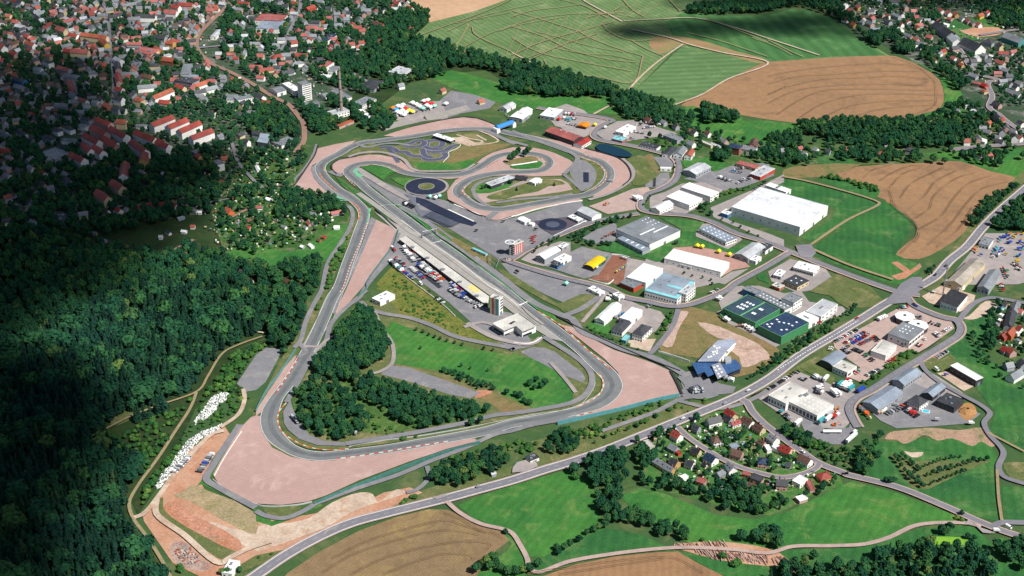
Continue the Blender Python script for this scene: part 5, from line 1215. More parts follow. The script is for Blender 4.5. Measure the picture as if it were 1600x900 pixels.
# roofed stand on the dry bank
H_('spectator_stand', 'G 915,190 1060,255 1075,245', 3, 'flat', 'teal', 'white', 'narrow pale stand roof on the dry grass bank', cat='stand')
# concrete terraces
def terrace(s, label, w=9, n=6, m=CONC):
    wp = [P(a, b) for a, b in z(s)]
    root = empty('grandstand_terrace', (wp[0].x, wp[0].y, 0)); tag(root, label, 'terrace')
    mb = MB()
    wps = [(p.x - wp[0].x, p.y - wp[0].y) for p in wp]
    for k in range(n):
        V, F = strip_geo(wps, w / n * .98, 0, w / n * k)
        up = .7 * (k + 1)
        mb.add([(a, b, 0) for a, b, c2 in V] + [(a, b, up) for a, b, c2 in V],
               [tuple(q + len(V) for q in f) for f in F] + [(i, j, j + len(V), i + len(V)) for f in F for i, j in zip(f, f[1:] + f[:1])])
    mb.build('steps', m, root)
terrace('A 930,165 1060,125 1210,90', 'left concrete terrace above the upper gravel strip', 9)
terrace('S 450,455 700,400 900,340', 'grey terrace above the upper gravel strip', 9)

# ------------------------------------------------------------------ fences, tyre walls, barriers
def fence(nm, s, h, m, label, cat, t=.3, posts=0, sm=4, lean=0, pm=None):
    wp = [P(a, b) for a, b in z(s)]
    wps = smooth([(p.x, p.y) for p in wp], False, sm) if sm else [(p.x, p.y) for p in wp]
    o0 = wps[0]; root = empty(nm, (o0[0], o0[1], 0)); tag(root, label, cat)
    V, F = strip_geo([(p[0] - o0[0], p[1] - o0[1]) for p in wps], t, 0)
    n = len(V); mb = MB()
    mb.add([(a, b, .02) for a, b, c2 in V] + [(a, b, h) for a, b, c2 in V], [tuple(q + n for q in f) for f in F] + [(i, j, j + n, i + n) for f in F for i, j in zip(f, f[1:] + f[:1])])
    mb.build('panel', m, root)
    if posts:
        L = [0]
        for i in range(1, len(wps)): L.append(L[-1] + math.dist(wps[i], wps[i - 1]))
        k = 0; cnt = 0; step = max(posts, L[-1] / 95)
        while k <= L[-1] and cnt < 96:
            x = np.interp(k, L, [p[0] for p in wps]) - o0[0]; y = np.interp(k, L, [p[1] for p in wps]) - o0[1]
            MB().box(x - .15, y - .15, 0, x + .15, y + .15, h + .4).build('post', pm or METAL, root); k += step; cnt += 1
    return root
RAILM = plain('guard_rail_steel', 'a8aaa8', .5, .5)
TYRE = plain('tyre_wall_rubber', '26282b', .85)
MESHG = plain('fence_mesh_green', '3f6f68', .6, var=.3)
HEDGE = plain('dark_hedge', '1d3a1c', .9, var=.4, scale=.8)
fences = [
 ('catch_fence', '13 365,458 600,358 900,240 1200,130 1400,78', 3.5, MESHG, 'teal catch fence along the lower gravel trap', 'fence', .5, 8),
 ('catch_fence', '22 285,857 500,808 700,762 900,710 1045,680', 4, plain('fence_mesh_blue', '4f868c', .6, var=.2), 'pale blue catch fence below the last corner', 'fence', .6, 8),
 ('catch_fence', '12 0,780 60,660 150,540 250,390', 3.2, plain('fence_mesh_teal', '527f82', .6, var=.2), 'teal fence along the narrow gravel strip on left', 'fence', .5, 8),
 ('catch_fence', '11 890,545 860,640 800,720 690,880 | 12 690,10 640,60', 3, MESHG, 'green fence between central gravel trap and paddock', 'fence', .5, 8),
 ('tyre_wall', 'A 460,470 400,510 385,545 400,580 440,620', 1.6, TYRE, 'black tyre wall inside the first left-hander', 'barrier', 1.6, 0),
 ('tyre_wall', 'A 650,437 560,452 460,470', 1.4, TYRE, 'dark barrier at the top of inner gravel', 'barrier', 1, 0),
 ('tyre_wall', 'A 0,740 60,655 150,520 215,420 245,320', 1.8, TYRE, 'dark tyre wall at far left of circuit', 'barrier', 1.4, 0),
 ('tyre_wall', 'A 140,830 330,855 520,895', 1.6, TYRE, 'dark barrier below the left gravel trap', 'barrier', 1.2, 0),
 ('tyre_wall', 'E 175,185 290,290 400,392', 1.6, TYRE, 'black tyre wall at the top of central gravel trap', 'barrier', 1.5, 0),
 ('tyre_wall', 'B 0,130 300,65 560,25 700,38 850,90 900,115', 1.5, TYRE, 'dark wall above the upper gravel strip', 'barrier', 1.2, 0),
 ('tyre_wall', 'c 750,350 900,390 1060,435 1130,468 1200,530 1240,620 1225,680 1150,745', 1.8, TYRE, 'dark curved wall around right gravel trap', 'barrier', 1.6, 0),
 ('tyre_wall', 'D -10,485 150,565 300,640 390,665', 1.5, TYRE, 'dark wall below left of omega gravel', 'barrier', 1.4, 0),
 ('tyre_wall', 'D 400,690 520,705 660,665', 1.5, TYRE, 'dark curved wall below centre of omega gravel', 'barrier', 1.2, 0),
 ('tyre_wall', '22 990,525 1030,600 1062,672', 2, TYRE, 'black wall closing the last gravel trap', 'barrier', 2.2, 0),
 ('tyre_wall', '22 270,178 450,270 700,385 900,470 1050,525', 1.8, TYRE, 'dark wall along upper edge of last gravel trap', 'barrier', 1.2, 0),
 ('concrete_wall', '22 915,402 1010,430 1110,465', 2, WALLC['white'], 'white wall at the edge of the dry plot', 'wall', .4, 0),
 ('concrete_wall', '22 10,350 100,355 150,340 185,315', 2, WALLC['white'], 'curved white wall below the media centre', 'wall', .5, 0),
 ('concrete_wall', 'B 430,290 530,310 500,350 410,390 410,430 350,495', 1.2, WALLC['white'], 'pale curved wall beside the karting course', 'wall', .5, 0),
 ('concrete_wall', 'F 1200,450 1270,470 1400,495 1460,455', 1.4, WALLC['white'], 'white low wall before the brown yard', 'wall', .5, 0),
 ('concrete_wall', 'F 1440,190 1520,195 1620,220', 1.6, WALLC['white'], 'white wall behind the brown yard', 'wall', .5, 0),
 ('concrete_wall', 'D 1100,870 1400,725 1440,710', 1.6, WALLC['white'], 'long white wall below the skid pan', 'wall', .6, 0),
 ('pit_wall', 'E 445,300 730,520', 1.3, WALLC['white'], 'upper part of the pit wall', 'wall', .5, 0),
 ('pit_wall', 'G 470,130 740,310 900,430 1100,590 1200,650', 1.3, WALLC['white'], 'long white pit wall opposite the pit building', 'wall', .5, 0),
 ('pit_wall', 'H 330,20 480,120 630,240 700,300', 1.3, WALLC['white'], 'pit wall section beside race tower', 'wall', .5, 0),
 ('pit_wall', 'H 740,310 870,450 1060,590', 1.4, TYRE, 'dark pit wall section beside the media centre', 'wall', .8, 0),
 ('guard_rail', '12 480,0 430,100 350,260 290,370', 1.1, RAILM, 'double guard rail left of long left straight', 'guard rail', .3, 0),
 ('guard_rail', '12 545,30 480,200 430,270 370,400 250,620 190,710', 1.1, RAILM, 'guard rail right of long left straight', 'guard rail', .3, 0),
 ('guard_rail', '11 700,440 690,540 640,700 560,890', .9, RAILM, 'thin guard rail beside the central run-off', 'guard rail', .2, 0),
 ('guard_rail', '13 580,95 800,55 1000,30 1300,-20 | 22 130,795 400,750 470,690 520,600 490,520 400,455 190,300', 1.1, RAILM, 'guard rail following inside of the last corner', 'guard rail', .35, 0),
 ('guard_rail', 'A 0,690 130,520 190,400', 1, RAILM, 'pale rail beside the far left service road', 'guard rail', .3, 0),
 ('guard_rail', '03 1510,0 1400,170 1340,280', 1.2, WALLC['white'], 'white barrier left of the lower gravel trap', 'guard rail', .5, 0),
 ('guard_rail', '03 1330,300 1450,390 1600,455 | 13 60,468 250,460 350,440', 1.2, RAILM, 'barrier around lower corner of gravel trap', 'guard rail', .5, 0),
 ('guard_rail', 'c 1235,560 1265,640 1180,740 1000,830 830,880', 1, RAILM, 'outer rail around right gravel trap', 'guard rail', .3, 0),
 ('guard_rail', 'D 700,655 900,590 1100,545 1250,515 1400,495', 1.2, WALLC['white'], 'white rail below the omega gravel strip', 'guard rail', .5, 0),
 ('guard_rail', 'E 500,0 640,130 | E 230,150 430,320 520,410', 1, RAILM, 'pale rails at top of the start straight', 'guard rail', .5, 0),
 ('guard_rail', 'c 0,170 240,230 560,345 640,400', .9, RAILM, 'thin rail between back straight and omega gravel', 'guard rail', .3, 0),
 ('guard_rail', '13 0,640 200,560 400,520', .1, RAILM, 'x', 'x', .1, 0),
 ('paddock_fence', 'G 90,370 270,520 440,650 600,770 740,900', 1.6, WALLC['white'], 'white fence along the paddock edge', 'fence', .4, 6),
 ('yard_fence', 'I 1400,400 1290,480 1170,550', 1.4, TYRE, 'dark fence below the dealership', 'fence', .4, 0),
]
for f in fences:
    if f[4] != 'x': fence(*f)
# hedges
def hedge(s, w, h, label):
    wp = smooth([(P(a, b).x, P(a, b).y) for a, b in z(s)], False, 4)
    return wp, w, h, label
# flat stacks
# ================================================================== HOUSES
HCACHE = {}
def house_mesh(L, W, h, kind, rh, wm, rm):
    L, W, h, rh = round(L), round(W), round(h * 2) / 2, round(rh * 2) / 2
    k = (L, W, h, kind, rh, wm, rm)
    if k not in HCACHE:
        w, r = wall_roof(L, W, h, kind, rh, .4)
        for mb in (w, r): mb.V = [(a - L / 2, b - W / 2, c_) for a, b, c_ in mb.V]
        a = w.build('wall', WALLC[wm]); b = r.build('roof', [ROOFC[rm], ROOFC[rm]])
        HCACHE[k] = (a.data, b.data, (L, W, h, rh))
        bpy.data.objects.remove(a); bpy.data.objects.remove(b)
    return HCACHE[k]
def linkmesh(nm, me, parent, loc=(0, 0, 0)):
    o = bpy.data.objects.new(nm, me); C.objects.link(o); o.parent = parent; o.location = loc
    return o
def cached_box(nm, key, m):
    k = (nm,) + key
    if k not in HCACHE:
        o = mesh_obj(nm, *box_geo(*key), m); HCACHE[k] = o.data; bpy.data.objects.remove(o)
    return HCACHE[k]
ROOFWORD = {'red': 'red', 'orange': 'orange', 'brown': 'brown', 'dark': 'slate-grey', 'grey': 'grey', 'black': 'black', 'darkred': 'dark red', 'blue': 'dark blue', 'white': 'white', 'beige': 'beige', 'whitegrey': 'pale grey', 'steel': 'steel-blue', 'solar': 'solar blue', 'pinkred': 'pale red'}
WORD_H = {'house': ('house', 'houses'), 'terrace': ('row block', 'row blocks'), 'shed': ('garden shed', 'garden sheds')}
FAR = []      # houses beyond the individual ones, merged at the end
def house(cx, cy, dx, dy, W, roof='red', wall='white', zone='in the village', kind='gable', h=5.5, rh=None, detail=False, nm='house', far=False):
    if nm == 'house': W *= .86; h *= .84; dx *= .9; dy *= .9
    c_ = P(cx, cy, h); a = P(cx + dx, cy + dy, h) - P(cx - dx, cy - dy, h)
    L = max(a.length, 4); ang = math.atan2(a.y, a.x)
    if rh is None: rh = W * .42 if kind == 'gable' else W * .3
    if far: FAR.append((c_.x, c_.y, ang, L, W, h, rh, roof, wall)); return
    wme, rme, (L, W, h, rh) = house_mesh(L, W, h, kind, rh, wall, roof)
    root = empty(nm if nm != 'terrace' else 'row_block', (c_.x, c_.y, 0), ang)
    linkmesh('wall', wme, root); ro = linkmesh('roof', rme, root)
    if kind != 'flat' and nm in ('house', 'terrace'):
            linkmesh('chimney', cached_box('chimney', (-.4, -.4, 0, .4, .4, 2.2), WALLC['brick']), ro, (L * .2, W * .12, h + rh * .7))
    if detail:
        wm = cached_box('window', (-.7, -.07, 0, .7, .07, 1.3), GLASS)
        for rr in range(2 if h > 4.5 else 1):
            for sx in (-.28, .22):
                for sy in (-1, 1): linkmesh('window', wm, root, (L * sx, sy * (W / 2), .9 + rr * 2.7))
            for sx in (-1, 1):
                o = linkmesh('window', wm, root, (sx * (L / 2), -W * .2, .9 + rr * 2.7)); o.rotation_euler.z = math.pi / 2
        if kind == 'gable' and (cx * 7 + cy) % 3 < 1.6:
            for sx in (-.2, .2):
                o = linkmesh('roof_window', cached_box('roof_window', (-.6, -.5, 0, .6, .5, .12), GLASS), ro, (L * sx, -W * .25, h + rh * .5 + .36)); o.rotation_euler.x = math.atan2(rh, W / 2)
        linkmesh('door', cached_box('door', (-.55, -.06, 0, .55, .06, 2.1), WALLC['brick']), root, (0, -W / 2, .02))
    base = PX(c_.x, c_.y, 0)
    r_ = max(abs(dx), abs(dy) * 1.5, 4)
    b_ = [PX(c_.x + s1 * L / 2 * math.cos(ang) - s2 * (W / 2 + 2) * math.sin(ang), c_.y + s1 * L / 2 * math.sin(ang) + s2 * (W / 2 + 2) * math.cos(ang), 0) for s1, s2 in ((1.1, 1), (1.1, -1), (-1.1, -1), (-1.1, 1))]
    paint_mask(b_); paint_mask([(a_, q + 4) for a_, q in b_])
    wd = {'white': 'white', 'cream': 'cream', 'pink': 'pinkish', 'ochre': 'ochre', 'grey': 'grey', 'yellow': 'yellow', 'brick': 'brick', 'dark': 'dark', 'orange': 'orange', 'green': 'green', 'red': 'red', 'blue': 'blue', 'teal': 'teal'}[wall]
    one, many = {'house': ('house', 'houses'), 'terrace': ('row block', 'row blocks'), 'shed': ('shed', 'sheds'), 'row_block': ('row block', 'row blocks'), 'garden_shed': ('shed', 'sheds'), 'garage': ('garage', 'garages'), 'hall': ('hall', 'halls')}[nm]
    kw = {'flat': 'flat', 'gable': '', 'hip': ''}.get(kind, '')
    des = f"{wd} {{}} with {(kw + ' ') if kw else ''}{ROOFWORD[roof]} roof"
    rec(root, {'garden_shed': 'shed', 'shed': 'shed'}.get(nm, one), des.format(one), des.format(many), (cx, cy), zone, many + ' ' + zone)
def houses(txt, zone, **kw):
    reg = None
    for line in txt.split(';'):
        w = line.split()
        if not w: continue
        if ',' not in w[0]: reg = w.pop(0)
        cx, cy = z(f'{reg} {w[0]}')[0]; k = REG[reg][2]
        dx, dy = [float(q) * k for q in w[1].split(',')]
        W = float(w[2]); roof = w[3]; wall = w[4]; kind = w[5] if len(w) > 5 else 'gable'; h = float(w[6]) if len(w) > 6 else kw.get('h', 5.5)
        k2 = dict(kw); k2.pop('h', None)
        house(cx, cy, dx, dy, W, roof, wall, zone, kind, h, **k2)
VZ = 'in the village below the main road'
houses('''V 285,250 32,20 9 red white; 575,135 55,-14 9 dark white; 712,85 32,26 9 darkred cream; 745,155 36,-12 6 darkred white gable 4; 845,140 36,24 9 brown white; 930,195 36,20 9 brown cream gable 5;
1040,275 32,22 9 grey white; 1140,362 46,20 10 darkred cream; 950,310 24,12 7 brown pink gable 4; 590,285 34,-6 10 brown white hip 6; 755,390 50,14 10 brown pink; 960,450 42,4 10 blue pink hip 6; 1290,440 46,24 9 brown white;
555,430 36,22 10 blue white; 435,372 34,14 8 black cream gable 5; 168,475 55,34 8 grey cream gable 4.5; 235,515 28,16 8 grey ochre gable 4.5; 270,462 30,16 9 dark ochre; 390,470 30,12 8 dark white gable 5; 262,350 30,16 8 grey grey gable 4;
708,505 24,26 9 grey white; 915,582 46,16 9 dark pink flat 5; 1108,622 50,4 10 dark pink gable 6; 1250,600 34,-24 9 white white flat 5; 1440,565 50,-12 10 red ochre hip 5; 478,608 34,12 8 pinkred pink flat 4; 870,642 40,10 6 brown white gable 3.5;
738,335 36,-8 7 steel grey flat 4; 440,192 24,10 8 dark grey; 690,120 26,14 7 black grey gable 4; 625,550 26,-18 7 grey grey gable 3.5; 505,480 14,8 4 dark white gable 3; 830,552 30,8 6 pinkred pink flat 3''', VZ, detail=True)
houses('''V 1075,348 28,18 6 white white flat 3; 70,318 28,26 5 beige cream flat 3; 1330,640 18,40 4 pinkred pink flat 3; 1262,742 30,-10 6 white pink flat 3; 300,385 12,8 4 red red flat 2.5; 1160,480 18,4 6 dark grey gable 3; 1000,350 12,20 4 white white flat 3; 345,575 20,-10 4 white white flat 3''', VZ, nm='garage')
RZ = 'in the farmstead strip at right edge'
houses('''L 690,400 22,-26 9 orange orange; 640,425 20,-14 8 red red gable 4; 692,290 16,-72 10 dark grey gable 6; 730,205 14,-40 9 grey grey; 700,545 22,16 9 red pink; 650,535 18,12 8 darkred grey gable 4; 680,655 30,-6 9 grey grey gable 5; 730,730 45,-28 11 grey white; 765,370 20,10 8 red white gable 4; 770,235 20,6 8 pinkred white gable 4; 650,180 16,4 7 dark white gable 4; 790,640 20,20 9 dark grey''', RZ)
houses('''L 600,205 10,3 4 steel white flat 2.5; 610,300 9,4 4 white grey flat 2.5; 590,330 8,4 4 grey pink flat 2.5; 625,260 9,4 4 white white flat 2.5; 640,310 8,5 4 pinkred pink flat 2.5; 580,260 8,3 3 beige white flat 2.5; 745,400 14,6 4 white white flat 3; 760,460 12,6 4 grey white flat 3''', RZ, nm='garden_shed')
HZ = 'in the hamlet beyond the huge warehouse'
houses('''31 200,28 14,-2 8 red white; 300,35 12,4 8 grey white; 375,45 16,3 8 dark grey; 484,34 12,0 7 red red gable 4; 740,25 14,0 9 grey white; 885,32 24,4 12 dark grey hip 6; 90,40 12,0 8 grey pink; 230,60 10,4 7 grey white gable 4; 700,60 20,6 8 pinkred grey gable 4; 1385,75 14,-8 8 pinkred white; 1325,85 10,4 6 dark white gable 4;
M 1250,350 30,14 9 grey pink; 1025,282 16,8 8 dark white; 1130,292 18,8 8 brown white; 990,275 14,6 7 pinkred pink gable 4; 665,185 24,12 9 brown pink; 785,205 18,8 8 grey grey; 880,235 16,8 8 dark grey; 1190,385 40,16 6 whitegrey white flat 4; 1000,372 26,10 9 grey white; 1120,370 50,20 6 beige cream flat 4''', HZ)
NZ = 'in the village beyond the hill field'
houses('''N 210,45 14,6 9 white white; 310,55 12,10 9 pinkred ochre; 250,85 24,14 9 pinkred pink gable 4; 205,152 18,6 9 red white; 270,192 16,8 9 orange ochre; 330,168 20,4 9 grey grey; 340,140 12,8 8 pinkred white; 430,80 14,8 8 grey white; 410,130 12,6 8 red white; 490,115 20,8 8 grey pink; 535,130 14,4 8 red white;
400,185 20,10 9 grey pink; 440,228 26,8 12 steel grey flat 6; 640,190 14,6 8 red white; 635,232 20,8 8 white white; 690,170 14,8 8 pinkred white; 715,197 16,6 8 grey white; 770,215 10,10 8 orange cream; 795,150 10,12 7 grey white; 650,110 8,8 8 dark white; 955,85 14,10 9 pinkred white; 1012,102 14,10 9 pinkred white; 1070,112 12,10 9 orange ochre;
1120,142 14,10 8 grey white; 1165,162 14,10 8 pinkred pink; 1202,178 14,12 8 grey pink; 1248,190 14,8 8 pinkred white; 1256,122 18,-8 9 orange yellow; 1310,97 14,-10 8 red white; 1022,148 18,4 7 orange pink gable 4; 900,182 14,8 8 white white; 988,190 24,6 8 white white flat 4; 930,160 18,5 8 pinkred grey gable 4;
965,400 20,-8 8 red ochre; 940,418 14,-8 7 grey white; 1050,456 18,8 8 pinkred white; 1100,482 18,8 8 brown cream; 1112,508 14,6 7 orange ochre gable 4; 1240,450 14,10 8 white white; 1290,432 20,6 8 grey grey; 1350,440 20,8 8 beige white flat 4; 1440,420 44,4 9 red pink gable 4; 1515,408 26,-4 9 pinkred white gable 4;
1320,328 44,10 12 dark grey hip 7; 1412,360 20,10 10 dark cream gable 7; 1410,490 40,14 9 pinkred cream gable 4; 1205,592 34,12 9 grey grey gable 5; 1230,650 30,6 10 pinkred pink flat 4; 1290,668 20,8 8 darkred red gable 4; 1292,708 18,8 9 ochre cream hip 5''' .replace('ochre cream hip', 'orange cream hip') + ''';
1390,815 30,12 9 dark pink; 1500,722 30,14 9 grey pink gable 4; 1535,680 20,8 8 dark white; 1560,650 24,10 8 grey grey; 1480,650 24,10 9 dark grey; 1450,550 34,10 8 grey grey gable 4; 1550,735 24,12 8 grey white; 900,470 10,8 7 red white gable 4; 700,282 30,14 8 grey pink gable 4; 780,342 20,8 8 grey pink; 770,372 20,6 8 white white gable 4; 665,300 12,4 7 grey cream gable 4; 755,308 20,8 8 pinkred pink gable 4; 860,290 24,6 9 pinkred pink gable 4''', NZ)
houses('''N 985,245 80,50 16 dark grey; 1195,362 66,30 20 dark white gable 6; 1520,305 66,24 16 grey teal gable 7; 1055,310 24,22 14 whitegrey white''', NZ, nm='hall', h=7)
SZ = 'beside the far right main road'
houses('''30 1245,660 16,0 8 whitegrey white flat 5; 1280,690 22,0 9 whitegrey pink flat 6; 1190,690 8,2 6 grey grey gable 4; 1380,770 10,-6 8 orange cream; 1460,748 12,-4 8 red ochre; 1240,882 22,0 10 red white; 1430,858 22,8 8 grey white; 1535,820 18,8 8 grey white; 1370,825 26,8 8 grey pink gable 4; 1450,885 22,6 8 dark grey gable 4; 1570,860 20,8 8 pinkred white; 1580,770 16,8 8 dark white; 1350,880 14,4 7 white white gable 4''', SZ)
# ---- town
AZ = 'in the red-roofed estate'
houses('''00 1012,762 66,-26 11 red white gable 9; 1106,778 58,-24 11 red white gable 9; 1182,800 64,-28 11 red white gable 9; 1258,845 66,-24 11 red white gable 9; 912,855 62,26 11 red white gable 9; 742,832 50,28 11 red white gable 9; 622,820 42,24 11 red pink gable 9; 575,872 46,24 11 red white gable 9; 690,888 46,22 11 red white gable 9;
650,765 44,16 10 red pink gable 8; 762,765 32,2 10 orange cream gable 8; 1000,888 32,14 10 red white gable 8; 01 486,88 42,20 11 red white gable 9; 546,28 26,24 11 red white gable 9; 618,42 28,20 11 red white gable 9; 776,165 6,-40 11 red white gable 9; 868,22 44,32 11 red white gable 9; 896,82 6,-26 10 red ochre gable 8; 735,262 32,22 11 red cream gable 9; 642,326 34,24 11 red cream gable 9; 1022,8 36,14 11 red white gable 9; 700,5 30,14 10 red pink gable 8''', AZ, nm='terrace')
DZ = 'in the shaded hillside quarter'
houses('''01 738,412 20,10 8 red white; 660,422 20,6 8 dark white; 520,440 30,-4 9 grey cream; 794,410 12,6 7 grey white; 938,388 24,2 9 darkred pink; 1014,378 20,4 8 red white; 1090,382 20,8 10 red white; 862,400 8,10 6 brown pink gable 4; 210,490 18,8 8 grey white; 40,480 30,-8 9 dark white; 310,95 24,0 9 grey grey hip 7; 372,98 22,0 9 grey grey hip 7; 30,150 30,6 10 grey pink hip 7; 130,170 26,10 9 dark grey; 40,200 26,8 9 grey white; 10,110 20,8 9 brown grey; 360,70 60,-8 9 whitegrey grey flat 7; 890,180 14,10 8 grey white; 1225,45 14,8 9 grey grey hip 6; 1240,75 14,8 8 orange ochre gable 5; 1405,92 24,-2 9 orange cream; 1150,690 20,-10 6 pinkred cream gable 4; 1430,420 18,12 9 orange orange gable 4;
00 430,802 26,12 9 dark white hip 7; 352,812 26,12 9 dark white hip 7; 140,835 28,16 9 dark white; 520,785 28,6 9 grey white hip 7; 440,878 52,4 11 grey white hip 7; 60,855 30,8 9 grey white; 540,745 30,8 9 dark grey hip 7; 20,830 24,10 9 grey white; 300,860 40,12 10 dark grey hip 7; 885,785 30,4 9 grey white hip 6; 600,640 20,6 8 grey white; 120,545 30,8 9 grey grey; 75,605 24,4 9 brown cream hip 6; 120,500 40,10 10 dark blue gable 6; 380,660 50,4 9 grey grey gable 5; 520,630 26,10 9 pinkred white; 460,600 20,16 9 grey white; 440,545 12,40 10 red pink; 455,480 50,6 10 grey grey; 240,435 26,6 9 steel white gable 6; 400,432 40,10 10 pinkred grey''', DZ)
CZ = 'along the railway and town street'
houses('''00 1015,592 66,-28 11 orange white gable 10; 1030,640 36,4 9 red pink gable 5; 870,625 26,4 12 orange cream hip 10; 1128,545 28,10 9 red cream; 1250,530 36,-12 10 orange white; 1290,515 16,-6 9 red white; 920,545 66,-6 10 grey white gable 7; 1050,375 44,6 12 orange brick gable 8; 1040,345 32,-6 10 whitegrey white flat 7; 990,310 18,14 9 orange orange; 740,375 22,10 10 whitegrey white gable 9; 735,415 6,24 10 dark pink gable 9; 740,490 6,30 10 red pink gable 9; 745,560 26,4 10 red white gable 9; 745,620 26,6 11 dark white gable 9; 670,660 16,10 9 orange brick gable 8; 730,675 26,6 12 dark grey hip 9; 590,228 90,12 11 orange cream gable 9; 650,262 22,20 10 orange yellow gable 9; 640,405 30,2 10 orange brick; 460,222 30,6 10 red white; 385,185 30,10 12 pinkred cream gable 8; 300,345 26,6 10 orange cream hip 8; 300,385 22,10 10 dark white hip 9; 190,275 30,12 11 orange white gable 8; 430,320 30,6 10 red ochre; 500,325 60,4 12 pinkred cream gable 8; 85,335 20,10 10 red pink; 10,290 20,16 12 orange white gable 9; 1100,45 26,6 11 red white gable 9; 1160,32 50,2 11 red pink gable 9; 1070,80 40,4 12 pinkred white gable 9; 910,105 70,2 11 dark white gable 9; 1065,268 26,4 10 orange ochre gable 9; 1000,235 40,6 11 dark grey gable 9; 1250,575 40,-6 9 dark white gable 6; 1320,555 40,-10 9 grey white gable 6; 1190,475 50,2 12 steel grey flat 6; 800,465 70,-2 10 grey grey gable 5; 920,480 40,6 10 brown cream; 840,275 50,2 8 pinkred grey gable 5''', CZ)
UZ = 'in the wooded suburb above the circuit'
houses('''10 340,50 28,-10 9 red red; 235,268 26,-4 10 red white; 140,352 44,-8 13 red pink hip 6; 598,278 20,-2 9 red white; 662,268 22,-2 9 red white; 770,258 16,0 8 red white gable 4; 458,318 18,4 8 red brick gable 4; 420,138 26,2 10 orange ochre hip 6; 640,295 14,0 7 pinkred white gable 4; 755,150 24,10 9 brown brick; 790,160 16,8 8 pinkred pink; 905,535 20,-4 9 grey white; 1165,565 14,-6 8 pinkred cream; 1405,635 18,-4 9 orange cream gable 4; 260,395 40,-6 11 grey white hip 6; 60,440 50,-8 10 red cream gable 4; 200,455 40,-8 10 dark grey gable 4; 20,600 30,14 10 dark white; 975,180 12,4 8 pinkred white; 880,20 20,4 9 red white; 960,50 20,6 8 red white; 30,485 26,2 8 pinkred white; 110,385 22,2 9 grey white; 430,475 40,2 11 white grey flat 5; 440,165 20,-2 9 grey white; 350,175 40,0 10 pinkred white gable 4; 300,130 16,10 9 grey grey''', UZ)
GZ = 'in the allotment gardens left of circuit'
houses('''11 350,435 22,4 5 grey grey; 80,345 14,4 5 white white; 415,440 10,2 4 white white; 505,520 16,0 5 white white; 345,635 10,8 4 white white; 330,495 8,8 4 pinkred pink; 365,500 8,2 4 grey white; 425,580 8,2 4 red red; 20,395 20,0 5 pinkred white; 45,270 12,2 5 grey grey; 210,865 22,14 6 brown pink; 175,515 12,4 4 grey white; 01 1550,525 16,2 6 red cream; 1205,515 14,0 5 orange white; 1150,545 16,2 4 white white; 1560,480 16,4 5 pinkred cream; 1490,495 10,2 4 grey white; 1005,580 12,0 5 whitegrey white; 1050,550 14,8 4 dark white; 1220,415 12,4 4 grey white; 1250,425 12,0 4 white white; 1130,460 20,-6 4 steel grey; 1520,795 20,4 5 dark white; 1560,850 14,8 5 pinkred white; 1390,240 20,6 6 pinkred cream; 1115,215 8,0 4 white white; 1020,180 8,0 4 white white; 650,600 14,4 4 steel grey; 590,555 14,2 4 grey pink; 695,615 14,4 4 dark grey; 785,632 8,2 4 dark pink;
11 500,430 30,-6 6 pinkred grey; 10,150 6,14 4 white white; 310,520 8,3 4 grey white; 395,600 9,3 4 brown brick; 290,640 8,3 4 white grey''', GZ, nm='garden_shed', h=2.6)

# random fill of the town: positions on the ground, free of streets and other houses
def in_poly(pts, px, py):
    ins = np.zeros(px.shape, bool); p = np.array(pts, float)
    for i in range(len(p)):
        xa, ya = p[i - 1]; xb, yb = p[i]
        if ya == yb: continue
        ins ^= ((py < ya) != (py < yb)) & (px < (xb - xa) * (py - ya) / (yb - ya) + xa)
    return ins
def scatter_pts(poly, spacing, jit=.38, seed=0, use_mask=True, grow=0):
    """jittered hexagonal grid on the ground inside an outline"""
    r = np.random.default_rng(seed + 5)
    w = np.array([P(a, b)[:2] for a, b in poly]); x0, y0 = w.min(0); x1, y1 = w.max(0)
    xs = np.arange(x0, x1, spacing); ys = np.arange(y0, y1, spacing * .87)
    X, Y = np.meshgrid(xs, ys); X = X + (np.arange(len(ys))[:, None] % 2) * spacing / 2
    X = (X + r.uniform(-jit, jit, X.shape) * spacing).ravel(); Y = (Y + r.uniform(-jit, jit, Y.shape) * spacing).ravel()
    px, py = PX(X, Y)
    k = in_poly(poly, px, py) & (px > MX0 + 20) & (px < 1720) & (py > MY0 + 12) & (py < 985)
    if use_mask: k &= ~masked(px, py)
    return X[k], Y[k], px[k], py[k]
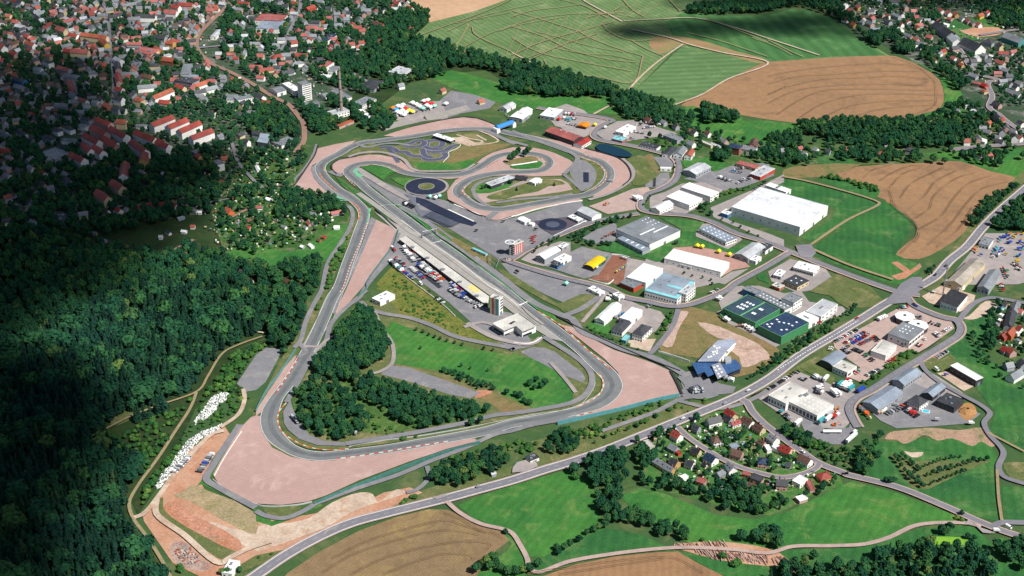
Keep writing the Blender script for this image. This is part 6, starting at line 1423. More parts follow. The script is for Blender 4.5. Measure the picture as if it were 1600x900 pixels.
fills = [
 ('X -60,-50 400,-50 365,0 330,40 300,75 240,110 175,100 120,100 60,95 -60,100', 14.5, [('red', 3), ('orange', 1), ('pinkred', 4), ('dark', 6), ('grey', 6), ('brown', 3), ('whitegrey', 3)], .56, 'in the far left old town'),
 ('X 175,45 300,75 335,110 400,145 430,170 400,185 330,165 280,165 240,180 180,180 175,100', 20, [('grey', 3), ('pinkred', 3), ('dark', 3), ('red', 1)], .5, 'around the dark grey school'),
 ('X -60,100 60,95 120,100 170,100 172,180 130,190 60,200 -60,230', 22, [('dark', 3), ('grey', 4), ('brown', 2), ('red', 1)], .6, DZ),
 ('X -60,230 100,215 150,260 120,300 40,320 -60,330', 26, [('dark', 3), ('grey', 3), ('red', 1)], .6, DZ),
 ('X 370,-50 640,-50 640,20 560,60 500,100 440,140 400,130 340,95 345,50', 21, [('grey', 4), ('pinkred', 3), ('dark', 3), ('red', 2), ('whitegrey', 2)], .5, UZ),
 ('X 330,165 400,180 420,210 380,240 330,235', 28, [('dark', 3), ('grey', 3)], .5, 'around the dark grey school'),
 ('N 0,-60 1500,-80 1500,40 1200,60 900,40 600,60 350,40 150,20', 24, [('grey', 3), ('pinkred', 3), ('dark', 3), ('white', 1)], .6, NZ),
 ('N 300,100 900,60 900,300 750,300 600,240 450,220', 26, [('grey', 3), ('pinkred', 3), ('dark', 3), ('red', 1)], .5, NZ),
 ('N 900,400 1400,380 1600,500 1650,800 1400,700 1200,520', 24, [('grey', 4), ('pinkred', 2), ('dark', 4)], .6, NZ),
 ('30 1280,780 1700,700 1700,900 1300,900', 24, [('grey', 4), ('pinkred', 2), ('dark', 4)], .55, SZ),
]
cand = []
for i, (pl, sp, cols, prob, zone) in enumerate(fills):
    X, Y, px, py = scatter_pts(z(pl), sp, .25, i)
    bag = [c_ for c_, n_ in cols for _ in range(n_)]
    for a, b, u, v in zip(X, Y, px, py):
        if rnd.random() > prob: continue
        ang = (math.sin(a * .004) + math.cos(b * .0031)) * 1.3 + rnd.choice((0, math.pi / 2)) + rnd.uniform(-.15, .15)
        L = rnd.uniform(8.5, 14) if rnd.random() < .86 else rnd.uniform(16, 26); Wd = rnd.uniform(7.5, 10.5)
        cand.append((b, a, u, v, ang, L, Wd, rnd.choice(bag), rnd.choice(['white', 'grey', 'grey', 'cream', 'pink', 'grey', 'pink', 'grey']), rnd.choice([5, 6, 6.5, 8]), zone))
cand.sort()
N_RANDOM = 40
nh = len([r for r in RECS if r[0]['category'] == 'house'])
for i, (b, a, u, v, ang, L, Wd, roof, wall, h, zone) in enumerate(cand):
    p0, p1 = PX(a - math.cos(ang) * L / 2, b - math.sin(ang) * L / 2, h), PX(a + math.cos(ang) * L / 2, b + math.sin(ang) * L / 2, h)
    m_ = ((p0[0] + p1[0]) / 2, (p0[1] + p1[1]) / 2); d_ = ((p1[0] - p0[0]) / 2, (p1[1] - p0[1]) / 2)
    house(*m_, *d_, Wd, roof, wall, zone, 'gable', h, far=not (nh + i < 300))
    if nh + i >= 300: paint_mask([(m_[0] - 6, m_[1]), (m_[0] + 6, m_[1]), (m_[0] + 6, m_[1] + 9), (m_[0] - 6, m_[1] + 9)])
def far_houses():
    by = {}
    V, F, M, mats, key = [], [], [], [], {}
    for (x, y, ang, L, W, h, rh, roof, wall) in FAR:
        w, r = wall_roof(L, W, h, 'gable', rh, .4)
        ca, sa = math.cos(ang), math.sin(ang)
        for mb, mat in ((w, WALLC[wall]), (r, ROOFC[roof])):
            if mat.name not in key: key[mat.name] = len(mats); mats.append(mat)
            k = len(V)
            for (a, b, c_) in mb.V:
                a -= L / 2; b -= W / 2
                V.append((x + a * ca - b * sa, y + a * sa + b * ca, c_))
            F += [tuple(q + k for q in f) for f in mb.F]; M += [key[mat.name]] * len(mb.F)
    o = mesh_obj('distant_houses', V, F, mats, mi=M)
    tag(o, 'mass of small distant houses filling the far parts of town', 'houses', kind='stuff')
if FAR: far_houses()
print('houses', nh, 'cand', len(cand), 'far', len(FAR))

# ================================================================== VEHICLES
PAINT = {}
def paint(nm, c_, rough=.35):
    if nm not in PAINT: PAINT[nm] = plain('paint_' + nm, c_, rough, .5, 0, .04)
    return PAINT[nm]
CARCOL = dict(white='d4d4d2', silver='9a9ca0', grey='5c5e62', black='1c1d20', red='a8201c', blue='1f3f9a', green='2c6a48', yellow='c8a020', orange='c85a1a', teal='3a8f98', cream='c2b48c')
def car_mesh(col, kind):
    k = ('car', col, kind)
    if k in HCACHE: return HCACHE[k]
    mb = MB()
    def prof(pts, y0, y1, mi):
        n = len(pts); V = [(x, y0, zz_) for x, zz_ in pts] + [(x, y1, zz_) for x, zz_ in pts]
        F = [(i, (i + 1) % n, n + (i + 1) % n, n + i) for i in range(n)] + [tuple(range(n))[::-1], tuple(range(n, 2 * n))]
        mb.add(V, F, mi)
    if kind == 'car':
        prof([(-2.15, .3), (2.15, .3), (2.2, .7), (1.2, .92), (-1.9, .95), (-2.2, .75)], -.88, .88, 0)
        prof([(-1.75, .94), (1.0, .9), (.35, 1.38), (-1.2, 1.4)], -.78, .78, 1)
        prof([(-1.15, 1.39), (.3, 1.375), (.28, 1.45), (-1.1, 1.46)], -.7, .7, 0)
        ws = [(-1.35, .88), (1.4, .88)]
    elif kind == 'van':
        prof([(-2.7, .35), (2.6, .35), (2.65, 1.0), (2.0, 1.25), (1.4, 2.2), (-2.7, 2.3)], -.98, .98, 0)
        prof([(1.42, 2.1), (1.98, 1.3), (2.1, 1.3), (1.55, 2.15)], -.9, .9, 1)
        ws = [(-1.7, .98), (1.7, .98)]
    else:
        prof([(-5.5, .9), (2.6, .9), (2.6, 3.7), (-5.5, 3.7)], -1.25, 1.25, 0)
        prof([(3.0, .5), (5.0, .5), (5.0, 1.8), (4.7, 3.0), (3.0, 3.0)], -1.2, 1.2, 0)
        prof([(4.72, 2.9), (5.02, 1.9), (5.1, 1.9), (4.8, 2.9)], -1.1, 1.1, 1)
        ws = [(-4.6, 1.2), (-3.4, 1.2), (3.9, 1.2)]
    for x, y in ws:
        for s in (-1, 1):
            r_ = .33 if kind != 'truck' else .5
            mb.bar((x, s * (y - .22), r_), (x, s * (y + .02), r_), r_, 2, 10)
    o = mb.build(kind, [paint(col, CARCOL[col]), GLASS, BLACKM]); HCACHE[k] = o.data; bpy.data.objects.remove(o)
    return HCACHE[k]
NVEH = [0]
def vehicle(px, py, ang, col, kind, zone, grp=None):
    p = P(px, py)
    o = bpy.data.objects.new({'car': 'parked_car', 'van': 'parked_van', 'truck': 'parked_truck'}[kind], car_mesh(col, kind)); C.objects.link(o)
    o.location = (p.x, p.y, .02 + .005 * LAYER[0]); o.rotation_euler.z = ang
    rec(o, kind, f'{col} {kind}', f'{col} {kind}s', (px, py), zone, f'{kind}s {zone}'); NVEH[0] += 1
def dirang(s0, s1):
    a, b = P(*z(s0)[0]), P(*z(s1)[0]); return math.atan2((b - a).y, (b - a).x)
def row(s, n, zone, pal='white silver grey black red blue silver white black', along=False, kind='car', rel=90, jit=.1, miss=.06):
    a, b = z(s); wa, wb = P(*a), P(*b); ang = math.atan2((wb - wa).y, (wb - wa).x) + math.radians(0 if along else rel)
    pal = pal.split()
    for i in range(n):
        if rnd.random() < miss: continue
        t = (i + .5) / n; w = wa.lerp(wb, t); px, py = PX(w.x + rnd.uniform(-.3, .3), w.y + rnd.uniform(-.3, .3))
        vehicle(px, py, ang + rnd.uniform(-.04, .04) + (math.pi if rnd.random() < .4 else 0), rnd.choice(pal), kind, zone)
PZ = 'in the paddock'
row('G 120,300 235,395', 8, PZ + ' open middle', 'white silver black red grey')
row('G 270,400 420,520', 9, PZ + ' open middle', 'white silver blue red grey')
row('G 70,335 190,440', 9, PZ + ' edge row', 'white teal silver white grey', kind='van')
row('G 170,425 315,525', 9, PZ + ' edge row', 'red white blue grey red silver')
row('G 190,190 330,345', 8, 'in the outer row behind the pit garages', 'white red white silver grey', kind='van')
row('G 235,185 380,345', 12, 'in the inner row behind the pit garages', 'white red silver white black')
row('G 350,375 520,480', 10, 'in the outer row behind the pit garages', 'teal white blue white red grey', kind='van')
row('G 395,350 540,470', 10, 'in the inner row behind the pit garages', 'white silver cream black')
row('G 450,470 600,560', 10, 'in the outer row behind the pit garages', 'red black white silver grey')
row('G 520,450 620,540', 6, 'in the inner row behind the pit garages', 'white silver orange')
row('G 690,600 860,730', 9, 'in the middle of the paddock', 'white black blue grey')
row('G 680,630 800,710', 8, 'in the middle of the paddock', 'white black silver grey')
row('G 700,560 850,690', 10, 'in the inner row behind the pit garages', 'red white silver blue')
row('G 800,720 860,700', 3, 'in the middle of the paddock', 'blue')
row('G 860,740 1030,810', 6, 'beside the race tower shadow', 'black white silver white')
row('G 540,715 630,785', 4, 'at the lower edge of paddock', 'white silver blue black')
for s, c_, k_ in (('G 385,578', 'white', 'van'), ('G 470,660', 'black', 'car'), ('G 90,205', 'white', 'van'), ('G 110,230', 'red', 'van')): vehicle(*z(s)[0], dirang('G 0,0', 'G 100,80'), c_, k_, PZ + ' edge')
row('H 0,330 110,310', 2, 'beside the race tower shadow', 'white')
# dealership
DL = 'black blue silver grey red white blue black'
row('I 300,445 540,318', 12, 'in the roadside row of the dealership', 'red white silver black grey')
row('I 400,460 605,348', 15, 'in second row of the dealership', DL)
row('I 430,495 650,365', 15, 'in third row of the dealership', 'red blue blue yellow silver black')
row('I 555,475 680,415', 8, 'in fourth row of the dealership', 'red black grey red')
row('I 360,500 460,570', 6, 'behind the arched showroom', 'silver black grey')
row('I 480,515 590,560', 5, 'behind the arched showroom', 'red black grey')
row('I 600,570 700,650', 5, 'behind the arched showroom', 'black silver green', jit=.2)
row('I 690,385 750,440', 4, 'in fourth row of the dealership', 'black orange silver')
row('I 735,220 825,180', 5, 'by the octagonal pavilion', 'white', kind='van', miss=0)
row('I 625,800 755,735', 7, 'at the hedge below arched showroom', 'black grey white white black', miss=0)
row('I 845,665 930,615', 4, 'at the hedge below the white workshop', 'red black red')
row('I 960,90 1060,85', 4, 'at the top corner of dealership', 'black teal red white')
row('I 1270,240 1410,280', 4, 'right of the octagonal pavilions', 'black grey silver')
row('I 1330,350 1390,395', 4, 'right of the octagonal pavilions', 'white black silver')
row('I 1430,340 1490,300', 4, 'right of the octagonal pavilions', 'black white')
row('I 1150,470 1200,490', 3, 'before the dealership hall', 'red white black'); row('I 1220,420 1270,410', 2, 'before the dealership hall', 'red white')
row('I 960,455 1040,490', 3, 'before the dealership hall', 'grey silver black')
row('I 1360,605 1470,545', 6, 'on the small pink car park', 'black black white silver', miss=0)
row('I 1150,170 1210,210', 3, 'by the octagonal pavilion', 'black silver'); row('I 240,540 260,500', 2, 'behind the arched showroom', 'black white')
row('I 500,780 560,750', 2, 'before the beige flat workshop', 'teal red')
for s, c_, a0_, a1_ in (('I 525,203', 'red', 'I 0,0', 'I 100,-55'), ('J 375,685', 'black', 'J 0,0', 'J 100,-90'), ('J 215,825', 'black', 'J 0,0', 'J 100,-90'), ('V 335,137', 'white', 'V 0,100', 'V 100,60'), ('22 925,885', 'black', 'V 0,100', 'V 100,60'), ('22 1330,735', 'silver', 'V 0,100', 'V 100,60'), ('22 1475,655', 'white', 'V 0,100', 'V 100,60'), ('33 215,140', 'white', '33 0,0', '33 100,50'), ('13 1390,355', 'silver', '13 0,30', '13 100,0'), ('I 1120,60', 'black', 'I 0,0', 'I 100,40'), ('I 1140,75', 'blue', 'I 0,0', 'I 100,40')):
    vehicle(*z(s)[0], dirang(a0_, a1_), c_, 'car', 'driving on the road')
vehicle(*z('33 1425,632')[0], dirang('33 0,0', '33 100,0'), 'white', 'van', 'at the bottom right road junction'); vehicle(*z('33 1500,612')[0], dirang('33 0,0', '33 100,60'), 'white', 'van', 'at the bottom right road junction')
# truck depot
row('O 125,330 200,295', 4, 'left of the truck depot', 'black black silver green', miss=0); row('O 235,270 350,200', 5, 'left of the truck depot', 'black white black white', miss=0)
row('O 360,180 450,150', 2, 'left of the truck depot', 'black'); row('O 420,200 520,240', 4, 'above the truck depot', 'black yellow black silver')
row('O 580,200 660,230', 4, 'above the truck depot', 'red white silver silver', kind='van'); vehicle(*z('O 708,232')[0], dirang('O 0,60', 'O 60,0'), 'white', 'truck', 'above the truck depot')
row('O 600,320 680,310', 3, 'right of the truck depot', 'white', kind='van'); row('O 610,350 680,370', 3, 'right of the truck depot', 'white grey', kind='van'); row('O 780,385 830,370', 2, 'right of the truck depot', 'white', kind='truck', miss=0)
row('O 800,280 850,290', 2, 'in the big truck row', 'black', kind='van', miss=0); row('O 845,285 975,335', 5, 'in the big truck row', 'teal white white white white', kind='truck', miss=0)
row('O 245,545 275,560', 2, 'below the truck depot', 'teal', miss=0); row('O 295,580 360,640', 4, 'below the truck depot', 'black black silver white', miss=0)
for s, c_, k_ in (('O 430,675', 'white', 'truck'), ('O 665,655', 'teal', 'truck'), ('O 735,635', 'white', 'truck'), ('O 750,590', 'silver', 'truck'), ('O 700,580', 'grey', 'van'), ('O 830,590', 'white', 'van'), ('O 800,612', 'red', 'van'), ('O 420,522', 'white', 'van'), ('O 925,240', 'red', 'van'), ('O 950,260', 'white', 'van'), ('O 945,850', 'white', 'truck'), ('O 985,815', 'white', 'truck'), ('O 1000,765', 'white', 'van')):
    vehicle(*z(s)[0], dirang('O 0,60', 'O 80,0'), c_, k_, 'around the truck depot')
vehicle(*z('22 1100,515' if False else 'L 115,705')[0], dirang('L 0,0', 'L 60,40'), 'white', 'van', 'by the long dark-walled hall')
vehicle(*z('32 580,655')[0], dirang('32 0,30', '32 60,0'), 'blue', 'truck', 'on the road beside big truck row')
row('32 740,800 820,770', 4, 'in the dark yard', 'white pink grey'.replace('pink', 'silver'), kind='van'); row('32 850,760 940,820', 5, 'in the dark yard', 'red black silver red', kind='van'); vehicle(*z('32 1057,838')[0], 0, 'silver', 'van', 'in the dark yard'); vehicle(*z('32 1268,860')[0], 0, 'white', 'van', 'in the dark yard')
row('32 570,760 640,820', 4, 'at the weedy edge of dark yard', 'orange grey cream', kind='van'); vehicle(*z('32 1110,555')[0], 0, 'blue', 'car', 'by the long dark-walled hall')
row('21 1290,215 1360,240', 3, 'on the wrecking yard', 'white grey', kind='van'); row('21 1400,255 1500,225', 6, 'on the wrecking yard', 'white grey black'); row('21 1420,235 1530,205', 6, 'on the wrecking yard', 'silver white black'); row('21 1380,170 1450,160', 5, 'on the wrecking yard', 'white black grey')
row('21 1500,300 1600,245', 6, 'behind the huge warehouse', 'black grey'); row('21 765,360 800,350', 3, 'at the bend of the road', 'white', kind='truck', rel=90, miss=0)
row('M 320,255 350,270', 2, 'around the white hall by road bend', 'white silver', kind='van'); row('M 560,240 620,230', 4, 'around the white hall by road bend', 'white silver black'); row('M 560,290 640,300', 5, 'around the white hall by road bend', 'white silver'); row('M 620,260 720,250', 6, 'around the white hall by road bend', 'white blue silver grey'); row('M 600,215 690,220', 5, 'around the white hall by road bend', 'red white white'); row('M 520,265 570,280', 3, 'around the white hall by road bend', 'white silver')
row('M 10,150 100,160', 4, 'above the pale red roof', 'white red silver', kind='van'); row('M 20,190 110,190', 5, 'above the pale red roof', 'white black grey'); row('M 30,225 120,245', 5, 'above the pale red roof', 'white silver grey'); row('M 0,180 60,210', 3, 'above the pale red roof', 'white teal', kind='van')
row('23 0,0 1,1', 1, 'x', 'white', miss=1.1)
row('21 1010,630 1035,632', 2, 'on the pink yard', 'black', kind='van'); row('22 600,90 610,60', 2, 'left of the long white ridged hall', 'white', kind='van', miss=0); vehicle(*z('F 1400,680')[0], 0, 'white', 'van', 'by the access road fork'); vehicle(*z('F 1410,650')[0], 0, 'black', 'van', 'by the access road fork')
vehicle(*z('F 450,385')[0], 2.2, 'black', 'van', 'on the empty car park by circuit'); row('22 840,130 870,120', 2, 'before the turquoise-edged hall', 'grey silver'); row('22 1240,45 1290,20', 4, 'right of the turquoise-edged hall', 'blue silver white'); row('Q 10,320 50,290', 3, 'left of the green hall', 'white', kind='van')
row('Q 80,540 150,570', 3, 'before the green hall', 'white', kind='van'); row('Q 330,620 450,700', 4, 'before the green hall', 'white silver white', kind='van'); row('Q 1250,510 1310,480', 3, 'by the pale grey roofed hall', 'red'); row('Q 1150,600 1250,580', 3, 'by the pale grey roofed hall', 'white red')
row('03 1190,170 1090,270', 8, 'on the dirt beside wrapped bales', 'blue silver white grey', kind='van'); row('03 1330,150 1240,280', 9, 'on dirt beside lower gravel trap', 'white grey silver blue', kind='van')
row('12 215,800 260,860', 4, 'in the hairpin service yard', 'white silver grey', kind='van', along=True); row('13 555,15 640,20', 3, 'below the lower thicket', 'white silver', kind='van')
row('E 465,130 585,180', 5, 'beside the low friction surface', 'black black white', kind='van'); row('22 1140,660 1200,655', 4, 'beside the dark flat hut', 'red white silver', kind='van'); row('22 1300,560 1390,600', 4, 'below the solar roofed villa', 'white teal silver', kind='van')
row('31 60,815 90,800', 2, 'under the canopy by the roundabout', 'white', miss=0); row('L 610,30 640,90', 4, 'at upper right yard', 'red black white'); row('L 80,90 110,95', 2, 'on the sandy lot by black hall', 'white')
row('10 850,740 1100,690', 12, 'on the bank above the upper gravel', 'white grey black'); row('12 1210,10 1260,60', 4, 'in the middle of the paddock', 'silver white'); row('F 600,40 640,90', 2, 'beside the red control tower', 'red')
for s in ('F 610,25', 'F 640,15'): vehicle(*z(s)[0], 0, 'red', 'car', 'on the skid plateau')
vehicle(*z('E 1510,325')[0], .3, 'black', 'car', 'on the skid plateau'); vehicle(*z('E 1230,420')[0], .3, 'black', 'car', 'on the skid plateau'); vehicle(*z('D 915,805')[0], .3, 'black', 'car', 'on the skid plateau')
# blue and yellow plant machines at right
for i, (x, y, c_) in enumerate([(1225, 250, 'blue'), (1215, 290, 'teal'), (1270, 220, 'blue'), (1320, 230, 'blue'), (1370, 250, 'blue'), (1340, 320, 'blue'), (1380, 320, 'blue'), (1350, 170, 'orange'), (1390, 185, 'yellow'), (1430, 235, 'yellow'), (1490, 180, 'orange'), (1580, 180, 'yellow'), (1160, 400, 'teal'), (1130, 440, 'blue'), (1115, 480, 'teal'), (1170, 440, 'teal'),
    (1240, 410, 'blue'), (1280, 440, 'blue'), (1200, 480, 'blue'), (1310, 500, 'yellow'), (1560, 270, 'yellow'), (1530, 310, 'blue'), (1570, 330, 'blue'), (1590, 380, 'blue'), (1520, 420, 'blue'), (1560, 430, 'teal'), (1490, 530, 'teal'), (1530, 520, 'blue'), (1500, 580, 'yellow'), (900, 370, 'teal'), (960, 370, 'teal'), (1000, 390, 'teal'), (850, 395, 'yellow'), (815, 435, 'orange'), (850, 465, 'yellow'), (920, 510, 'blue'), (1480, 620, 'yellow'), (1490, 720, 'white'), (1530, 740, 'white'), (1325, 770, 'green'), (1330, 840, 'green'), (1480, 660, 'green'), (1200, 520, 'white'), (1110, 540, 'white')]):
    vehicle(1440 + x * .1, 350 + y * .1, rnd.uniform(0, 3), c_, 'car' if i % 3 else 'van', 'on the machine yard at right')
print('vehicles', NVEH[0])

# tanker trailer, excavators
p = P(*z('O 770,755')[0]); root = empty('tank_trailer', (p.x, p.y, .6)); tag(root, 'long white tank trailer on the green island', 'trailer')
MB().bar((-8, 0, 2), (8, 0, 2), 1.3, n=14).build('tank', WHITE, root)
MB().box(-6, -1.1, .1, -2, 1.1, .8).box(5, -1, .1, 6, 1, .8).build('chassis', BLACKM, root)
def excavator(s, ang, col, label):
    p = P(*z(s)[0]); root = empty('excavator', (p.x, p.y, .5), ang); tag(root, label, 'excavator')
    m_ = paint(col, CARCOL[col])
    MB().box(-1.6, -1.4, 0, 1.6, -.8, .8).box(-1.6, .8, 0, 1.6, 1.4, .8).build('crawler', BLACKM, root)
    MB().box(-1.8, -1.2, .9, 1.3, 1.2, 2.0).build('body', m_, root); MB().box(.1, -1.1, 2.0, 1.2, 0, 3).build('cab', GLASS, root)
    MB().bar((1.2, .3, 1.8), (4, .3, 4.2), .3, n=5).bar((4, .3, 4.2), (6, .3, 1.6), .22, n=5).build('boom', m_, root)
    MB().box(5.6, -.2, .5, 6.6, .8, 1.5).build('bucket', METAL, root)
excavator('O 790,680', 0, 'orange', 'larger orange excavator below the truck depot'); excavator('O 780,535', .3, 'yellow', 'yellow excavator at the right end of truck depot'); excavator('O 815,540', 1, 'orange', 'orange excavator beside the yellow one')
excavator('Q 385,590', 2.3, 'yellow', 'yellow digger at the corner of the green hall'); excavator('21 580,385', .5, 'orange', 'orange digger on the pinkish car park')
excavator('D 890,885', .6, 'orange', 'small red digger left of the skid pan') if False else None
# tents on the funfair-like yard
TENTC = {}
def tent(s, size, col, label_zone, h=3):
    p = P(*z(s)[0]); ang = math.radians(-28)
    k = ('tent', col, size)
    cols = dict(white='d0d0cc', orange='d07a1c', blue='2f86c0', red='b81c1c', yellow='d0c030', teal='7fb8a8')
    m_ = TENTC.setdefault(col, plain('tent_' + col, cols[col], .7, var=.05))
    root = empty('market_tent', (p.x, p.y, .4), ang)
    if k not in HCACHE:
        s2 = size / 2
        o = mesh_obj('canopy', [(-s2, -s2, h), (s2, -s2, h), (s2, s2, h), (-s2, s2, h), (0, -s2, h + 1.6), (0, s2, h + 1.6), (-s2, -s2, h - .6), (s2, -s2, h - .6), (s2, s2, h - .6), (-s2, s2, h - .6)],
                     [(0, 4, 5, 3), (1, 2, 5, 4), (0, 1, 4), (2, 3, 5), (6, 7, 1, 0), (7, 8, 2, 1), (8, 9, 3, 2), (9, 6, 0, 3)], m_)
        HCACHE[k] = o.data; bpy.data.objects.remove(o)
        mb = MB(); [mb.bar((a * (s2 - .1), b * (s2 - .1), -.3), (a * (s2 - .1), b * (s2 - .1), h - .1), .08, n=4) for a in (-1, 1) for b in (-1, 1)]
        o = mb.build('frame', METAL); HCACHE[k + ('f',)] = o.data; bpy.data.objects.remove(o)
    linkmesh('canopy', HCACHE[k], root); linkmesh('frame', HCACHE[k + ('f',)], root)
    rec(root, 'tent', f'{col} tent', f'{col} tents', z(s)[0], label_zone, 'tents ' + label_zone)
for x, y, c_ in ((85, 345, 'orange'), (140, 325, 'white'), (190, 313, 'white'), (120, 362, 'blue'), (135, 385, 'white'), (165, 402, 'white'), (180, 340, 'white'), (215, 350, 'red'), (255, 372, 'yellow'), (290, 385, 'yellow'), (205, 418, 'white'), (185, 372, 'white'), (225, 392, 'white'),
               (290, 290, 'white'), (330, 308, 'white'), (365, 330, 'white'), (400, 350, 'teal'), (410, 272, 'white'), (440, 292, 'red'), (490, 302, 'red'), (440, 318, 'white'), (480, 335, 'white'), (520, 325, 'teal'), (450, 262, 'white'), (640, 300, 'white')):
    tent(f'S {x},{y}', 7, c_, 'left of the grey yard above circuit')
tent('c 750,130', 14, 'orange', 'behind the pale red roof', 4)
for s, c_ in (('c 485,60', 'red'), ('c 860,120', 'yellow'), ('E 740,70', 'teal'), ('E 800,80', 'white'), ('E 840,65', 'teal'), ('F 960,510', 'teal'), ('G 210,195', 'white'), ('21 1155,650', 'yellow'), ('21 1185,655', 'yellow'), ('21 1290,685', 'yellow'), ('21 1355,705', 'yellow')):
    tent(s, 6, c_, 'at its own spot') if False else tent(s, 5, c_, {'c': 'in the yard behind the pale red roof', 'A': 'above', 'E': 'beside the low friction surface', 'F': 'on the empty car park by circuit', 'G': 'at top end of the paddock', '2': 'on the pink yard'}[s[0]])

# goods stacked in the yards
def goods(s, n, zone, cols='white grey brick blue green', sz=(3, 1.6, 1.4)):
    a, b = z(s); wa, wb = P(*a), P(*b); ang = math.atan2((wb - wa).y, (wb - wa).x); cols = cols.split()
    for i in range(n):
        w = wa.lerp(wb, (i + .5) / n); c_ = rnd.choice(cols); k = round(rnd.uniform(.7, 1.2), 1)
        o = linkmesh('goods_stack', cached_box('goods_stack', (-sz[0] / 2 * k, -sz[1] / 2, 0, sz[0] / 2 * k, sz[1] / 2, sz[2] * k), WALLC[c_]), None, (w.x + rnd.uniform(-.5, .5), w.y + rnd.uniform(-.5, .5), .02 + .005 * LAYER[0]))
        if len(o.data.materials) and o.data.materials[0] != WALLC[c_]: o.material_slots[0].link = 'OBJECT'; o.material_slots[0].material = WALLC[c_]
        o.rotation_euler.z = ang + rnd.uniform(-.2, .2)
        cw_ = o.material_slots[0].material.name.replace('wall_', '')
        u, v = PX(w.x, w.y); rec(o, 'goods stack', f'{cw_} stack of goods', f'{cw_} stacks of goods', (u, v), zone, 'goods stacks ' + zone)
for a_ in (('F 1280,350 1400,230', 9, 'beside the yellow tent', 'green white green'), ('F 1480,390 1590,320', 5, 'on the brown yard', 'teal grey yellow'), ('F 1530,230 1600,250', 5, 'on the brown yard', 'white grey'), ('21 560,600 640,560', 6, 'left of the dark grey hall', 'dark brick'),
           ('21 600,240 640,245', 2, 'left of the dark grey hall', 'grey'), ('32 570,750 640,830', 6, 'on the weedy strip by the barn hall', 'grey orange brick cream'), ('32 690,800 740,770', 4, 'before the largest barn hall', 'white pink cream'), ('32 780,740 900,770', 6, 'in the dark yard', 'grey red brick'),
           ('Q 250,620 420,640', 6, 'before the green hall', 'grey white brick'), ('Q 860,860 1180,670', 8, 'in the strip below deep blue roof', 'brick pink green'), ('Q 40,500 80,540', 3, 'before the green hall', 'green'), ('J 1250,700 1330,880', 6, 'on the machine yard at right', 'dark white red'),
           ('J 1420,640 1560,740', 8, 'on the machine yard at right', 'dark brick white'), ('J 1100,500 1200,520', 4, 'on the machine yard at right', 'red white grey'), ('S 1260,400 1330,460', 3, 'above the blue bridge', 'white grey'), ('M 420,330 560,350', 6, 'around the white hall by road bend', 'white grey dark'), ('M 640,210 760,240', 7, 'around the white hall by road bend', 'white red white'),
           ('21 1285,215 1380,245', 6, 'on the wrecking yard', 'white white grey'), ('21 1370,180 1440,190', 4, 'on the wrecking yard', 'blue dark'), ('22 640,200 700,170', 3, 'before the white halls by circuit', 'blue grey'), ('F 1160,300 1170,340', 2, 'beside the yellow tent', 'dark'), ('O 690,640 830,560', 6, 'before the truck depot', 'grey white red')):
    goods(*a_)
# ================================================================== TREES
def leaf_mat(name, c1, c2, c3, c4):
    m, nt, b = nodes(name, .9, .1)
    tc = nt.nodes.new('ShaderNodeTexCoord'); oi = nt.nodes.new('ShaderNodeObjectInfo'); geo = nt.nodes.new('ShaderNodeNewGeometry')
    col = mix(nt, ramp(nt, oi.outputs['Random'], .15, .85), lin(c1), lin(c2)); col = mix(nt, ramp(nt, oi.outputs['Random'], .95, .96), col, lin(c4))
    col = mix(nt, ramp(nt, noise(nt, geo.outputs['Position'], .02, 4, .6), .42, .66), col, lin(c3))
    f = ramp(nt, noise(nt, tc.outputs['Object'], .55, 3, .7), .3, .7, (.65, .65, .65, 1), (1.4, 1.4, 1.4, 1))
    nt.links.new(mix(nt, 1.0, col, f, 'MULTIPLY'), b.inputs['Base Color'])
    return m
LEAF = leaf_mat('foliage_broadleaf', '153828', '30562e', '1f4830', '4c6232')
LEAF2 = leaf_mat('foliage_shrub', '264e28', '4a6c30', '305828', '667a3a')
NEEDLE = leaf_mat('foliage_conifer', '0e2820', '1e3f2a', '18382e', '34492c')
BARK = plain('bark', '4a3c30', .95, var=.3, scale=2)
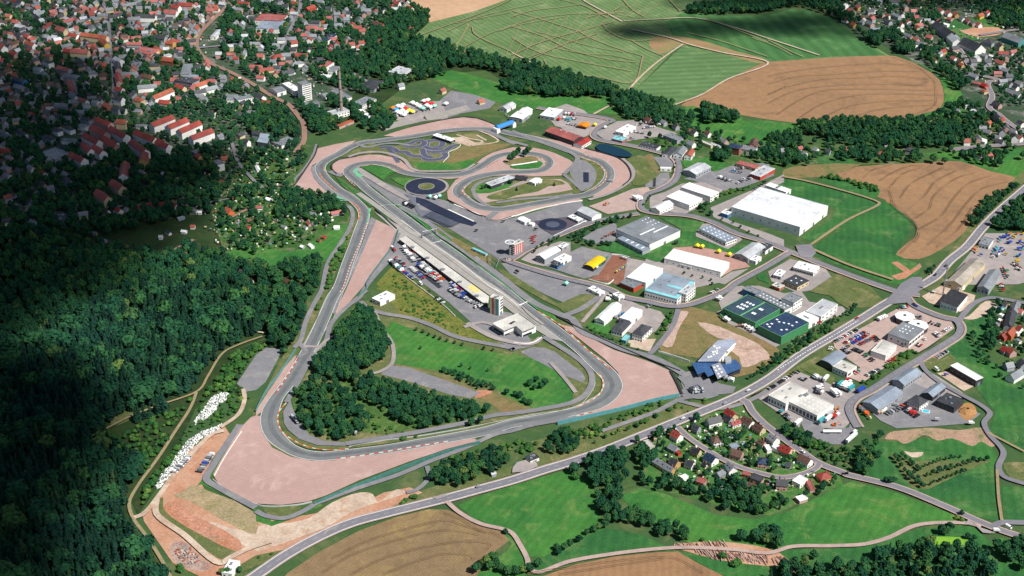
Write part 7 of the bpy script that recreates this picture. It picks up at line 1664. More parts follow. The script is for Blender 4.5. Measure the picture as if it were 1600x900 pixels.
def crown_geo(kind, r, nclump, seed):
    q = np.random.default_rng(seed); V, F = [], []
    def card(c_, n_, s):
        n_ = n_ / (np.linalg.norm(n_) or 1); t = np.cross(n_, q.normal(size=3)); t /= np.linalg.norm(t); b = np.cross(n_, t); k = len(V)
        a = q.uniform(.7, 1.2, 5) * s
        for i in range(5):
            th = 1.2566 * i; V.append(tuple(c_ + t * math.cos(th) * a[i] + b * math.sin(th) * a[i] - n_ * .15 * s * (i % 2)))
        F.append(tuple(range(k, k + 5)))
    def core(cx, cy, cz, rx, rz, n=7, m=4):
        k = len(V)
        for j in range(1, m):
            for i in range(n):
                th, ph = 6.28318 * i / n, math.pi * j / m
                w = q.uniform(.85, 1.1); V.append((cx + rx * w * math.sin(ph) * math.cos(th), cy + rx * w * math.sin(ph) * math.sin(th), cz + rz * w * math.cos(ph)))
        V.append((cx, cy, cz + rz)); V.append((cx, cy, cz - rz)); top, bot = len(V) - 2, len(V) - 1
        for i in range(n):
            j = (i + 1) % n; F.append((k + i, k + j, top)); F.append((k + (m - 2) * n + j, k + (m - 2) * n + i, bot))
            for l in range(m - 2): F.append((k + l * n + j, k + l * n + i, k + (l + 1) * n + i, k + (l + 1) * n + j))
    if kind == 'broad':   # unit tree: total height 1, crown radius r
        lobes = [(0, 0, .62, r * .72, .33)]
        for i in range(7):
            th = 6.28318 * (i + q.uniform(-.3, .3)) / 7; d = r * q.uniform(.42, .62)
            lobes.append((d * math.cos(th), d * math.sin(th), q.uniform(.42, .72), r * q.uniform(.32, .46), q.uniform(.16, .22)))
        lobes.append((r * q.uniform(-.2, .2), r * q.uniform(-.2, .2), .84, r * .4, .15))
        for l in lobes: core(l[0], l[1], l[2], l[3] * .86, l[4] * .86)
        tot = sum(l[3] for l in lobes)
        for l in lobes:
            for _ in range(int(nclump * l[3] / tot)):
                n_ = q.normal(size=3); n_[2] = abs(n_[2]) * .9 - .1; n_ /= np.linalg.norm(n_)
                p = np.array(l[:3]) + n_ * np.array((l[3], l[3], l[4])) * q.uniform(.88, 1.12)
                card(p, n_ + q.normal(size=3) * .35 + (0, 0, .2), q.uniform(.035, .065) * (1 + r))
    elif kind == 'conifer':
        for (z0_, z1_, rr) in ((.12, .5, r * .8), (.35, .75, r * .55), (.6, .97, r * .28)):
            k = len(V); n = 7
            for i in range(n): V.append((rr * math.cos(6.28318 * i / n) * q.uniform(.8, 1.1), rr * math.sin(6.28318 * i / n) * q.uniform(.8, 1.1), z0_))
            V.append((0, 0, z1_)); F += [(k + i, k + (i + 1) % n, k + n) for i in range(n)]
        for _ in range(nclump):
            t = q.uniform(0, 1) ** .8; th = q.uniform(0, 6.28318); rr = r * (1 - t) * q.uniform(.75, 1.12) + .01
            p = np.array((rr * math.cos(th), rr * math.sin(th), .12 + .86 * t))
            card(p, np.array((math.cos(th), math.sin(th), .7)) + q.normal(size=3) * .25, .055 * (1.15 - .6 * t))
    return V, F
def trunk_geo(h=.5, r=.022):
    mb = MB().bar((0, 0, -.02), (0, 0, h), r, n=6, r2=r * .5)
    for a in (0.4, 2.4, 4.6): mb.bar((0, 0, h * .55), (math.cos(a) * .12, math.sin(a) * .12, h * .95), r * .45, n=4, r2=r * .2)
    return mb.V, mb.F
VAR = {}
for kind, r, nc, mt, cnt in (('broad', .42, 190, LEAF, 5), ('shrub', .62, 110, LEAF2, 3), ('conifer', .19, 150, NEEDLE, 4), ('young', .36, 80, LEAF, 2)):
    VAR[kind] = []
    for i in range(cnt):
        V, F = crown_geo('conifer' if kind == 'conifer' else 'broad', r, nc, i * 13 + len(kind))
        if kind == 'shrub': V = [(a, b, max(c_ * 1.0 - .12, 0) * 1.1) for a, b, c_ in V]
        o = mesh_obj('crown', V, F, mt); t = mesh_obj('trunk', *trunk_geo(.5 if kind != 'conifer' else .3, .02), BARK)
        # one joined mesh for the instanced masses
        V2, F2 = trunk_geo(.5, .02); k = len(V)
        j = mesh_obj('tree_variant', list(V) + V2, list(F) + [tuple(q + k for q in f) for f in F2], [mt, BARK], mi=[0] * len(F) + [1] * len(F2))
        C.objects.unlink(j)
        VAR[kind].append((o.data, t.data, j)); bpy.data.objects.remove(o); bpy.data.objects.remove(t)
COLL = {}
for kind in VAR:
    cl = bpy.data.collections.new('variants_' + kind)
    for a, b, j in VAR[kind]: cl.objects.link(j)
    COLL[kind] = cl
def mass(name, pts, kind, label, nm_cat):
    """pts rows: x, y, height, rotation, width factor -> one object of instanced trees"""
    pts = np.array(pts); n = len(pts)
    me = bpy.data.meshes.new(name); me.vertices.add(n)
    me.vertices.foreach_set('co', np.column_stack([pts[:, 0], pts[:, 1], np.zeros(n)]).astype(np.float32).ravel())
    a = me.attributes.new('sc', 'FLOAT_VECTOR', 'POINT'); a.data.foreach_set('vector', np.column_stack([pts[:, 2] * pts[:, 4], pts[:, 2] * pts[:, 4], pts[:, 2]]).astype(np.float32).ravel())
    a = me.attributes.new('rz', 'FLOAT_VECTOR', 'POINT'); a.data.foreach_set('vector', np.column_stack([np.zeros(n), np.zeros(n), pts[:, 3]]).astype(np.float32).ravel())
    o = bpy.data.objects.new(name, me); C.objects.link(o)
    ng = bpy.data.node_groups.new(name, 'GeometryNodeTree')
    ng.interface.new_socket('Geometry', in_out='INPUT', socket_type='NodeSocketGeometry'); ng.interface.new_socket('Geometry', in_out='OUTPUT', socket_type='NodeSocketGeometry')
    N = ng.nodes; gi = N.new('NodeGroupInput'); go = N.new('NodeGroupOutput')
    m2p = N.new('GeometryNodeMeshToPoints'); iop = N.new('GeometryNodeInstanceOnPoints'); ci = N.new('GeometryNodeCollectionInfo')
    ci.inputs['Collection'].default_value = COLL[kind]; ci.inputs['Separate Children'].default_value = True; ci.inputs['Reset Children'].default_value = True
    iop.inputs['Pick Instance'].default_value = True
    s = N.new('GeometryNodeInputNamedAttribute'); s.data_type = 'FLOAT_VECTOR'; s.inputs['Name'].default_value = 'sc'
    r = N.new('GeometryNodeInputNamedAttribute'); r.data_type = 'FLOAT_VECTOR'; r.inputs['Name'].default_value = 'rz'
    rv = N.new('FunctionNodeRandomValue'); rv.data_type = 'INT'; rv.inputs['Min'].default_value = 0; rv.inputs['Max'].default_value = len(VAR[kind]) - 1
    e2r = N.new('FunctionNodeEulerToRotation')
    L = ng.links.new
    L(gi.outputs[0], m2p.inputs[0]); L(m2p.outputs[0], iop.inputs['Points']); L(ci.outputs[0], iop.inputs['Instance'])
    L(s.outputs[0], iop.inputs['Scale']); L(r.outputs[0], e2r.inputs[0]); L(e2r.outputs[0], iop.inputs['Rotation'])
    L([q for q in rv.outputs if q.type == 'INT' and q.enabled][0] if [q for q in rv.outputs if q.type == 'INT' and q.enabled] else rv.outputs[2], iop.inputs['Instance Index'])
    L(iop.outputs[0], go.inputs[0])
    md = o.modifiers.new('scatter', 'NODES'); md.node_group = ng
    tag(o, label, nm_cat, kind='stuff')
    return o

TREES = []   # x, y, h, rot, wf, kind, stand, hand
def stand(s, kind, sp, h0, h1, name, wf=(.85, 1.15), jit=.38, prob=1, use_mask=True, mixk=None, seed=None):
    poly = z(s)
    if kind == 'broad': sp *= .84; wf = (wf[0] * .72, wf[1] * .84)
    X, Y, px, py = scatter_pts(poly, sp, jit, seed if seed is not None else len(TREES), use_mask)
    for a, b in zip(X, Y):
        if prob < 1 and rnd.random() > prob: continue
        k = kind
        if mixk and rnd.random() < mixk[1]: k = mixk[0]
        h = rnd.uniform(h0, h1)
        if k == 'shrub' and kind != 'shrub': h = rnd.uniform(3, 6)
        TREES.append((a, b, h, rnd.uniform(0, 6.28), rnd.uniform(*wf), k, name, 0))
def tree(s, h, name, kind='broad', wf=1.0):
    for (a, b) in z(s):
        p = P(a, b); TREES.append((p.x, p.y, h * rnd.uniform(.88, 1.12), rnd.uniform(0, 6.28), wf * rnd.uniform(.9, 1.1), kind, name, 1))
def treerow(s, n, h, name, kind='young', wf=1.0, jit=.8):
    wp = smooth([(P(a, b).x, P(a, b).y) for a, b in z(s)], False, 5); L = [0]
    for i in range(1, len(wp)): L.append(L[-1] + math.dist(wp[i], wp[i - 1]))
    for k in range(n):
        d = L[-1] * (k + .5) / n
        TREES.append((np.interp(d, L, [p[0] for p in wp]) + rnd.uniform(-jit, jit), np.interp(d, L, [p[1] for p in wp]) + rnd.uniform(-jit, jit), h * rnd.uniform(.8, 1.2), rnd.uniform(0, 6.28), wf * rnd.uniform(.9, 1.15), kind, name, 1))
for s in ('02 1210,840 1260,770 1330,680 1380,655 1440,665 1420,700 1360,740 1350,770 1290,820 1220,860', '03 965,350 1010,270 1100,150 1180,50 1260,0 1390,-50 1400,-30 1260,40 1180,130 1110,220 1000,355'): paint_mask(z(s))
stand('X 300,605 340,590 372,600 392,622 378,650 345,658 300,676 265,735 248,742 284,665', 'shrub', 5, 2, 4.5, 'between the white bale heaps', (.7, 1.2), .45, .85)
FL = 'in the dense forest left of circuit'
stand('X -90,555 60,535 150,480 250,455 330,462 395,475 412,505 402,528 345,560 303,598 283,625 262,648 200,664 165,682 175,705 220,735 232,752 212,785 205,812 228,845 262,905 275,985 -90,985', 'conifer', 5.8, 12, 24, FL, (.75, 1.35), .45, mixk=('broad', .12))
stand('X -90,350 60,365 150,385 250,400 300,392 345,400 365,412 425,425 478,470 478,512 455,550 425,545 412,520 395,475 330,462 250,455 150,480 60,535 -90,555', 'broad', 8, 9, 18, FL, (.65, 1.15), mixk=('conifer', .2))
stand('X 165,690 290,635 302,622 262,690 240,720 224,748 200,738 175,712', 'shrub', 5, 2, 6, 'in the clearing beside forest path', (.7, 1.2), .45, .85, False, ('broad', .25))
stand('X 420,535 450,548 438,562 402,548 375,590 372,612 340,612 305,640 262,740 240,765 218,806 207,790 228,752 252,718 278,684 303,620 352,560', 'shrub', 5.2, 2.5, 7, 'on the scrubby slope right of forest path', (.7, 1.2), .45, mixk=('broad', .2))
stand('03 1100,640 1000,560 900,545 940,680 1060,900 1250,900 1150,850 1060,760', 'shrub', 6, 3, 6, 'at the foot of the dirt yard', mixk=('broad', .3))
stand('X 205,800 262,905 225,890 180,830', 'broad', 8, 9, 13, FL)
# trees around the shaded quarter and allotments
stand('X -90,225 60,220 200,235 330,235 350,300 330,335 250,350 150,375 60,355 -90,345', 'broad', 9, 8, 15, 'in the shaded quarter', prob=.9)
stand('X 330,230 390,215 440,230 480,235 478,262 445,300 462,330 430,350 400,400 350,385 330,330', 'broad', 10, 7, 13, GZ, prob=.75, mixk=('shrub', .3))
stand('X 440,302 470,300 520,310 545,325 535,345 500,350 450,345 430,335', 'broad', 8, 8, 12, GZ, prob=.95)
stand('X 400,330 470,335 520,350 495,372 440,390 395,395 355,392', 'broad', 10, 6, 10, GZ, prob=.6, mixk=('shrub', .5))
stand('X 355,420 395,418 430,425 480,420 505,412 500,450 480,480 478,450 430,425', 'broad', 8, 8, 14, FL, prob=.95)
stand('X 440,412 505,405 500,425 480,440 440,425', 'broad', 8, 8, 12, FL)
stand('X 511,412 535,380 548,358 540,400 510,455 492,500 470,535 468,520 492,470', 'shrub', 5, 3, 6, 'on the bank between lane and long straight', prob=.8)
stand('X 400,170 420,160 455,185 470,205 472,225 465,235 430,235 400,225 385,200', 'broad', 9, 9, 14, 'beside the railway curve', prob=.95)
stand('X 440,165 480,163 520,185 540,195 525,205 500,215 485,205 478,190 460,175', 'broad', 9, 9, 14, 'beside the railway curve', prob=.95)
stand('X 505,150 540,160 560,165 600,170 620,185 615,205 580,210 555,190 520,175', 'broad', 9, 9, 14, 'around the chimney yard', prob=.9)
stand('X 485,88 560,85 620,95 680,105 700,120 640,130 610,140 575,150 540,140 500,130 485,118', 'broad', 9, 9, 14, 'around the chimney yard', prob=.85)
stand('X 590,40 650,35 665,25 665,48 640,60 700,68 760,82 830,100 905,118 960,135 950,150 880,142 820,130 760,110 720,105 690,112 640,115 590,100 560,80', 'broad', 10, 10, 16, 'in the wooded belt below the hill field', mixk=('conifer', .04))
stand('X 610,-50 690,-55 650,8 672,25 668,42 640,45 600,20', 'broad', 10, 9, 15, 'at the edge of upper town')
# town trees
stand('X -60,-55 400,-55 365,0 330,40 300,75 240,110 175,100 -60,100', 'broad', 10.5, 7, 12, 'in the far left old town', prob=1)
stand('X 30,0 75,0 90,35 60,30 30,25', 'broad', 10, 8, 12, 'in the far left old town')
stand('X 175,45 300,75 335,110 400,145 440,170 385,200 330,170 240,180 180,180', 'broad', 11, 8, 13, 'around the dark grey school', prob=.9)
stand('X 175,180 240,180 330,170 400,195 385,215 330,230 200,235 100,200 60,225 -60,225 -60,180', 'broad', 12, 6, 12, AZ, prob=.8)
stand('X -60,100 175,100 175,185 60,225 -60,225', 'broad', 11, 7, 13, 'in the shaded quarter', prob=.75)
stand('X 370,-50 640,-50 640,30 590,45 560,80 485,90 440,140 400,130 345,90 350,40', 'broad', 11, 8, 13, UZ, prob=.85)
stand('X 345,30 375,0 385,30 350,75 335,60', 'broad', 10, 8, 12, 'along the railway and town street', prob=.9)
# valley woods
stand('X 835,118 870,120 960,140 975,150 970,155 830,152 800,150 780,135', 'broad', 9, 9, 15, 'in the copse below hill field')
stand('X 955,150 985,150 1050,165 1055,180 1040,205 1000,205 985,190 955,168', 'broad', 9, 10, 15, 'in the copse below hill field')
stand('X 1093,175 1110,170 1130,178 1160,188 1150,195 1100,195', 'broad', 9, 12, 17, 'in the round copse beside wheat field')
stand('X 1060,180 1085,178 1085,190 1062,192', 'broad', 9, 8, 12, 'in the round copse beside wheat field')
stand('X 1245,195 1300,192 1380,192 1440,192 1500,200 1520,215 1500,232 1400,235 1340,230 1300,222 1250,210', 'broad', 9.5, 10, 15, 'in the belt below the large wheat field')
stand('X 1200,215 1255,210 1250,240 1200,225', 'broad', 9, 8, 13, HZ)
stand('X 1000,200 1060,185 1120,212 1200,228 1250,235 1250,250 1180,250 1120,242 1080,235 1030,232 1000,222', 'broad', 11, 7, 12, HZ, prob=.62)
stand('X 1115,240 1135,235 1140,252 1115,255', 'broad', 8, 9, 13, HZ, use_mask=False)
stand('X 1180,235 1260,240 1265,262 1200,262 1180,255', 'broad', 9, 8, 13, HZ, prob=.9)
stand('X 1310,235 1400,238 1440,245 1440,255 1350,255 1310,252', 'broad', 9, 8, 13, HZ, prob=.9)
stand('X 1255,228 1440,235 1420,250 1255,255', 'broad', 12, 7, 12, HZ, prob=.5)
stand('X 1195,235 1300,222 1420,210 1440,240 1495,232 1500,245 1440,240', 'broad', 12, 8, 12, HZ, prob=.4)
stand('N 60,-10 330,180 300,220 320,300 200,190 60,120 -60,80 -150,60 -300,70 -500,100 -1050,80 -1000,55 -600,40 -200,10', 'broad', 10, 9, 15, 'on the dark ridge above hill field', prob=.9)
stand('20 1080,70 1300,50 1600,30 | 30 200,20 0,80 | 20 1600,85 1150,100', 'broad', 9, 10, 14, 'on the dark ridge above hill field', use_mask=False)
stand('N 320,300 480,280 480,380 330,380', 'broad', 8, 12, 16, NZ)
stand('N 480,230 650,270 640,350 480,330', 'broad', 9, 9, 13, NZ, prob=.9)
stand('N 600,360 740,360 740,430 600,430', 'broad', 8, 11, 15, NZ)
stand('N 760,380 880,400 960,500 1060,580 1180,680 1150,720 1050,700 980,630 900,550 780,460', 'broad', 9.5, 9, 14, NZ)
stand('N -150,-100 1700,-100 1700,60 1400,160 1250,130 1000,80 900,220 600,240 300,110 100,40', 'broad', 12, 7, 13, NZ, prob=.68)
stand('N 1320,60 1700,20 1700,280 1480,240 1300,170', 'broad', 10, 9, 14, NZ)
stand('N 600,240 900,60 1000,300 1100,360 900,460 760,380 640,340', 'broad', 12, 7, 12, NZ, prob=.55)
stand('N 900,400 1600,380 1700,520 1650,820 1400,860 1350,640 1180,620 1050,560', 'broad', 11, 7, 12, NZ, prob=.62)
stand('30 1000,750 1200,640 1350,700 1400,800 1250,860 1000,880 950,800', 'broad', 10, 8, 14, SZ, prob=.75)
stand('30 1350,690 1500,780 1620,840 1700,860 1700,950 1300,950 1200,860', 'broad', 11, 7, 12, SZ, prob=.6)
stand('31 1200,80 1300,60 1360,60 1500,90 1460,150 1330,140 1210,100', 'broad', 9, 9, 14, 'beside the far right main road'); tree('31 1590,100 1100,130 1030,120', 12, 'beside the far right main road')
stand('31 1250,490 1270,420 1400,330 1540,260 1560,280 1450,400 1340,500 1290,540', 'broad', 8, 9, 13, 'in the belt right of the wheat field')
stand('31 1400,520 1500,420 1620,330 1750,300 1750,560 1600,580 1480,550', 'broad', 9, 9, 14, 'in the dark grove right of main road')
stand('31 330,205 430,205 500,230 690,275 690,300 640,300 450,230 330,225', 'shrub', 5, 3, 6, 'along the hedge of the grass plots', use_mask=False)
# around the circuit
IN = 'in the infield wood'
stand('X 522,545 530,520 548,505 560,490 580,490 602,510 609,540 603,560 585,575 560,582 545,600 520,598 500,592 490,575', 'broad', 6.2, 10, 15, IN, (.85, 1.1))
stand('X 545,595 565,588 610,602 650,612 700,628 755,640 768,652 750,668 700,672 655,672 620,660 590,640 560,625', 'broad', 6.4, 7, 12, 'in the lower thicket', (.9, 1.15), mixk=('shrub', .15))
stand('X 462,618 480,600 520,602 540,610 560,635 575,660 570,680 530,690 500,688 470,665', 'broad', 6.8, 8, 13, 'in the lower thicket', mixk=('shrub', .2))
stand('X 575,640 620,665 680,678 640,688 590,690 575,672', 'shrub', 7, 2, 5, 'in the lower thicket', prob=.6)
stand('12 1200,520 1300,540 1400,590 1500,620 1490,650 1380,625 1280,590 1200,560', 'broad', 5, 4, 6, 'in the long hedge of infield meadow', use_mask=False)
tree('12 1175,530 1565,668 22 '.replace(' 22 ', ''), 7, 'on the infield meadow', 'broad'); tree('22 110,615 150,590 180,630 205,605 140,640 | 22 50,690 75,720 110,735 20,680', 7, 'on the infield meadow', 'broad', 1.1)
treerow('12 990,262 1110,315 1310,367', 8, 5, 'in the row on infield meadow'); tree('12 1425,390 1482,398 1283,498 1340,512 1385,635 1450,525 1030,385', 5, 'in the row on infield meadow', 'young')
stand('12 880,130 1000,90 1150,200 1300,280 1470,330 1400,340 1200,290 1060,220', 'shrub', 4.2, .8, 2.4, 'on the weedy paddock bank', (1, 1.8), .5, .6); stand('G 60,420 300,560 560,800 700,940 600,950 300,800 100,620', 'shrub', 4.2, .8, 2.6, 'on the weedy paddock bank', (1, 1.8), .5, .6)
tree('B 1040,500 1080,470 1110,455 1130,430 1200,440 1230,420 1250,400', 12, 'on the omega bend hill', 'broad', .7)
tree('B 790,770 760,775 1050,720', 6, 'inside the omega infield', 'broad'); tree('B 1115,790 1320,735 1505,740', 6, 'inside the omega infield', 'conifer', 1.6)
stand('23 0,0 22,-90'.replace('23 0,0 22,-90', '22 380,895 600,830 850,740 1040,700 1200,700 1050,760 850,840 600,930 400,960 150,1000 200,950'), 'shrub', 5, 2.5, 5, 'on the bank above main road', prob=.85)
stand('13 1095,320 1130,220 1280,190 1390,190 1395,300 1330,340 1180,360', 'broad', 7, 9, 12, 'in the dark group beside main road'); stand('13 1390,200 1450,140 1530,140 1580,200 1540,260 1450,270 1400,250', 'broad', 7.5, 9, 12, 'in the dark group beside main road'); stand('13 1200,170 1500,90 1600,60 1600,170 1400,130 1250,190', 'shrub', 6, 3, 5, 'on the bank above main road')
stand('23 200,130 240,40 340,10 430,70 440,110 380,130 280,175', 'broad', 8, 8, 11, 'in the dark group beside main road'); stand('23 0,60 200,80 100,140 0,150', 'shrub', 6, 3, 5, 'on the bank above main road')
stand('13 440,650 560,570 750,510 900,440 1050,380 1050,410 900,460 760,500 600,570 470,630', 'shrub', 5, 3, 5, 'on the bank above main road'); stand('13 0,800 200,680 400,630 380,650 200,720 0,850', 'shrub', 6, 2, 4, 'on the bank above main road', prob=.5)
treerow('23 480,85 550,60 620,30 680,5 | 22 745,895 800,860 930,805', 7, 4.5, 'along the bank beside main road')
# roads and industry
treerow('M 300,170 140,-20'.replace('M 300,170 140,-20', 'F 620,190 700,100 790,95 830,50 900,20'), 6, 5, 'along the lane to the control tower')
stand('21 360,590 460,540 560,490 740,450 760,465 560,530 450,590 470,640 400,620', 'broad', 7, 5, 8, 'in the hedge beside the skid plateau road'); tree('21 505,640 490,630 590,635 610,640 560,640', 7, 'on the lawn left of dark grey hall', 'broad')
treerow('21 180,640 240,615 310,580', 4, 5, 'along the lane to the control tower'); treerow('21 810,400 870,330', 3, 5, 'in the hedge at bend of road'); tree('21 1180,410 1200,430 1240,450 1215,395', 8, 'beside the huge warehouse yard', 'broad'); treerow('21 1280,470 1380,500 1480,560 1560,600', 5, 4, 'along the long road')
stand('21 1090,420 1150,390 1330,300 1500,270 1320,330 1180,410', 'shrub', 5, 2.5, 5, 'on the bank behind white halls'); stand('21 1330,310 1420,260 1600,210 1600,235 1450,300', 'shrub', 5, 2, 4, 'on the bank behind white halls', prob=.6)
treerow('21 880,30 940,60 1000,85 1020,130 1010,200', 7, 4, 'along the curve of the road'); tree('21 1290,80 1320,90 1340,60 1280,110 1330,115 1350,90', 12, HZ, 'broad')
stand('21 950,40 1060,20 1100,80 1050,95', 'broad', 8, 6, 10, HZ, prob=.6)
treerow('21 1050,810 1120,830 1190,845 1260,870 1240,895', 5, 4.5, 'on the paved strip before long white hall'); stand('22 1170,60 1300,0 1370,0 1250,70', 'young', 9, 3, 5, 'right of the turquoise-edged hall', prob=.8)
stand('22 960,180 1020,145 1020,180 960,290 910,300', 'shrub', 5, 3, 5, 'in the hedge left of dry plot'); stand('22 480,240 640,320 830,395 800,400 600,330 470,260', 'shrub', 4, 2, 3, 'in the hedge above last gravel trap', prob=.7)
stand('22 1450,600 1600,470 | 32 200,330 450,180 560,110 540,160 300,310 200,380 20,500 0,540', 'broad', 7, 5, 8, 'in the hedge along main road', prob=.92); stand('32 0,500 180,390 400,230 420,260 200,400 0,520', 'shrub', 5, 3, 5, 'in the hedge along main road')
stand('32 100,40 200,30 190,70 120,80', 'shrub', 6, 3, 5, 'by the helipad'); stand('32 720,500 740,470 900,390 935,410 800,500 750,520', 'shrub', 5, 3, 6, 'in the hedge of white workshop'); stand('32 580,600 720,510 740,530 610,620', 'shrub', 5, 3, 5, 'in the hedge below arched showroom')
tree('I 1385,275 L 0,0'.split(' L')[0], 4, 'right of octagonal pavilions', 'broad'); stand('32 1410,100 1600,60 1700,60 1700,470 1600,470 1340,330 1390,250', 'broad', 9, 6, 10, RZ, prob=.55); stand('L 540,160 600,150 600,350 560,560 480,560 500,420', 'broad', 8, 7, 11, RZ, prob=.85)
stand('L 350,420 400,400 480,560 560,640 650,740 800,790 800,850 640,820 500,720 430,600 370,500', 'young', 7, 5, 8, 'in planted rows on the right meadow', prob=.8); stand('L 560,560 800,600 800,720 700,700 600,600', 'shrub', 9, 3, 6, RZ, prob=.3)
stand('31 980,790 1040,780 1030,820 980,820', 'broad', 6, 5, 7, 'beside the red earth cut')
# village and meadow trees
stand('V 0,270 60,350 130,420 60,540 0,560 -60,400', 'broad', 8, 9, 14, VZ); stand('V 0,540 60,640 200,600 330,640 480,640 560,730 700,720 850,760 1000,860 1010,880 900,880 700,860 520,790 330,700 130,690 0,660', 'broad', 8, 8, 12, VZ)
stand('V 520,640 800,640 1010,680 1180,700 1200,800 1100,860 1000,880 850,800 560,760', 'broad', 8, 7, 12, VZ, prob=.85, mixk=('conifer', .12)); stand('V 1180,720 1360,700 1500,620 1600,580 1600,650 1400,740 1220,830', 'broad', 8, 6, 10, VZ, prob=.85)
stand('V 100,250 220,190 420,90 480,90 450,230 480,330 380,330 250,420 120,420', 'broad', 10, 7, 12, VZ, prob=.8, mixk=('conifer', .2)); stand('V 450,200 640,200 680,320 620,370 540,330', 'broad', 9, 7, 12, VZ, prob=.8, mixk=('conifer', .3))
stand('V 480,330 880,200 1000,420 1250,460 1350,520 1250,560 950,550 760,500 560,380', 'broad', 7.5, 4, 9, VZ, prob=.6); stand('V 130,420 380,420 560,500 760,560 900,640 1180,600 1000,700 520,640 300,560', 'broad', 7.5, 4, 9, VZ, prob=.6, mixk=('conifer', .15))
stand('V 1090,220 1200,210 1330,280 1340,360 1250,370 1130,290', 'broad', 8, 8, 12, 'in the round grove above village road')
stand('V 1330,330 1600,350 1700,420 1650,520 1480,480 1350,400', 'shrub', 7, 3, 5, 'in young rows right of village road', prob=.75)
stand('23 450,220 540,140 640,110 700,120 730,200 700,330 680,400 560,400 500,330', 'broad', 8, 9, 14, 'in the wood left of village'); stand('23 540,400 680,380 660,480 640,560 580,590 545,480', 'broad', 8, 9, 13, 'in the wood left of village')
stand('23 640,500 760,500 900,540 950,580 1040,600 1100,650 1090,690 960,670 880,640 720,600 630,570', 'broad', 8, 8, 12, 'in the meadow hedge below village'); stand('23 1100,660 1280,680 1250,710 1080,695', 'shrub', 6, 2, 4, 'by the timber yard')
tree('23 388,262', 12, 'alone beside the main road', 'broad', 1.1); tree('23 395,298', 6, 'below the lone roadside tree', 'shrub'); tree('23 520,358 535,410', 8, 'left of the meadow hedge', 'broad')
tree('23 290,770 330,740 360,715 280,740 420,690 465,645 510,630 545,610 580,600', 7, 'in the short diagonal hedge', 'broad', 1.05); tree('23 1430,680 1520,690 1560,680 1590,700 1570,650 | 33 10,700 50,690 30,660 60,730', 12, 'beside the timber yard', 'broad')
tree('23 165,850 110,880 60,890 20,895 | 13 1380,880 1440,840 1480,810 1500,845 1460,870 1530,880 1575,895', 9, 'at lower field corner', 'broad'); tree('13 1560,640', 6, 'at bend of the lower lane', 'broad'); tree('23 1315,790 1410,830 1390,840', 6, 'in front of timber stacks', 'shrub')
stand('33 540,180 600,110 680,100 690,180 640,290 560,280 530,220', 'broad', 8, 9, 13, 'in the tall grove right of village'); stand('33 260,130 540,110 550,200 480,240 380,220 270,160', 'young', 7, 4, 6, 'in young rows right of village road', prob=.9); stand('33 150,20 270,60 270,110 210,100', 'broad', 8, 7, 11, 'in the round grove above village road')
tree('33 760,325 785,320 735,320', 7, 'beside village road on meadow', 'broad'); tree('33 1208,525', 7, 'alone at the road fork', 'broad'); tree('33 1180,545 1210,560', 4, 'alone at the road fork', 'shrub'); tree('33 1110,645 1080,640 1130,625', 9, 'above the bright green reeds', 'broad'); tree('33 1245,670 1285,680 970,690', 6, 'beside the bright green reeds', 'broad')
treerow('33 790,165 850,250 900,310 980,360', 8, 6.5, 'in the left orchard row'); treerow('33 830,150 900,210 950,260', 6, 6.5, 'in the second orchard row'); treerow('33 970,225 1060,190 1150,170 1220,165', 9, 4.5, 'in the upper thin orchard row'); treerow('33 980,290 1050,265 1120,240 1200,220 1300,190 1390,185', 11, 6.5, 'in the middle orchard row')
treerow('33 970,350 1060,315 1150,280 1250,245', 10, 4.5, 'in the lower orchard row'); treerow('33 900,250 940,300 960,345', 3, 6, 'in the second orchard row')
stand('33 640,800 700,770 870,740 1000,720 1150,720 1290,720 1420,800 1400,905 1360,1000 500,1050 0,1050 0,900 120,860 230,840 400,840 520,860 640,860', 'broad', 8.5, 9, 14, 'in the bottom right wood', mixk=('conifer', .25)); stand('33 1420,740 1600,690 1750,700 1750,870 1600,880 1430,800', 'broad', 8.5, 9, 13, 'in the bottom right wood')
tree('33 285,800 600,850 520,870', 10, 'at the edge of bottom right wood', 'broad'); tree('33 700,35 690,50', 7, 'right of truck depot lane', 'broad'); stand('O 250,730 420,740 480,760 640,860 760,900 600,930 420,900 300,800', 'shrub', 6, 4, 7, 'on the slope below truck depot'); tree('X 1247,690 1258,697', 10, 'in the round grove above village road')
stand('22 1040,700 1350,660 1400,690 1120,780 1040,800', 'shrub', 7, 2, 4, 'on the verge above main road', prob=.3)
tree('03 1390,895 1420,890 1500,880', 6, 'beside the long white shed', 'broad')

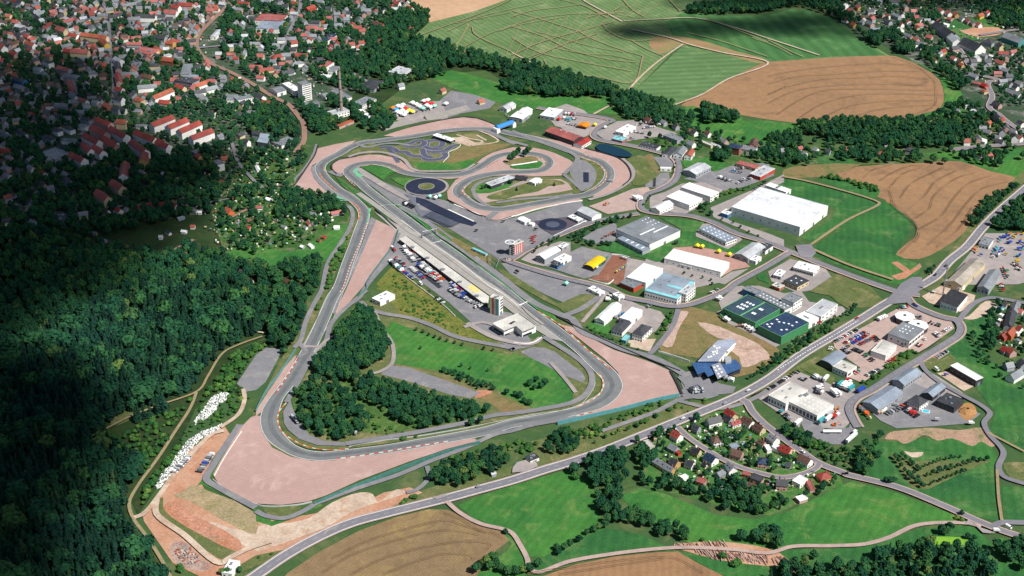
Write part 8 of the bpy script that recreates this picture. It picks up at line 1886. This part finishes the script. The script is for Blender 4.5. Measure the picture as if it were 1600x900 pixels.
arr = TREES; print('trees', len(arr))
by = {}
for t in arr: by.setdefault({'broad': 'broad', 'young': 'young', 'conifer': 'conifer', 'shrub': 'shrub'}[t[5]], []).append(t)
NAMES = {'broad': ('broadleaf_tree', 'tree', 'broadleaf tree', 'broadleaf trees'), 'conifer': ('conifer_tree', 'conifer', 'dark conifer', 'dark conifers'), 'young': ('young_tree', 'young tree', 'young round tree', 'young round trees'), 'shrub': ('shrub', 'shrub', 'green shrub', 'green shrubs')}
MASSLAB = {'broad': 'mass of smaller broadleaf trees over woods and gardens', 'conifer': 'dense mass of dark conifers filling the left forest', 'young': 'further young trees planted on meadows', 'shrub': 'mass of low shrubs on banks and clearings'}
for kind, lst in by.items():
    def vis(t):
        u, v = PX(t[0], t[1]); return (t[2] * t[4] / math.hypot(t[1], 700)) * (1 if (0 < u < 1600 and 10 < v < 905) else 0)
    lst.sort(key=lambda t: -(vis(t) * (1.5 if t[7] else 1)))
    lim = 300
    nm, cat, one, many = NAMES[kind]
    far = []
    for i, t in enumerate(lst):
        if i < lim and vis(t) > 0:
            k = int(abs(t[0] * 7 + t[1] * 3)) % len(VAR[kind]); cme, tme, _ = VAR[kind][k]
            root = empty(nm, (t[0], t[1], 0), t[3]); root.scale = (t[2] * t[4], t[2] * t[4], t[2])
            linkmesh('crown', cme, root); linkmesh('trunk', tme, root)
            u, v = PX(t[0], t[1])
            if t[7]: rec(root, cat, one, many, (u, v), t[6], many + ' ' + t[6])
            elif t[6] != FL: rec(root, cat, one, many, (u, v), t[6], many + ' ' + t[6])
            else:
                root['category'] = cat; root['group'] = many + ' ' + t[6]; root['label'] = one + ' ' + t[6]
        else: far.append(t)
    if far:
        mass({'broad': 'woodland', 'conifer': 'conifer_forest', 'young': 'young_plantation', 'shrub': 'scrub'}[kind], [t[:5] for t in far], kind, MASSLAB[kind], None)
    print(kind, len(lst))

# ---- wrapped bales (white heaps), timber stacks, rubble
def heap(nm, s, sp, size, mats_, label, hmax=1.6, seed=3):
    X, Y, px, py = scatter_pts(z(s), sp, .4, seed, False)
    mb = MB(); q = np.random.default_rng(seed)
    for a, b in zip(X, Y):
        L, w, h = size[0] * q.uniform(.7, 1.3), size[1] * q.uniform(.7, 1.2), size[2] * q.uniform(.6, 1.2); zz_ = q.uniform(0, hmax)
        th = q.uniform(0, 3.14) if size[3] is None else size[3] + q.normal() * .15
        V, F = box_geo(-L / 2, -w / 2, 0, L / 2, w / 2, h); V = [(a + x * math.cos(th) - y * math.sin(th), b + x * math.sin(th) + y * math.cos(th), zz_ + c_ + (.3 * x / L)) for x, y, c_ in V]
        mb.add(V, F, int(q.integers(0, len(mats_))))
    o = mb.build(nm, mats_); tag(o, label, nm.replace('_', ' '), kind='stuff'); paint_mask(z(s)); return o
heap('wrapped_bales', '02 1210,840 1260,770 1330,680 1380,655 1440,665 1420,700 1360,740 1350,770 1290,820 1220,860', 1.45, (1.3, .7, .6, None), [WHITE, plain('wrap_grey', '8c8e8e'), WHITE], 'heap of white wrapped tyre bales beside the dirt path', .8)
heap('wrapped_bales', '03 965,350 1010,270 1100,150 1180,50 1260,0 1390,-50 1400,-30 1260,40 1180,130 1110,220 1000,355', 1.4, (1.3, .7, .6, None), [WHITE, plain('wrap_grey', '8c8e8e'), WHITE], 'long white row of wrapped tyre bales along the dirt track', .5, seed=5)
heap('timber_stack', '23 1080,740 1200,740 1600,790 1600,830 1400,800 1290,800 1200,770', 2.2, (6, .6, .5, 1.9), [plain('log_pale', 'a08c80'), plain('log_brown', '7a5c50'), plain('log_pink', 'a88478')], 'long row of cut logs beside the lower wheat field', 1.4)
heap('timber_stack', '23 1010,710 1200,700 1350,695 1340,720 1200,720 1010,722', 2.4, (6, .6, .5, 1.9), [plain('log_pale', 'a08c80'), plain('log_brown', '7a5c50')], 'rear row of cut logs behind the lane', 1.2, 8)
heap('timber_stack', '33 0,800 100,790 200,850 180,880 60,830', 3, (6, .6, .5, 1.9), [plain('log_pale', 'a08c80'), plain('log_brown', '7a5c50')], 'logs and boards at the bottom edge of yard', 1.2, 9)
heap('rubble_pile', '03 1090,740 1180,720 1260,790 1210,840 1120,800', 2.4, (1.6, 1.2, .9, None), [plain('rubble_grey', '7a7370'), plain('rubble_red', '8a5040'), plain('rubble_pale', 'a89a90')], 'grey and red rubble pile on the dirt yard', 1.2, 11)
def clutter(nm, s, sp, label, pal, seed, pr=.6, mx_=2.6):
    X, Y, px, py = scatter_pts(z(s), sp, .48, seed)
    mb = MB(); q = np.random.default_rng(seed); used = []
    for a, b in zip(X, Y):
        if q.random() > pr: continue
        L, w, h = q.uniform(.8, mx_), q.uniform(.6, mx_ * .6), q.uniform(.4, 1.9); th = q.uniform(0, 3.14)
        V, F = box_geo(-L / 2, -w / 2, 0, L / 2, w / 2, h); mb.add([(a + x * math.cos(th) - y * math.sin(th), b + x * math.sin(th) + y * math.cos(th), c_ + .3 + .005 * LAYER[0]) for x, y, c_ in V], F, int(q.integers(0, len(pal))))
    o = mb.build(nm, pal); tag(o, label, nm.replace('_', ' '), kind='stuff')
CL = [WALLC['white'], WALLC['white'], WALLC['grey'], WALLC['brick'], WALLC['cream'], WALLC['dark'], WALLC['teal'], WALLC['pink']]
clutter('garden_clutter', 'V 0,250 280,200 480,100 800,20 880,100 1240,380 1390,480 1560,570 1500,660 1180,720 1000,720 500,680 200,600 40,480', 5, 'small garden furniture and sheds scattered in the village', CL, 21)
clutter('garden_clutter', 'X 345,235 440,230 470,270 540,330 520,360 400,400 340,390 300,330 250,290 300,270', 8, 'small white and grey bits scattered in the allotments', CL, 22, .6, 3.2)
clutter('garden_clutter', 'L 560,150 800,150 800,520 640,560 560,480', 5, 'small garden furniture scattered in the farmstead strip', CL, 23)
clutter('town_clutter', 'X -40,-40 400,-40 365,10 330,90 430,150 400,190 240,180 60,230 -40,200', 13, 'small sheds cars and walls scattered between the old town houses', CL, 24, .6, 4)
clutter('town_clutter', 'X 400,-40 640,-40 600,60 520,100 500,160 440,140 350,60', 11, 'small sheds cars and walls in the wooded suburb', CL, 25, .6, 4)
clutter('village_clutter', 'N 150,0 1500,20 1600,500 1600,880 1350,700 1000,420 700,330 300,200', 11, 'small sheds cars and walls in the far village', CL, 26, .6, 4)
# wood chip heap, swimming pools
p = P(*z('32 1245,775')[0]); V, F = [], []
for j in range(6):
    for i in range(16):
        r_ = (8.5 * (1 - j / 6)) * (1 + .12 * math.sin(i * 2.3 + j)); V.append((r_ * math.cos(6.28318 * i / 16), r_ * .8 * math.sin(6.28318 * i / 16), 3.4 * (1 - (1 - j / 5) ** 1.4)))
for j in range(5):
    for i in range(16): k = (i + 1) % 16; F.append((j * 16 + i, j * 16 + k, j * 16 + 16 + k, j * 16 + 16 + i))
o = mesh_obj('wood_chip_heap', V, F, MATS['wood_chip'], loc=(p.x, p.y, .5)); tag(o, 'orange brown heap of wood chips beside open barn', 'heap')
def pool(s, L, W, label):
    p = P(*z(s)[0]); root = empty('swimming_pool', (p.x, p.y, .4), math.radians(-25)); tag(root, label, 'pool')
    MB().box(-L / 2 - .4, -W / 2 - .4, -.3, L / 2 + .4, W / 2 + .4, .55).build('rim', WHITE, root)
    m_ = plain('pool_water', '2f9fc0', .1, .6); MB().box(-L / 2, -W / 2, .5, L / 2, W / 2, .62).build('water', m_, root)
pool('V 678,668', 8, 4, 'bright blue pool in village garden below pale house'); pool('32 985,775', 6, 4, 'blue pool behind the villa in dark yard'); pool('V 728,265', 3, 3, 'tiny blue pool in the middle of the village'); pool('L 615,215', 6, 3, 'turquoise pool in the farmstead strip')

# ================================================================== CLOUDS (above and outside the view; they shade parts of the ground)
cm_ = bpy.data.materials.new('cloud'); cm_.use_nodes = True; nt = cm_.node_tree; nt.nodes.remove(nt.nodes['Principled BSDF'])
df = nt.nodes.new('ShaderNodeBsdfDiffuse'); df.inputs[0].default_value = (.9, .9, .9, 1); tr = nt.nodes.new('ShaderNodeBsdfTransparent'); mx = nt.nodes.new('ShaderNodeMixShader'); mx.inputs[0].default_value = .15
nt.links.new(tr.outputs[0], mx.inputs[1]); nt.links.new(df.outputs[0], mx.inputs[2]); nt.links.new(mx.outputs[0], nt.nodes['Material Output'].inputs['Surface'])
def cloud(s, r, sp, seed, alt=1400):
    X, Y = None, None
    poly = z(s); w = np.array([P(a, b)[:2] for a, b in poly]); x0, y0 = w.min(0); x1, y1 = w.max(0)
    q = np.random.default_rng(seed); xs, ys = np.meshgrid(np.arange(x0, x1, sp), np.arange(y0, y1, sp)); xs = xs.ravel() + q.uniform(-.4, .4, xs.size) * sp; ys = ys.ravel() + q.uniform(-.4, .4, ys.size) * sp
    ins = in_poly([tuple(p) for p in w], xs, ys); xs, ys = xs[ins], ys[ins]
    bm = bmesh.new(); bmesh.ops.create_icosphere(bm, subdivisions=2, radius=1); bv = np.array([v.co[:] for v in bm.verts]); bf = [tuple(v.index for v in f.verts) for f in bm.faces]; bm.free()
    V, F = [], []
    k = alt / SDIR.z
    for x, y in zip(xs, ys):
        rr = r * q.uniform(.6, 1.3); zz_ = alt + q.uniform(0, 60); kk = zz_ / SDIR.z
        c_ = np.array((x + SDIR.x * kk, y + SDIR.y * kk, zz_)); n0 = len(V)
        V += [tuple(c_ + v * np.array((rr, rr, rr * .6)) * (1 + .12 * math.sin(v[0] * 7 + v[1] * 5 + x))) for v in bv]; F += [tuple(a + n0 for a in f) for f in bf]
    o = mesh_obj('cloud', V, F, cm_, smooth_=True); tag(o, kind='structure')
cloud('X -160,105 40,118 90,105 158,112 160,150 140,185 185,215 225,242 310,238 335,255 295,275 315,300 270,305 325,330 265,345 240,375 190,390 145,425 125,455 50,495 -160,530', 50, 31, 1)
cloud('X -160,60 60,80 180,90 185,150 220,205 330,225 360,255 330,330 290,370 230,410 150,450 60,515 -160,560', 48, 62, 8)
cloud('X -160,605 50,575 105,600 165,640 165,690 125,715 115,760 95,810 80,860 50,910 -20,960 -160,980', 42, 21, 2)
cloud('X -160,-90 170,-80 220,20 240,110 190,170 -160,120', 50, 78, 12)
cloud('X -160,540 0,530 30,560 50,600 40,640 -160,700', 40, 36, 7)
cloud('X 948,50 980,42 1050,36 1140,33 1240,26 1310,24 1330,33 1260,43 1180,50 1060,52 1010,58 970,58', 34, 19, 3)
cloud('X 945,48 975,40 1010,44 1005,58 970,60', 24, 18, 9)
cloud('X 1060,22 1080,10 1200,10 1290,4 1420,4 1600,6 1800,0 1800,-60 1060,-60', 46, 32, 4)
cloud('X 1210,42 1290,40 1350,50 1370,60 1300,56 1220,50', 26, 22, 6)

# ================================================================== LABELS
ORD = ['first', 'second', 'third', 'fourth', 'fifth', 'sixth', 'seventh', 'eighth', 'ninth', 'tenth', 'eleventh', 'twelfth', 'thirteenth', 'fourteenth', 'fifteenth', 'sixteenth']
from collections import defaultdict
grp = defaultdict(list)
for r_ in RECS: grp[(r_[1], r_[3])].append(r_)
for (one, zone), lst in grp.items():
    if len(lst) == 1:
        lb = f'{one} {zone}'
        if len(lb.split()) < 4: lb = 'single ' + lb
        lst[0][0]['label'] = lb; continue
    many = lst[0][2]
    if len(lst) <= 9: bands = [('', lst)]
    else:
        nb = math.ceil(len(lst) / 9); s_ = sorted(lst, key=lambda r_: -r_[4][1]); per = math.ceil(len(lst) / nb)
        bands = [(['nearest ', 'second nearest ', 'third nearest ', 'fourth nearest ', 'fifth nearest ', 'sixth nearest '][i] + 'band' if i < 6 else 'far band %s' % ORD[i - 6], s_[i * per:(i + 1) * per]) for i in range(nb)]
    for bn, bl in bands:
        bl = sorted(bl, key=lambda r_: r_[4][0])
        for i, r_ in enumerate(bl):
            if bn: w = f'{ORD[i]} {one} from left, {bn}, {zone}'
            elif len(bl) == 2: w = f'{("left", "right")[i]} one of two {many} {zone}'
            elif i == 0: w = f'leftmost of {many} {zone}'
            elif i == len(bl) - 1: w = f'rightmost of {many} {zone}'
            else: w = f'{ORD[i]} from left of {many} {zone}'
            ws = w.split()
            if len(ws) > 16: w = ' '.join([q for q in ws if q not in ('the', 'with')][:16])
            r_[0]['label'] = w
print('objects', len(scene.objects))
